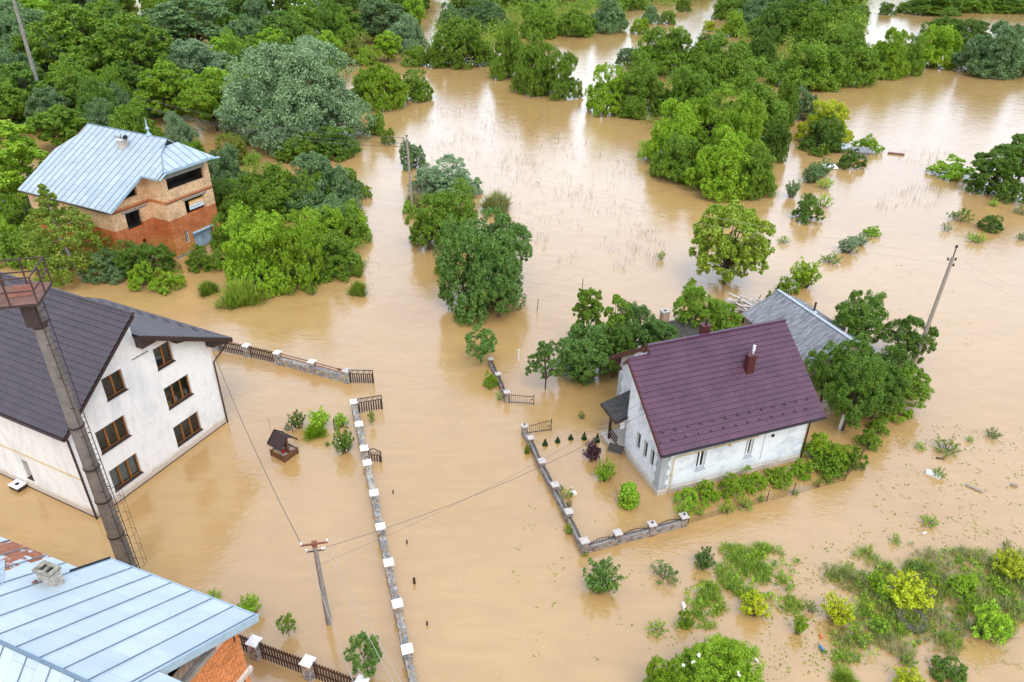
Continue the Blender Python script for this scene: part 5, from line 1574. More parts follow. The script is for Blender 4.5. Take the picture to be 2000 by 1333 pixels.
        az = rs.uniform(0, 6.28, n); r0 = rs.uniform(0, 1, n) ** .7 * .45 * (1 + .3 * np.sin(3 * az + 1)); base = np.stack([np.cos(az) * r0, np.sin(az) * r0, np.full(n, -.1)], 1)
        a2 = az + rs.normal(size=n) * .9; out = rs.uniform(.0, .75, n) * (.3 + r0 * 1.1); h = rs.uniform(.3, 1.05, n) * (1.05 - .9 * r0)
        tipv = base + np.stack([np.cos(a2) * out, np.sin(a2) * out, h + .1], 1); mid = (base + tipv) / 2 + np.stack([-np.cos(a2) * out * .15, -np.sin(a2) * out * .15, h * .12], 1)
        w = np.stack([-np.sin(a2), np.cos(a2), 0 * a2], 1) * .022
        Q = np.stack([base - w, mid - w * .8, tipv, mid + w * .8], 1)
        paths = None
    trunk = tubes_mesh(kind + '_stems', paths, None) if paths else None
    c = Q.mean(1); R = np.percentile(np.hypot(c[:, 0], c[:, 1]), 98.5); H = np.percentile(Q[:, :, 2].max(1), 99.7)     # true size of what was grown
    return quad_mesh(kind + '_leaves', Q), trunk, R, H


NPROTO = dict(bigdome=2, dome=4, mdome=3, shrub=4, tree=3, tall=2, mtree=3, stree=4, walnut=1, fan=3, sparse=3, rose=2, cone=1, column=1, birch=1, tuft=3)
_s = 11
for _k, _n in NPROTO.items():
    PROTO[_k] = [make_proto(_k, _s + i * 17) for i in range(_n)]; _s += 101
TREEKIND = ('bigdome', 'dome', 'tree', 'tall', 'mtree', 'stree', 'walnut', 'birch', 'mdome')
_cnt = {}
PLACED = []


def plant_at(kind, leafm, base, r, h, label, group=None, name=None, cat=None, bark='bark', ry=None):
    i = _cnt.get(kind, 0); _cnt[kind] = i + 1
    lm, tm, R, H = PROTO[kind][i % len(PROTO[kind])]
    is_tree = kind in TREEKIND
    name = name or ('tree' if is_tree else 'grass_tuft' if kind == 'tuft' else 'shrub')
    cat = cat or ('tree' if is_tree else 'grass' if kind == 'tuft' else 'shrub')
    s = (r / R, r / R, h / H); rz = rnd.uniform(0, 6.28) if ry is None else ry

    def part(nm, me, m, parent):
        o = bpy.data.objects.new(nm, me); COL.objects.link(o); o.parent = parent
        o.material_slots[0].link = 'OBJECT'; o.material_slots[0].material = m; return o
    if tm is None:
        o = part(name, lm, LF[leafm], None); o.location = tuple(base); o.rotation_euler = (0, 0, rz); o.scale = s; tag(o, label, cat, group)
    else:
        o = thing(name, label, cat, base, rz, group)
        a = part('crown' if is_tree else 'foliage', lm, LF[leafm], o); a.scale = s
        b = part('trunk' if is_tree else 'stems', tm, MT[bark], o); b.scale = s
    PLACED.append((base[0], base[1], r))
    return o


def box_fit(x0, y0, x1, y1, kind):
    """base point, radius and height of a plant whose outline fills the photo box"""
    cx = (x0 + x1) / 2; r = 1.
    k = {'tree': .35, 'mtree': .25, 'tall': .3, 'stree': 0., 'walnut': 0., 'birch': 0., 'bigdome': .8, 'dome': .78, 'mdome': .75, 'fan': .3, 'sparse': .35, 'rose': .3}.get(kind, .6)
    g = G(cx, y1); d = g[:2] / np.hypot(*g[:2]); base = g
    for _ in range(3):
        sl = math.hypot(np.hypot(*base[:2]), CH); r = (x1 - x0) / 2 * sl / F
        base = np.array([g[0] + d[0] * r * k, g[1] + d[1] * r * k, 0])
    h = hz(cx, y0, base)
    return base, r, max(h, .25)


def P(kind, leafm, x0, y0, x1, y1, label, name=None, cat=None, bark='bark', group=None, ry=None, grow=1.0):
    base, r, h = box_fit(x0, y0, x1, y1, kind)
    return plant_at(kind, leafm, base, r * grow, h, label, group, name, cat, bark, ry)


# ---- big trees of the flooded wood, upper left
P('bigdome', 'silver', 470, 84, 716, 305, 'huge silver-green willow, the largest tree, right of the brick house roof')
P('dome', 'bright', 690, 98, 800, 218, 'bright green willow bulging over the flood right of the huge silver willow')
P('mdome', 'mid', 775, 138, 850, 200, 'mid green willow lobe at the water edge right of the bright willow')
P('mdome', 'mid', 690, 150, 745, 215, 'olive-toned bush crown wedged between the huge silver willow and the bright willow')
P('tree', 'mid', 105, 8, 232, 170, 'broad mid green tree with a rounded top right of the tall grey pole')
P('tree', 'mid', 205, 28, 345, 205, 'massive mid green tree above the A-shaped pole')
P('tree', 'mid', 128, 90, 215, 205, 'lower mid green tree left of the A-shaped pole')
P('tree', 'silver_dark', 300, -8, 455, 120, 'grey-green willow at the top edge left of the huge silver willow')
P('dome', 'silver', 312, 78, 480, 190, 'pale silver willow above the two bright green trees')
P('tree', 'bright', 288, 122, 390, 240, 'bright green maple below the pale silver willow, left of a pair')
P('tree', 'bright', 372, 140, 482, 262, 'bright green maple below the pale silver willow, right of a pair')
P('tall', 'lime', 344, 42, 388, 120, 'narrow lime green tree between the grey-green and the pale silver willows')
P('tall', 'lime', 418, 66, 474, 150, 'narrow lime green tree right of the pale silver willow top')
P('dome', 'silver_dark', -20, 0, 112, 120, 'dull green willow behind the tall grey pole at the left edge')
P('dome', 'silver_dark', -40, 95, 62, 200, 'grey-green willow mass at the left edge behind the tall grey pole')
P('tree', 'dark', 20, 120, 130, 240, 'dark tree at the foot of the tall grey pole')
P('tree', 'bright', -70, 222, 122, 430, 'large fresh green tree at the left edge beside the brick house')
P('tree', 'mid', 80, 205, 175, 300, 'mid green tree peeping over the brick house roof, leftmost of the row')
P('dome', 'silver_dark', 155, 192, 250, 290, 'pale grey-green bush crown just behind the brick house roof')
P('dome', 'mid', 225, 198, 335, 320, 'mid green crown behind the finial of the brick house roof')
P('dome', 'silver', 332, 218, 392, 320, 'small pointed silver tree behind the right end of the brick house roof')
P('mdome', 'mid', 362, 272, 410, 325, 'small green bush right of the brick house roof tip')
P('mdome', 'olive', 426, 262, 492, 330, 'reddish-olive bush between the brick house and the huge silver willow')
P('dome', 'silver_dark', 398, 288, 495, 400, 'dark blue-grey tree against the right wall of the brick house')
P('mdome', 'dark', 410, 345, 480, 440, 'dark bush low beside the garage wall of the brick house')
P('mdome', 'mid', 545, 258, 640, 320, 'green bush under the left skirt of the huge silver willow')
P('mdome', 'dark', 612, 248, 706, 315, 'dark green bush under the right skirt of the huge silver willow')
P('mdome', 'mid', 712, 220, 757, 267, 'round green bush standing in the water off the huge silver willow')
P('shrub', 'mid', 745, 250, 774, 284, 'small round bush in the water next to the round bush off the silver willow')
P('tree', 'lime', 612, 60, 675, 170, 'lime green tree rising behind the right shoulder of the huge silver willow')
P('dome', 'olive', 662, 66, 738, 130, 'dome-shaped olive tree behind the bright willow')
P('tree', 'bright', 730, 62, 786, 122, 'light feathery tree right of the dome-shaped olive tree')
P('tall', 'lime', 544, 34, 578, 92, 'narrow yellow-green tree above the huge silver willow')
P('dome', 'silver_dark', 470, 0, 560, 100, 'grey willow at the top above the huge silver willow')
P('tree', 'mid', 560, 0, 640, 95, 'mid green tree at the top between grey willow and silvery tree')
P('tree', 'silver_dark', 695, -10, 795, 85, 'silvery willow at the top above the feathery tree')
P('tree', 'mid', 628, 8, 712, 92, 'green tree at the top left of the silvery willow')
P('dome', 'silver', 758, 30, 832, 108, 'pale silver willow behind the small shore bushes, top centre')
P('mdome', 'mid', 786, 90, 832, 132, 'small shore bush below the pale silver willow, top centre')
P('mdome', 'mid', 828, 84, 872, 134, 'low shore bush joined to the wide willow, top centre')
P('dome', 'mid', 848, 38, 958, 136, 'wide mid green willow leaning over the flood at the top centre')
P('dome', 'silver_dark', 902, -12, 992, 66, 'pale grey-green willow at the top behind the wide leaning willow')
P('tree', 'lime', 786, -10, 832, 62, 'yellowish tree at the top right of the silvery willow')
P('dome', 'silver_dark', 856, 5, 896, 52, 'little grey tree at the top between yellowish tree and pale willow')
# ---- top centre shore
P('dome', 'mid', 956, 44, 1032, 158, 'green willow at the left end of the clump in the water, top centre')
P('dome', 'mid', 1012, 8, 1092, 78, 'rounded willow on the top shore, left of three')
P('dome', 'mid', 1078, 4, 1166, 74, 'rounded willow on the top shore, middle of three')
P('dome', 'silver_dark', 1145, -4, 1224, 66, 'rounded grey-green willow on the top shore, right of three')
P('dome', 'mid', 1000, 62, 1088, 190, 'tallest willow of the clump standing in the water, top centre')
P('mdome', 'mid', 1060, 94, 1134, 196, 'willow with open branches at the right end of the clump, top centre')
P('mdome', 'bright', 1232, 34, 1270, 68, 'round bush alone in the narrow channel, top centre')
P('mdome', 'silver_dark', 1250, 12, 1288, 48, 'small grey-green bush in the flood behind the channel bush')
P('mdome', 'mid', 1288, 20, 1320, 48, 'small twin bush in the flood right of the grey-green channel bush')
P('mdome', 'mid', 1320, -4, 1348, 24, 'small green tree at the top edge over the channel')
P('mdome', 'mid', 1180, -20, 1260, 22, 'bush row at the top edge left of the channel')
# ---- willow island, centre right
P('mdome', 'silver_dark', 1200, 92, 1248, 130, 'thin silvery bush at the back left of the willow island')
P('dome', 'mid', 1228, 52, 1350, 150, 'rounded willow at the back of the willow island')
P('dome', 'mid', 1330, 62, 1420, 150, 'willow behind the middle of the willow island')
P('mdome', 'dark', 1362, 66, 1412, 96, 'dark little bush on the far tip of the willow island')
P('dome', 'mid', 1350, 78, 1475, 185, 'broad willow on the far right of the willow island')
P('mdome', 'bright', 1138, 128, 1225, 228, 'willow with bare branches at the left tip of the willow island')
P('dome', 'mid', 1185, 122, 1300, 232, 'dense rounded willow at the left of the willow island')
P('dome', 'mid', 1285, 130, 1400, 240, 'willow crown in the heart of the willow island')
P('dome', 'bright', 1300, 166, 1440, 300, 'highest bright green crown at the front of the willow island')
P('dome', 'bright', 1256, 196, 1362, 330, 'bright green crown at the front left shoulder of the willow island')
P('dome', 'bright', 1385, 190, 1484, 330, 'bright green crown at the front right shoulder of the willow island')
P('dome', 'mid', 1272, 262, 1372, 362, 'mid green crown low at the left foot of the willow island')
P('dome', 'mid', 1395, 125, 1535, 290, 'tall mid green willow on the right side of the willow island')
P('dome', 'bright', 1338, 252, 1470, 394, 'bright willow at the very front of the willow island')
P('dome', 'mid', 1420, 282, 1508, 392, 'mid green willow leaning right at the very front of the willow island')
P('mdome', 'dark', 1488, 228, 1538, 318, 'dark pointed bush at the right foot of the willow island')
P('dome', 'mid', 1500, 150, 1548, 250, 'slim willow right of the tall mid green willow on the island')
P('mdome', 'silver_dark', 1538, 172, 1590, 240, 'grey-green bush left of the yellow-tinged bush on the island edge')
P('mdome', 'yellow', 1555, 196, 1650, 286, 'yellow-tinged bush glowing at the right edge of the willow island')
P('mdome', 'dark', 1562, 226, 1640, 300, 'dark bush in front of the yellow-tinged bush on the island edge')
P('shrub', 'mid', 1580, 280, 1618, 306, 'small low bush in the water before the dark bush on the island edge')
# ---- top right
P('mdome', 'mid', 1385, -4, 1448, 40, 'willow at the top edge right of the channel')
P('mdome', 'bright', 1408, 24, 1456, 74, 'round willow at the water right of the channel')
P('dome', 'silver_dark', 1445, -15, 1535, 72, 'big grey-green willow at the top, right of the channel')
P('dome', 'dark', 1445, 52, 1515, 150, 'dark willow between channel and the row of round willows')
P('mdome', 'yellow', 1372, 40, 1398, 62, 'yellowish reed bush in the channel mouth')
P('dome', 'dark', 1498, -5, 1565, 75, 'dark willow behind the row of round willows')
P('dome', 'silver_dark', 1545, -5, 1605, 60, 'grey tree at the top behind the row of round willows')
P('dome', 'mid', 1590, 0, 1645, 52, 'green tree at the top left of the white flood channel')
P('mdome', 'dark', 1638, 10, 1692, 46, 'dark bush at the left bank of the white flood channel')
P('dome', 'mid', 1548, 24, 1620, 100, 'green willow behind the first of the row of round willows')
P('dome', 'mid', 1604, 40, 1680, 120, 'green willow behind the biggest of the row of round willows')
P('dome', 'mid', 1510, 84, 1632, 180, 'round willow, leftmost of the row along the right-hand water')
P('dome', 'mid', 1598, 52, 1704, 170, 'round willow, tallest of the row along the right-hand water')
P('dome', 'bright', 1686, 55, 1764, 156, 'round willow, third of the row along the right-hand water')
P('dome', 'mid', 1744, 68, 1792, 150, 'narrow willow tucked fourth in the row along the right-hand water')
P('dome', 'bright', 1776, 48, 1856, 136, 'round willow with a yellow flank, rightmost of the row')
P('dome', 'dark', 1808, 18, 1872, 76, 'dark willow standing behind the yellow-flanked willow')
P('mdome', 'dark', 1852, 62, 1888, 106, 'dark low bush between the row and the lone silver willow')
P('mdome', 'dark', 1864, 36, 1924, 82, 'flat dark bush behind the lone silver willow')
P('dome', 'silver_dark', 1874, 42, 1988, 154, 'lone silver willow mirrored in the pale water at the right')
P('dome', 'dark', 1984, 36, 2060, 128, 'dark willow cut by the right edge beside the lone silver willow')
P('dome', 'mid', 1768, -12, 1862, 32, 'green thicket tree at the top right of the white flood channel')
P('mdome', 'mid', 1850, -14, 1925, 26, 'hedge-like tree at the top edge, left of two')
P('mdome', 'mid', 1912, -14, 2010, 27, 'hedge-like tree at the top edge, right of two')
P('mdome', 'dark', 1716, 4, 1745, 30, 'small dark bush on the white flood channel')
# ---- right-hand water
P('shrub', 'dark', 1632, 290, 1684, 332, 'bush in front of the nearly submerged flat-roofed hut')
P('shrub', 'lime', 1664, 266, 1716, 300, 'bush with lime top behind the nearly submerged flat-roofed hut')
P('fan', 'silver_dark', 1564, 316, 1602, 358, 'pale twiggy bush left of the white flat-topped cabin')
P('fan', 'silver_dark', 1584, 308, 1622, 346, 'grey bush touching the white flat-topped cabin')
P('fan', 'silver_dark', 1532, 350, 1558, 387, 'small leaning grey-green bush in a line towards the cabin')
P('sparse', 'lime', 1594, 344, 1626, 370, 'thin yellow-green bush below the white flat-topped cabin')
P('shrub', 'dark', 1542, 380, 1600, 436, 'dense dark round bush alone in the right-hand water')
P('sparse', 'lime', 1588, 378, 1624, 406, 'lime weed cluster trailing from the dense dark round bush')
P('tree', 'dark', 1888, 278, 1970, 382, 'dark fruit tree at the right edge, left of a pair')
P('tree', 'dark', 1935, 252, 2030, 372, 'dark fruit tree at the right edge, right of a pair')
P('shrub', 'lime', 1815, 304, 1886, 350, 'lime bush left of the dark fruit trees')
P('shrub', 'dark', 1882, 345, 1926, 378, 'dark bush below the left dark fruit tree')
P('shrub', 'dark', 1936, 348, 1998, 396, 'dark bush below the right dark fruit tree')
P('sparse', 'lime', 1930, 385, 1948, 404, 'small yellow-green sprig below the dark fruit trees')
P('sparse', 'dark', 1852, 402, 1894, 434, 'low star-shaped bush in open water below the fruit trees')
P('sparse', 'silver', 1837, 432, 1856, 452, 'pale tiny sprig beside the low star-shaped bush')
P('shrub', 'dark', 1910, 418, 1954, 454, 'round dark bush in open water below the fruit trees')
P('sparse', 'lime', 1888, 450, 1920, 475, 'pale yellow sprig below the round dark bush')
P('sparse', 'dark', 1984, 452, 2006, 470, 'dark sprig cut by the right edge')
P('sparse', 'silver', 1980, 398, 2006, 420, 'grey sprig cut by the right edge')
P('shrub', 'lime', 1686, 440, 1718, 462, 'round lime shrub at the far end of the shrub line in open water')
P('fan', 'silver', 1634, 460, 1672, 496, 'pale silver shrub in the shrub line, lower of two')
P('fan', 'silver', 1662, 455, 1694, 480, 'pale silver shrub in the shrub line, upper of two')
P('sparse', 'mid', 1602, 492, 1642, 516, 'thin straggling shrub in the middle of the shrub line')
P('fan', 'bright', 1538, 504, 1594, 564, 'bright upright bush near the corrugated shed in open water')
P('shrub', 'bright', 1510, 542, 1556, 578, 'bright low bush touching the ridge of the corrugated shed')
P('sparse', 'bright', 1516, 460, 1542, 476, 'small grass tuft alone in open water above the bright upright bush')
# ---- thicket right of the brick house
P('dome', 'mid', 470, 296, 600, 430, 'rounded green tree in the thicket right of the brick house')
P('dome', 'silver_dark', 555, 300, 705, 425, 'soft grey-green willow in the thicket right of the brick house')
P('mdome', 'mid', 590, 330, 660, 420, 'green bush within the soft grey-green willow')
P('mdome', 'mid', 655, 330, 712, 385, 'mid green bush at the upper right rim of the thicket')
P('mdome', 'bright', 460, 410, 600, 575, 'bright green maple spreading at the front of the thicket')
P('mdome', 'bright', 530, 420, 640, 570, 'bright green maple at the water edge of the thicket')
P('mdome', 'bright', 575, 408, 690, 500, 'bright green maple in the middle of the thicket')
P('mdome', 'silver_dark', 605, 390, 690, 470, 'silvery bush behind the middle maple of the thicket')
P('mdome', 'mid', 640, 410, 722, 482, 'green bush at the right rim of the thicket')
P('mdome', 'mid', 610, 455, 708, 545, 'dark green bush at the lower right corner of the thicket')
P('shrub', 'lime', 688, 418, 726, 468, 'yellow-green branchy bush at the right rim of the thicket')
P('shrub', 'mid', 698, 364, 730, 388, 'small bush at the water edge of the thicket')
P('shrub', 'bright', 672, 388, 706, 428, 'bright bush between the rim bushes of the thicket')
P('mdome', 'mid', 425, 420, 500, 500, 'green bush below the garage of the brick house')
P('mdome', 'dark', 245, 470, 345, 552, 'dark bush against the front of the brick house')
P('shrub', 'bright', 252, 510, 310, 566, 'bright bush at the water before the brick house, left')
P('shrub', 'bright', 300, 528, 362, 572, 'bright bush at the water before the brick house, right')
P('shrub', 'mid', 365, 480, 420, 530, 'weedy bush before the garage door of the brick house')
P('mdome', 'silver_dark', 176, 490, 250, 556, 'silver bush beside the birch in front of the brick house')
P('birch', 'birch', 78, 352, 206, 545, 'birch with a white trunk leaning in front of the brick house', 'tree', 'tree', 'bark_pale', ry=1.2)
P('shrub', 'lime', 86, 500, 150, 532, 'lime bush at the foot of the birch, left')
P('mdome', 'mid', 14, 370, 78, 470, 'mid green bush between the large left-edge tree and the brick house')
P('mdome', 'mid', 20, 440, 105, 520, 'green bush at the left wall of the brick house')
P('mdome', 'bright', -30, 420, 50, 500, 'fresh green bush at the left edge below the large tree')
P('shrub', 'mid', 30, 468, 95, 525, 'weedy green bush at the water beside the mast platform')
P('tuft', 'grass', 388, 545, 430, 578, 'low round grass clump in the water before the thicket')
P('tuft', 'grass', 436, 540, 516, 602, 'big round grass clump in the water before the thicket')
P('tuft', 'grass', 682, 546, 720, 580, 'leaning grass clump right of the thicket')
P('tuft', 'grass', 686, 514, 712, 542, 'small grass clump right of the thicket')
P('sparse', 'bright', 420, 585, 440, 603, 'tiny bright sprig left of the white house fence')
P('sparse', 'mid', 598, 552, 622, 578, 'tiny dark sprig in the water below the thicket')
P('mdome', 'bright', 470, 470, 560, 560, 'low bright maple bush at the front left of the thicket')
P('mdome', 'dark', 560, 500, 650, 556, 'dark bush under the front maples of the thicket')
P('shrub', 'bright', 520, 535, 580, 572, 'bright bush trailing into the water at the front of the thicket')
P('mdome', 'mid', 420, 380, 500, 450, 'mid green bush between the garage wall and the maples')
P('mdome', 'mid', 495, 360, 585, 440, 'mid green bush between the rounded tree and the front maple')
P('shrub', 'mid', 400, 490, 450, 530, 'weedy bush right of the garage door of the brick house')
P('shrub', 'mid', 640, 520, 690, 552, 'low bush on the grassy lower rim of the thicket')
# ---- centre
P('mdome', 'silver_dark', 782, 276, 832, 335, 'silvery bush right behind the wooden pole in the water')
P('mdome', 'silver', 800, 312, 942, 400, 'wide silver willow bush right of the wooden pole')
P('tuft', 'straw', 940, 368, 1002, 418, 'clump of grey reeds right of the silver willow bush')
P('tuft', 'straw', 790, 370, 826, 412, 'dry brown reeds at the foot of the wooden pole')
P('shrub', 'lime', 784, 392, 812, 420, 'small lime bush at the foot of the wooden pole')
P('mdome', 'mid', 806, 366, 948, 492, 'round green tree at the centre, upper one of the group')
P('mtree', 'mid', 798, 402, 876, 492, 'green tree leaning left with a bare bough, centre group')
P('mtree', 'blue', 900, 414, 1042, 560, 'blue-green tree at the right back of the centre group')
P('mdome', 'blue', 854, 440, 1020, 634, 'tall blue-green tree at the front of the centre group')
P('mtree', 'blue', 930, 500, 1022, 625, 'blue-green side crown hanging over the flood, centre group')
P('shrub', 'mid', 848, 508, 882, 542, 'small bush at the left foot of the centre group')
P('stree', 'blue', 902, 642, 980, 710, 'leaning blue-green willow bush above the short crumbling wall')
P('walnut', 'walnut', 1334, 402, 1492, 556, 'open-crowned yellow-green walnut tree alone in the flood')
P('shrub', 'bright', 1330, 545, 1362, 576, 'small bright bush below the walnut tree')
P('sparse', 'bright', 1282, 488, 1300, 508, 'tiny floating sprig left of the walnut tree')
# ---- round the maroon-roofed house
P('stree', 'blue', 1022, 672, 1108, 758, 'small fruit tree with a white-limed trunk by the iron gate', bark='bark')
P('mtree', 'blue', 1078, 640, 1200, 752, 'spreading fruit tree left of the maroon-roofed house')
P('tall', 'mid', 1108, 560, 1172, 700, 'narrow upright dark tree, left of two behind the maroon-roofed house')
P('tall', 'mid', 1166, 580, 1232, 705, 'narrow upright dark tree, right of two behind the maroon-roofed house')
P('mtree', 'blue', 1180, 596, 1290, 705, 'grey-green plum tree left of the hidden hut')
P('mtree', 'dark', 1150, 640, 1240, 745, 'dark plum tree close to the porch of the maroon-roofed house')
P('mtree', 'blue', 1235, 630, 1325, 700, 'fruit tree right behind the left end of the maroon roof')
P('mtree', 'mid', 1300, 558, 1392, 668, 'fruit tree right of the hidden hut')
P('mtree', 'mid', 1362, 588, 1440, 668, 'fruit tree between the hidden hut and the woodpile')
P('shrub', 'mid', 1345, 612, 1425, 665, 'low bush just behind the second chimney of the maroon roof')
P('stree', 'mid', 1485, 568, 1512, 610, 'slim young tree by the woodpile')
P('mtree', 'dark', 1612, 566, 1710, 690, 'dark cherry tree behind the ridge of the corrugated shed')
P('mtree', 'dark', 1712, 612, 1806, 715, 'dark tree by the foot of the leaning brown pole')
P('mtree', 'dark', 1594, 682, 1690, 848, 'big dark cherry tree with a white-limed trunk right of the maroon roof')
P('mtree', 'dark', 1655, 700, 1748, 826, 'dark loose cherry crown between the limed trunk and the wire fence')
P('mtree', 'dark', 1680, 672, 1768, 780, 'dark cherry tree behind the big limed cherry tree')
P('mtree', 'mid', 1722, 712, 1798, 800, 'bright-edged cherry tree leaning out over the open water')
P('mtree', 'dark', 1560, 672, 1645, 790, 'cherry tree squeezed against the right edge of the maroon roof')
P('mtree', 'dark', 1604, 650, 1690, 790, 'dark cherry tree hiding the lower half of the corrugated shed')
P('mdome', 'dark', 1625, 728, 1706, 806, 'low dark cherry crown behind the limed trunk')
P('mdome', 'blue', 1092, 662, 1172, 748, 'low plum bush between the small fruit tree and the porch')
P('mdome', 'blue', 1165, 655, 1236, 738, 'low plum bush close beside the porch wall')
P('shrub', 'bright', 1712, 785, 1775, 820, 'low bough of leaves reaching over the wire fence')
b_ = G(1641, 838); k_ = MB(); k_.tube([(0, 0, -.5), (0, 0, .75), (.05, 0, 1.2)], [.16, .14, .12], 8); h_ = [x for x in COL.objects if str(x.get('label')).startswith('big dark cherry tree')][0]
o_ = k_.obj('trunk_base', MT['white_paint'], h_, tuple(b_))
o_.matrix_parent_inverse = (Matrix.Translation(h_.location) @ Matrix.Rotation(h_.rotation_euler[2], 4, 'Z')).inverted(); tag(o_, 'white-limed foot of the trunk')
for i_, (x0, y0, x1, y1, lb) in enumerate(((1562, 842, 1622, 905, 'dense raspberry bush at the right corner of the maroon-roofed house'), (1600, 862, 1655, 925, 'tall raspberry bush inside the wire fence corner'),
        (1575, 885, 1640, 930, 'low raspberry bush in front of the dense one'), (1635, 870, 1682, 920, 'leafy bush on the wire fence corner'), (1670, 835, 1712, 878, 'leafy climber on the upper wire fence'), (1688, 812, 1730, 850, 'leafy climber topmost on the wire fence'),
        (1535, 898, 1580, 935, 'currant bush under the right end of the front wall'), (1488, 912, 1545, 950, 'currant bush under the middle of the front wall'), (1440, 918, 1492, 960, 'currant bush under the right front window'),
        (1395, 930, 1448, 972, 'currant bush between the front windows'), (1355, 938, 1402, 982, 'currant bush under the left front window'), (1316, 950, 1365, 990, 'lime-tinged currant bush at the gas pipe corner'))):
    P('shrub', ('bright', 'bright', 'mid', 'mid', 'mid', 'mid', 'bright', 'bright', 'bright', 'bright', 'bright', 'lime')[i_], x0, y0, x1, y1, lb)
P('sparse', 'lime', 1312, 975, 1350, 1010, 'loose yellow-green weed inside the corner pillar of the garden wall')
for x0, y0, x1, y1, lb in ((1352, 985, 1376, 1008, 'first small weed clump along the wire fence from the left'), (1400, 972, 1432, 1005, 'weed clump along the wire fence, wider'), (1436, 966, 1470, 996, 'bushy weed clump along the wire fence'),
                           (1478, 958, 1492, 982, 'tall thin weed beside a wire fence post'), (1588, 928, 1602, 952, 'weed leaning on the third wire fence post'), (1606, 925, 1626, 945, 'weed right of the third wire fence post'), (1545, 955, 1560, 968, 'tiny weed at the second wire fence post')):
    P('sparse', 'bright', x0, y0, x1, y1, lb)
P('sparse', 'blue', 1128, 802, 1144, 820, 'little dark shrub in the flooded garden above the conifers')
for i_, (cx, y0, y1) in enumerate(((1064.5, 857, 872), (1089, 853, 866), (1114.5, 848, 860), (1140.5, 844, 860), (1166, 846, 865))):
    P('cone', 'conifer', cx - 5.2, y0, cx + 5.2, y1, ('small cone-shaped conifer, leftmost of the row of five', 'small cone-shaped conifer, second of five from the left', 'small cone-shaped conifer in the middle of the row of five', 'small cone-shaped conifer, fourth of five from the left', 'small cone-shaped conifer, rightmost of five by the purple shrub')[i_], 'conifer', 'conifer', group='row of small conifers')
P('fan', 'purple', 1138, 860, 1174, 900, 'dark purple shrub in the flooded garden', grow=1.0)
P('fan', 'lime', 1160, 896, 1200, 942, 'lime green shrub with two upright shoots in the flooded garden')
P('column', 'lime', 1206, 944, 1244, 994, 'lime green cone-shaped shrub near the wall corner of the maroon-roofed house', ry=0.)
P('tuft', 'grass', 1023, 866, 1036, 888, 'upright grass tuft outside the garden wall')
P('shrub', 'bright', 943, 728, 974, 760, 'bright bush growing against the short crumbling wall')
P('sparse', 'bright', 967, 762, 983, 783, 'bright sprig at the lower end of the short crumbling wall')
P('sparse', 'bright', 1100, 1018, 1120, 1046, 'weed outside the garden wall on the road side')
P('sparse', 'bright', 1135, 1076, 1150, 1088, 'small weed at the outer corner pillar of the garden wall')
# ---- yard of the white house
P('fan', 'lime', 606, 798, 646, 842, 'round bright green bush in the yard beside the road wall')
P('tuft', 'bright', 594, 830, 638, 858, 'low spreading green clump in front of the round bright bush')
P('fan', 'lime', 652, 806, 682, 836, 'airy pale green bush between the round bush and the road wall')
P('rose', 'dark', 652, 838, 694, 888, 'dark rose bush with white blossoms beside the road wall')
P('rose', 'dark', 566, 802, 600, 838, 'rose bush with pink and yellow blossoms beside the well')
P('sparse', 'blue', 554, 826, 572, 842, 'small grey-blue plant left of the pink rose bush')
P('stree', 'mid', 720, 803, 734, 832, 'tiny round-headed tree on a thin stem outside the road wall')
P('sparse', 'mid', 634, 862, 646, 872, 'tiny weed floating between the bushes and the road wall')
# ---- foreground
P('stree', 'blue', 680, 1245, 757, 1318, 'young blue-green tree behind the picket fence under the wires')
P('stree', 'mid', 547, 1204, 582, 1242, 'small sapling with a thin trunk above the picket fence')
P('fan', 'lime', 470, 1160, 512, 1204, 'bright bush at the tip of the light blue roof')
P('sparse', 'lime', 404, 1150, 438, 1176, 'bright sprig peeping over the edge of the light blue roof')
P('fan', 'blue', 1136, 1100, 1206, 1160, 'round blue-green bush in the open water below the garden wall')
P('sparse', 'blue', 1268, 1100, 1324, 1136, 'low blue-green bush with a bare twig, right of the round one')
P('fan', 'blue', 1352, 1068, 1392, 1112, 'upright green bush in the water, rightmost of three below the garden wall')
P('dome', 'bright', 1300, 1258, 1466, 1420, 'large elder bush with white blossoms at the bottom edge')
P('dome', 'bright', 1240, 1294, 1330, 1420, 'left lobe bush beside the large elder at the bottom edge')
P('fan', 'yellow', 1602, 1158, 1656, 1218, 'yellow-green bush at the left rim of the large grass patch')
P('fan', 'yellow', 1722, 1128, 1802, 1184, 'yellow-green bush spreading over the big tyre')
P('fan', 'bright', 1688, 1110, 1722, 1150, 'bright green bush at the top of the large grass patch')
P('fan', 'lime', 1706, 1136, 1736, 1172, 'lime bush between the bright bush and the tyre bush')
P('sparse', 'lime', 1690, 1200, 1730, 1235, 'lime weed bush left of the big tyre')
P('shrub', 'bright', 1846, 1114, 1896, 1164, 'bright green bush in the right half of the large grass patch')
P('fan', 'yellow', 1934, 1078, 1992, 1126, 'yellow-green bush at the upper right of the large grass patch')
P('fan', 'lime', 1892, 1166, 1950, 1250, 'tall lime bush at the lower right of the large grass patch')
P('shrub', 'dark', 1812, 1280, 1870, 1330, 'dark bush near the bottom right corner')
P('fan', 'yellow', 1742, 1300, 1792, 1350, 'yellow-green bush cut by the bottom edge')
P('fan', 'bright', 1544, 1196, 1570, 1240, 'slim green bush left of the large grass patch')
P('sparse', 'mid', 1570, 1172, 1592, 1198, 'small dark weed left of the yellow-green bush')
P('sparse', 'lime', 1864, 1180, 1884, 1202, 'small lime weed beside the tall lime bush')
P('fan', 'yellow', 1440, 1155, 1494, 1206, 'yellow-green bush in the middle grass patch')
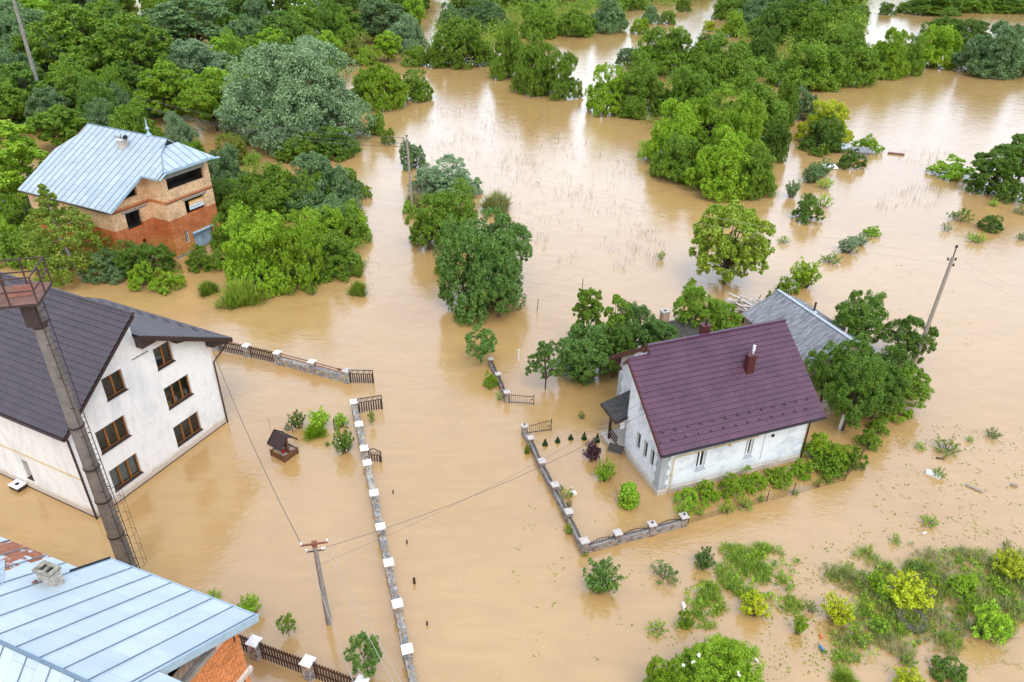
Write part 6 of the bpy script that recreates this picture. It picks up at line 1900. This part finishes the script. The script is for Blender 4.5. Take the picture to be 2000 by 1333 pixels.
P('shrub', 'bright', 1322, 1188, 1352, 1228, 'bright bush below the small white box')
P('sparse', 'dark', 1924, 834, 1950, 856, 'dark tuft-like shrub in the open water at the far right')
P('sparse', 'mid', 1820, 858, 1870, 886, 'wide low weed raft above the white foam slab')
P('sparse', 'bright', 1784, 864, 1808, 878, 'small round grass raft above the white foam slab, left')
P('sparse', 'bright', 1818, 908, 1842, 934, 'grass clump right behind the white foam slab')
P('sparse', 'bright', 1885, 850, 1900, 864, 'tiny green sprig right of the wide weed raft')
P('sparse', 'bright', 1738, 1040, 1758, 1062, 'small floating weed above the large grass patch')
P('sparse', 'bright', 1796, 1004, 1828, 1028, 'floating green weed strip in the right-hand open water')
P('sparse', 'dark', 1954, 1052, 1970, 1074, 'little dark shrub at the right above the yellow bush')
P('sparse', 'bright', 1262, 1216, 1302, 1240, 'grass clump left of the elder bush')
P('tuft', 'grass', 1622, 1310, 1664, 1338, 'grass clump at the bottom edge, right')
P('sparse', 'mid', 1752, 1272, 1784, 1300, 'weed below the big tyre near the bottom edge')


# ---- blossoms on the roses, elder and garden wall
def blossoms(boxpx, kind, leafm, n, size, label_parent, seed):
    base, r, h = box_fit(*boxpx, kind); rs = np.random.RandomState(seed)
    d = unit(rs.normal(size=(n, 3)) + np.array([0, -.6, .5])); p = base + d * np.array([r * .85, r * .85, h * .52]) + (0, 0, h * .48)
    Q = []
    for c, dd in zip(p, d):
        for k in range(5):
            a = unit(rs.normal(size=3) + dd); t = unit(np.cross(a, rs.normal(size=3))); b = np.cross(a, t); s = size * rs.uniform(.6, 1.1)
            c2 = c + rs.normal(size=3) * size * .3; Q.append([c2 - t * s, c2 + b * s, c2 + t * s, c2 - b * s])
    me = quad_mesh('blossoms', np.array(Q)); o = bpy.data.objects.new('blossoms', me); COL.objects.link(o); me.materials[0] = LF[leafm]
    host = [x for x in COL.objects if x.get('label') == label_parent][0]
    o.parent = host; o.matrix_parent_inverse = (Matrix.Translation(host.location) @ Matrix.Rotation(host.rotation_euler[2], 4, 'Z')).inverted()


blossoms((566, 802, 600, 838), 'rose', 'petal_pink', 16, .055, 'rose bush with pink and yellow blossoms beside the well', 1)
blossoms((566, 802, 600, 838), 'rose', 'petal_yellow', 7, .05, 'rose bush with pink and yellow blossoms beside the well', 2)
blossoms((652, 838, 694, 888), 'rose', 'petal_white', 9, .05, 'dark rose bush with white blossoms beside the road wall', 3)
blossoms((1300, 1258, 1466, 1420), 'dome', 'petal_white', 12, .09, 'large elder bush with white blossoms at the bottom edge', 4)
for i_, (x0, y0, x1, y1, m_, lb) in enumerate(((1088, 945, 1102, 960, 'blue', 'white-flowered plant at the garden wall, topmost of four'), (1094, 956, 1116, 976, 'yellow', 'yellow-leaved plant at the garden wall'), (1108, 952, 1120, 972, 'mid', 'white-blossomed plant right of the yellow-leaved one'), (1104, 975, 1118, 994, 'blue', 'green plant at the garden wall above a pillar, lowest of four'))):
    P('sparse', m_, x0, y0, x1, y1, lb)
blossoms((1088, 945, 1102, 960), 'sparse', 'petal_white', 8, .05, 'white-flowered plant at the garden wall, topmost of four', 5)
blossoms((1108, 952, 1120, 972), 'sparse', 'petal_white', 8, .05, 'white-blossomed plant right of the yellow-leaved one', 6)


# ---- the dense wood filling the upper left and the far banks
def in_poly(x, y, poly):
    c = False
    for i in range(len(poly)):
        (x1, y1), (x2, y2) = poly[i - 1], poly[i]
        if (y1 > y) != (y2 > y) and x < (x2 - x1) * (y - y1) / (y2 - y1) + x1:
            c = not c
    return c


def fill(poly, n, kinds, group, seed, kmin=.62, rr=(3.2, 5.2), hh=(7, 11)):
    r = random.Random(seed); xs = [p[0] for p in poly]; ys = [p[1] for p in poly]; k = 0
    for _ in range(9000):
        if k >= n:
            break
        x, y = r.uniform(min(xs), max(xs)), r.uniform(min(ys), max(ys))
        if not in_poly(x, y, poly):
            continue
        g = G(x, y); D = np.hypot(*g[:2]); rad = r.uniform(*rr) * min(1.8, max(.8, D / 170))
        if any(math.hypot(g[0] - a, g[1] - b) < kmin * (rad + c) for a, b, c in PLACED):
            continue
        sh, lf, lb = r.choice(kinds)
        plant_at(sh, lf, g, rad, r.uniform(*hh) * min(1.25, max(.75, D / 190)), lb, group); k += 1
    return k


KW = [('tree', 'mid', 'mid green tree packed among others in the dense wood, upper left'), ('dome', 'mid', 'mid green tree packed among others in the dense wood, upper left'), ('tree', 'dark', 'dark green tree packed among others in the dense wood, upper left'),
      ('dome', 'dark', 'dark green tree packed among others in the dense wood, upper left'), ('dome', 'silver_dark', 'grey-green willow packed among others in the dense wood, upper left'), ('tall', 'lime', 'narrow lime green tree packed among others in the dense wood, upper left'), ('tree', 'silver_dark', 'grey-green willow packed among others in the dense wood, upper left')]
fill([(-120, -48), (900, -48), (1000, -10), (960, 35), (840, 75), (700, 95), (500, 235), (300, 262), (-60, 270), (-120, 200)], 125, KW, 'trees of the dense wood', 4, .5)
fill([(940, -48), (1260, -48), (1180, 0), (1000, 30)], 22, [(a, b, c.replace('dense wood, upper left', 'far wood, top centre')) for a, b, c in KW[:5]], 'trees of the far wood at the top centre', 5)
fill([(1380, -48), (1680, -48), (1640, 20), (1500, 40), (1420, -5)], 26, [(a, b, c.replace('dense wood, upper left', 'far wood right of the channel')) for a, b, c in KW[:5]], 'trees of the far wood right of the channel', 6)
fill([(1800, -48), (2150, -48), (2150, 8), (1800, 8)], 20, [(a, b, c.replace('dense wood, upper left', 'far wood, top right')) for a, b, c in KW[:5]], 'trees of the far wood at the top right', 7)
fill([(1150, -48), (1420, -48), (1400, -2), (1330, 8), (1150, 8)], 12, [(a, b, c.replace('dense wood, upper left', 'thin wood at the head of the channel')) for a, b, c in KW[:5]], 'trees at the head of the channel', 8)
fill([(1440, 0), (1700, 0), (1690, 50), (1500, 110)], 14, [(a, b, c.replace('dense wood, upper left', 'belt behind the row of round willows')) for a, b, c in KW[:5]], 'trees behind the row of round willows', 9, .5)
fill([(-260, 40), (-90, 40), (-90, 420), (-240, 400)], 16, KW, 'trees of the dense wood', 10)


# ---- undergrowth (nobody could count it): weeds on the flooded wood floor and the thicket banks
def ground_cover(name, polys, density, ll, lw, hmax, leafm, label, seed, clump=.9, nl=26, thr=.35):
    rs = np.random.RandomState(seed); S = []
    for poly in polys:
        xs = [p[0] for p in poly]; ys = [p[1] for p in poly]
        W = np.array([G(*p) for p in poly]); A = abs(np.sum(W[:, 0] * np.roll(W[:, 1], -1) - W[:, 1] * np.roll(W[:, 0], -1))) / 2
        n = int(A * density); lo, hi = W.min(0), W.max(0); wp = [(p[0], p[1]) for p in W]
        ph = rs.uniform(0, 6, 6)
        for _ in range(n * 8):
            if n <= 0:
                break
            x, y = rs.uniform(lo[0], hi[0]), rs.uniform(lo[1], hi[1])
            if not in_poly(x, y, wp):
                continue
            f = math.sin(x * .9 + ph[0]) * math.sin(y * 1.1 + ph[1]) + .6 * math.sin(x * 2.3 + y * 1.7 + ph[2]) + .4 * math.sin(3.7 * x - 2.9 * y + ph[3])
            if f < rs.uniform(-1.2, thr):
                continue
            S.append((x, y, hmax * rs.uniform(.1, 1.) * (.6 + .25 * f))); n -= 1
    S = np.array(S); sd = np.tile([0, 0, 1.], (len(S), 1)); sr = clump * rs.uniform(.5, 1., len(S))
    Q = leaf_quads(rs, S, sd, sr, nl, ll, lw, zmin=.02)
    me = quad_mesh(name, Q); o = bpy.data.objects.new(name, me); COL.objects.link(o); me.materials[0] = LF[leafm]
    tag(o, label, 'undergrowth', kind='stuff')


ground_cover('undergrowth', [[(-80, 60), (250, 60), (480, 180), (480, 260), (330, 230), (200, 240), (-80, 300)]], .35, .5, .26, 2.6, 'dark', 'dark undergrowth on the flooded floor of the wood', 1, 1.6, 30)
ground_cover('undergrowth', [[(830, 105), (880, 20), (1000, -30), (1220, -30), (1228, 52), (1100, 74), (1000, 62), (960, 120)], [(1400, -25), (1700, -25), (1690, 60), (1640, 150), (1500, 172), (1460, 140), (1425, 66)], [(1775, -30), (2040, -30), (2040, 20), (1780, 26)], [(1180, -30), (1400, -30), (1390, 6), (1330, 14), (1200, 16)]], .12, .6, .3, 4.5, 'mid', 'green thicket between the trees of the far banks', 9, 2.6, 34)
ground_cover('undergrowth', [[(430, 330), (700, 400), (718, 470), (700, 540), (600, 560), (470, 520), (400, 480)], [(0, 380), (75, 420), (110, 520), (40, 525), (-40, 470)]], .8, .26, .15, 1.5, 'mid', 'leafy undergrowth round the brick house and its thicket', 2, .8, 30)
ground_cover('bank_weeds', [[(590, 520), (700, 498), (718, 520), (690, 545), (610, 560)], [(360, 500), (450, 505), (470, 540), (380, 528)], [(240, 520), (360, 530), (350, 560), (250, 560)]], 4., .16, .07, .45, 'bright', 'bright weeds fringing the thicket bank', 3, .35, 18)
ground_cover('bank_weeds', [[(1190, 140), (1290, 130), (1480, 260), (1500, 360), (1400, 380), (1290, 290)]], .4, .4, .2, 2.2, 'mid', 'undergrowth below the willows of the island', 4, 1.3, 26)


# ---- grass standing in the shallow lower right
def grass_patch(name, polys, dens, leafm, label, seed, h=(.25, .7), w=.02, thr=.2, lean=.25):
    rs = np.random.RandomState(seed); Q = []
    for poly in polys:
        W = np.array([G(*p) for p in poly]); wp = [(p[0], p[1]) for p in W]; A = abs(np.sum(W[:, 0] * np.roll(W[:, 1], -1) - W[:, 1] * np.roll(W[:, 0], -1))) / 2
        lo, hi = W.min(0), W.max(0); n = int(A * dens); ph = rs.uniform(0, 6, 6); c = (lo + hi) / 2
        for _ in range(n * 4):
            if n <= 0:
                break
            x, y = rs.uniform(lo[0], hi[0]), rs.uniform(lo[1], hi[1])
            wx, wy = x + 1.1 * math.sin(y * .9 + ph[4]) + .5 * math.sin(y * 2.6 + x), y + 1.1 * math.sin(x * .8 + ph[5]) + .5 * math.sin(x * 2.3 - y)
            if not in_poly(wx, wy, wp):
                continue
            f = math.sin(x * 1.3 + ph[0]) * math.sin(y * 1.2 + ph[1]) + .7 * math.sin(x * 2.9 + y * 2.1 + ph[2]) + .5 * math.sin(5.1 * x - 4.3 * y + ph[3])
            if f < rs.uniform(-1.1, 1.0 + thr):
                continue
            n -= 1; hb = rs.uniform(*h) * (.75 + .2 * f)
            for k in range(9):
                b = np.array([x, y, -.05]) + rs.normal(size=3) * (.06, .06, 0); a = rs.uniform(0, 6.28); d = np.array([math.cos(a), math.sin(a), 0]); e = np.array([-d[1], d[0], 0]) * w
                o = rs.uniform(.05, lean) * 1.6; hh = hb * rs.uniform(.6, 1.1); t = b + d * o + (0, 0, hh); m = b + d * o * .3 + (0, 0, hh * .6)
                Q.append([b - e, m - e * .9, t, m + e * .9])
    me = quad_mesh(name, np.array(Q)); o = bpy.data.objects.new(name, me); COL.objects.link(o); me.materials[0] = LF[leafm]
    tag(o, label, 'grass', kind='stuff')


PG1 = [(1425, 1100), (1470, 1075), (1560, 1068), (1575, 1085), (1550, 1130), (1545, 1180), (1500, 1212), (1440, 1205), (1412, 1165)]
PG2 = [(1295, 1165), (1330, 1140), (1400, 1140), (1395, 1200), (1350, 1228), (1320, 1220), (1300, 1185)]
PG3 = [(1650, 1150), (1700, 1110), (1780, 1100), (1840, 1075), (1900, 1085), (2120, 1110), (2120, 1200), (1950, 1235), (1880, 1220), (1830, 1250), (1780, 1270), (1720, 1265), (1700, 1300), (1610, 1290), (1600, 1250), (1655, 1210)]
grass_patch('grass', [PG1, PG2], 42, 'grass', 'rough green grass standing in the shallow water below the maroon-roofed house', 21, (.18, .48))
grass_patch('grass', [PG3], 22, 'grass', 'tall green grass of the large patch round the big tyre', 22, (.25, .7))
grass_patch('dry_grass', [PG3], 20, 'straw', 'pale dry grass mixed into the large patch round the big tyre', 23, (.3, .75), .014, .4)
grass_patch('sparse_grass', [[(1600, 1030), (1660, 1035), (1640, 1080), (1560, 1085)], [(1500, 1200), (1620, 1100), (1640, 1160), (1590, 1230)], [(1600, 1290), (1760, 1270), (1990, 1210), (2000, 1333), (1640, 1345)], [(1640, 1090), (1800, 1040), (2000, 1010), (2000, 1090), (1700, 1110)]], 1.3, 'straw', 'scattered thin weeds poking through the water round the grass patches', 24, (.08, .3), .016, .5)
PB = [PG1, PG2, PG3]
ground_cover('garden_weeds', [[(1318, 985), (1400, 958), (1500, 930), (1590, 902), (1650, 905), (1640, 935), (1560, 940), (1480, 962), (1400, 985), (1345, 1008)]], 5.5, .17, .09, .5, 'bright', 'tangle of garden weeds below the front wall of the maroon-roofed house', 27, .35, 20, thr=.8)
ground_cover('bank_weeds', [[(60, 380), (20, 400), (10, 470), (90, 500), (100, 470)]], 1.2, .26, .15, 1.8, 'mid', 'leafy weeds along the left wall of the brick house', 28, .8, 26)
ground_cover('broad_weeds', PB, 2.6, .13, .07, .42, 'bright', 'broad-leaved weeds scattered through the grass patches', 25, .3, 24)
ground_cover('broad_weeds', PB, .8, .15, .08, .4, 'dark', 'dark weeds scattered through the grass patches', 26, .3, 24)


# ---- dry reed stalks in the open water and floating scraps
def reeds(name, polys, n, label, seed, h=(.15, .75), m='wood_grey'):
    rs = np.random.RandomState(seed); mb = MB()
    for poly, k in zip(polys, n):
        W = np.array([G(*p) for p in poly]); wp = [(p[0], p[1]) for p in W]; lo, hi = W.min(0), W.max(0); ph = rs.uniform(0, 6, 4)
        for _ in range(k * 9):
            if k <= 0:
                break
            x, y = rs.uniform(lo[0], hi[0]), rs.uniform(lo[1], hi[1])
            if not in_poly(x, y, wp):
                continue
            f = math.sin(x * .35 + ph[0]) * math.sin(y * .28 + ph[1]) + .6 * math.sin(x * .9 + y * .7 + ph[2])
            if f < rs.uniform(-.9, .9):
                continue
            k -= 1
            for j in range(rs.randint(1, 5)):
                b = np.array([x, y, -.1]) + rs.normal(size=3) * (.2, .2, 0); t = b + rs.normal(size=3) * (.12, .12, 0) + (0, 0, rs.uniform(*h) + .1); t[2] = max(t[2], .1)
                mb.beam(b, t, .013, .013)
    tag(mb.obj(name, MT[m]), label, 'reeds', kind='stuff')


reeds('dry_reeds', [[(830, 200), (1000, 200), (1300, 360), (1280, 500), (1080, 520), (960, 420), (840, 320)], [(1740, 170), (1880, 130), (1860, 190), (1700, 225)], [(1740, 290), (1850, 300), (1840, 330), (1750, 320)], [(1200, 460), (1310, 450), (1290, 530), (1200, 530)], [(1740, 365), (1840, 365), (1840, 410), (1700, 410)]], [620, 60, 40, 60, 60], 'dry brown reed stalks standing in the open flood water', 31)


def scraps():
    rs = np.random.RandomState(41); Q = []
    for poly, n in (([(1700, 830), (2000, 830), (2000, 1100), (1800, 1080), (1650, 1060), (1720, 960)], 260), ([(1500, 1090), (1660, 1040), (1700, 1300), (1480, 1330)], 200), ([(1000, 960), (1500, 1120), (1450, 1290), (1000, 1333)], 60), ([(1640, 440), (1960, 600), (1880, 700), (1700, 560)], 40), ([(560, 555), (740, 500), (740, 590), (600, 600)], 60)):
        W = np.array([G(*p) for p in poly]); wp = [(p[0], p[1]) for p in W]; lo, hi = W.min(0), W.max(0); k = 0
        while k < n:
            x, y = rs.uniform(lo[0], hi[0]), rs.uniform(lo[1], hi[1])
            if not in_poly(x, y, wp):
                continue
            k += 1
            for j in range(rs.randint(1, 6)):
                c = np.array([x, y, .012]) + rs.normal(size=3) * (.16, .16, .004); a = rs.uniform(0, 6.28); s = rs.uniform(.03, .1); t = np.array([math.cos(a), math.sin(a), rs.uniform(0, .5)]) * s; b = np.array([-t[1], t[0], 0]) * rs.uniform(.2, .7)
                Q.append([c - t, c + b, c + t, c - b])
    me = quad_mesh('floating_scraps', np.array(Q)); o = bpy.data.objects.new('floating_scraps', me); COL.objects.link(o); me.materials[0] = LF['olive']
    tag(o, 'scraps of leaves and twigs drifting on the flood water', 'debris', kind='stuff')


scraps()


# ---- wooded hills added beyond the flood plain, out of frame, to darken the farthest reflections
def added_hills():
    rs = np.random.RandomState(51); V, Fc = [], []; n = 160
    for j, (d, k) in enumerate(((620, 0.), (640, .25), (680, .6), (740, 1.), (900, 1.2))):
        for i in range(n + 1):
            a = math.radians(-65 + 130 * i / n); z = (52 + 14 * math.sin(a * 5 + 1) + 8 * math.sin(a * 13) + 3 * math.sin(a * 41)) * k - 1
            z += rs.uniform(-1, 1) * 3. * k; V.append((d * math.sin(a), d * math.cos(a), z))
    for j in range(4):
        for i in range(n):
            o = j * (n + 1) + i; Fc.append((o, o + 1, o + n + 2, o + n + 1))
    mb = MB(); mb.v = V; mb.f = Fc
    tag(mb.obj('added_hills', mat('added_hill', (.05, .08, .03), .9, .1, fn=speck((.07, .11, .03), (.03, .055, .02), .12))), kind='structure')


added_hills()


def foam():
    rs = np.random.RandomState(61); Q = []
    for (x0, y0), (x1, y1), n, wd in (((785, 805), (835, 830), 14, .5), ((740, 905), (790, 893), 26, .25), ((795, 940), (830, 955), 14, .4), ((1010, 1240), (1060, 1300), 22, .5), ((1055, 1270), (1080, 1333), 20, .4), ((830, 1000), (900, 1120), 26, 1.2), ((860, 1120), (960, 1250), 30, 1.6), ((1180, 985), (1230, 1020), 20, .5), ((880, 610), (1010, 640), 34, .7), ((480, 700), (640, 770), 30, .6)):
        a, b = G(x0, y0), G(x1, y1)
        for i in range(n):
            c = a + (b - a) * rs.uniform() + rs.normal(size=3) * (wd * .5, wd * .5, 0); c[2] = .012; t = unit(b - a) * rs.uniform(.012, .06); e = np.array([-t[1], t[0], 0]) * rs.uniform(.15, .4)
            Q.append([c - t, c + e, c + t, c - e])
    me = quad_mesh('foam_flecks', np.array(Q)); o = bpy.data.objects.new('foam_flecks', me); COL.objects.link(o); me.materials[0] = MT['foam']
    tag(o, 'pale flecks of foam drifting on the flood water', 'foam', kind='stuff')


MT['foam'] = mat('foam', (.62, .5, .36), .8, .2)
foam()
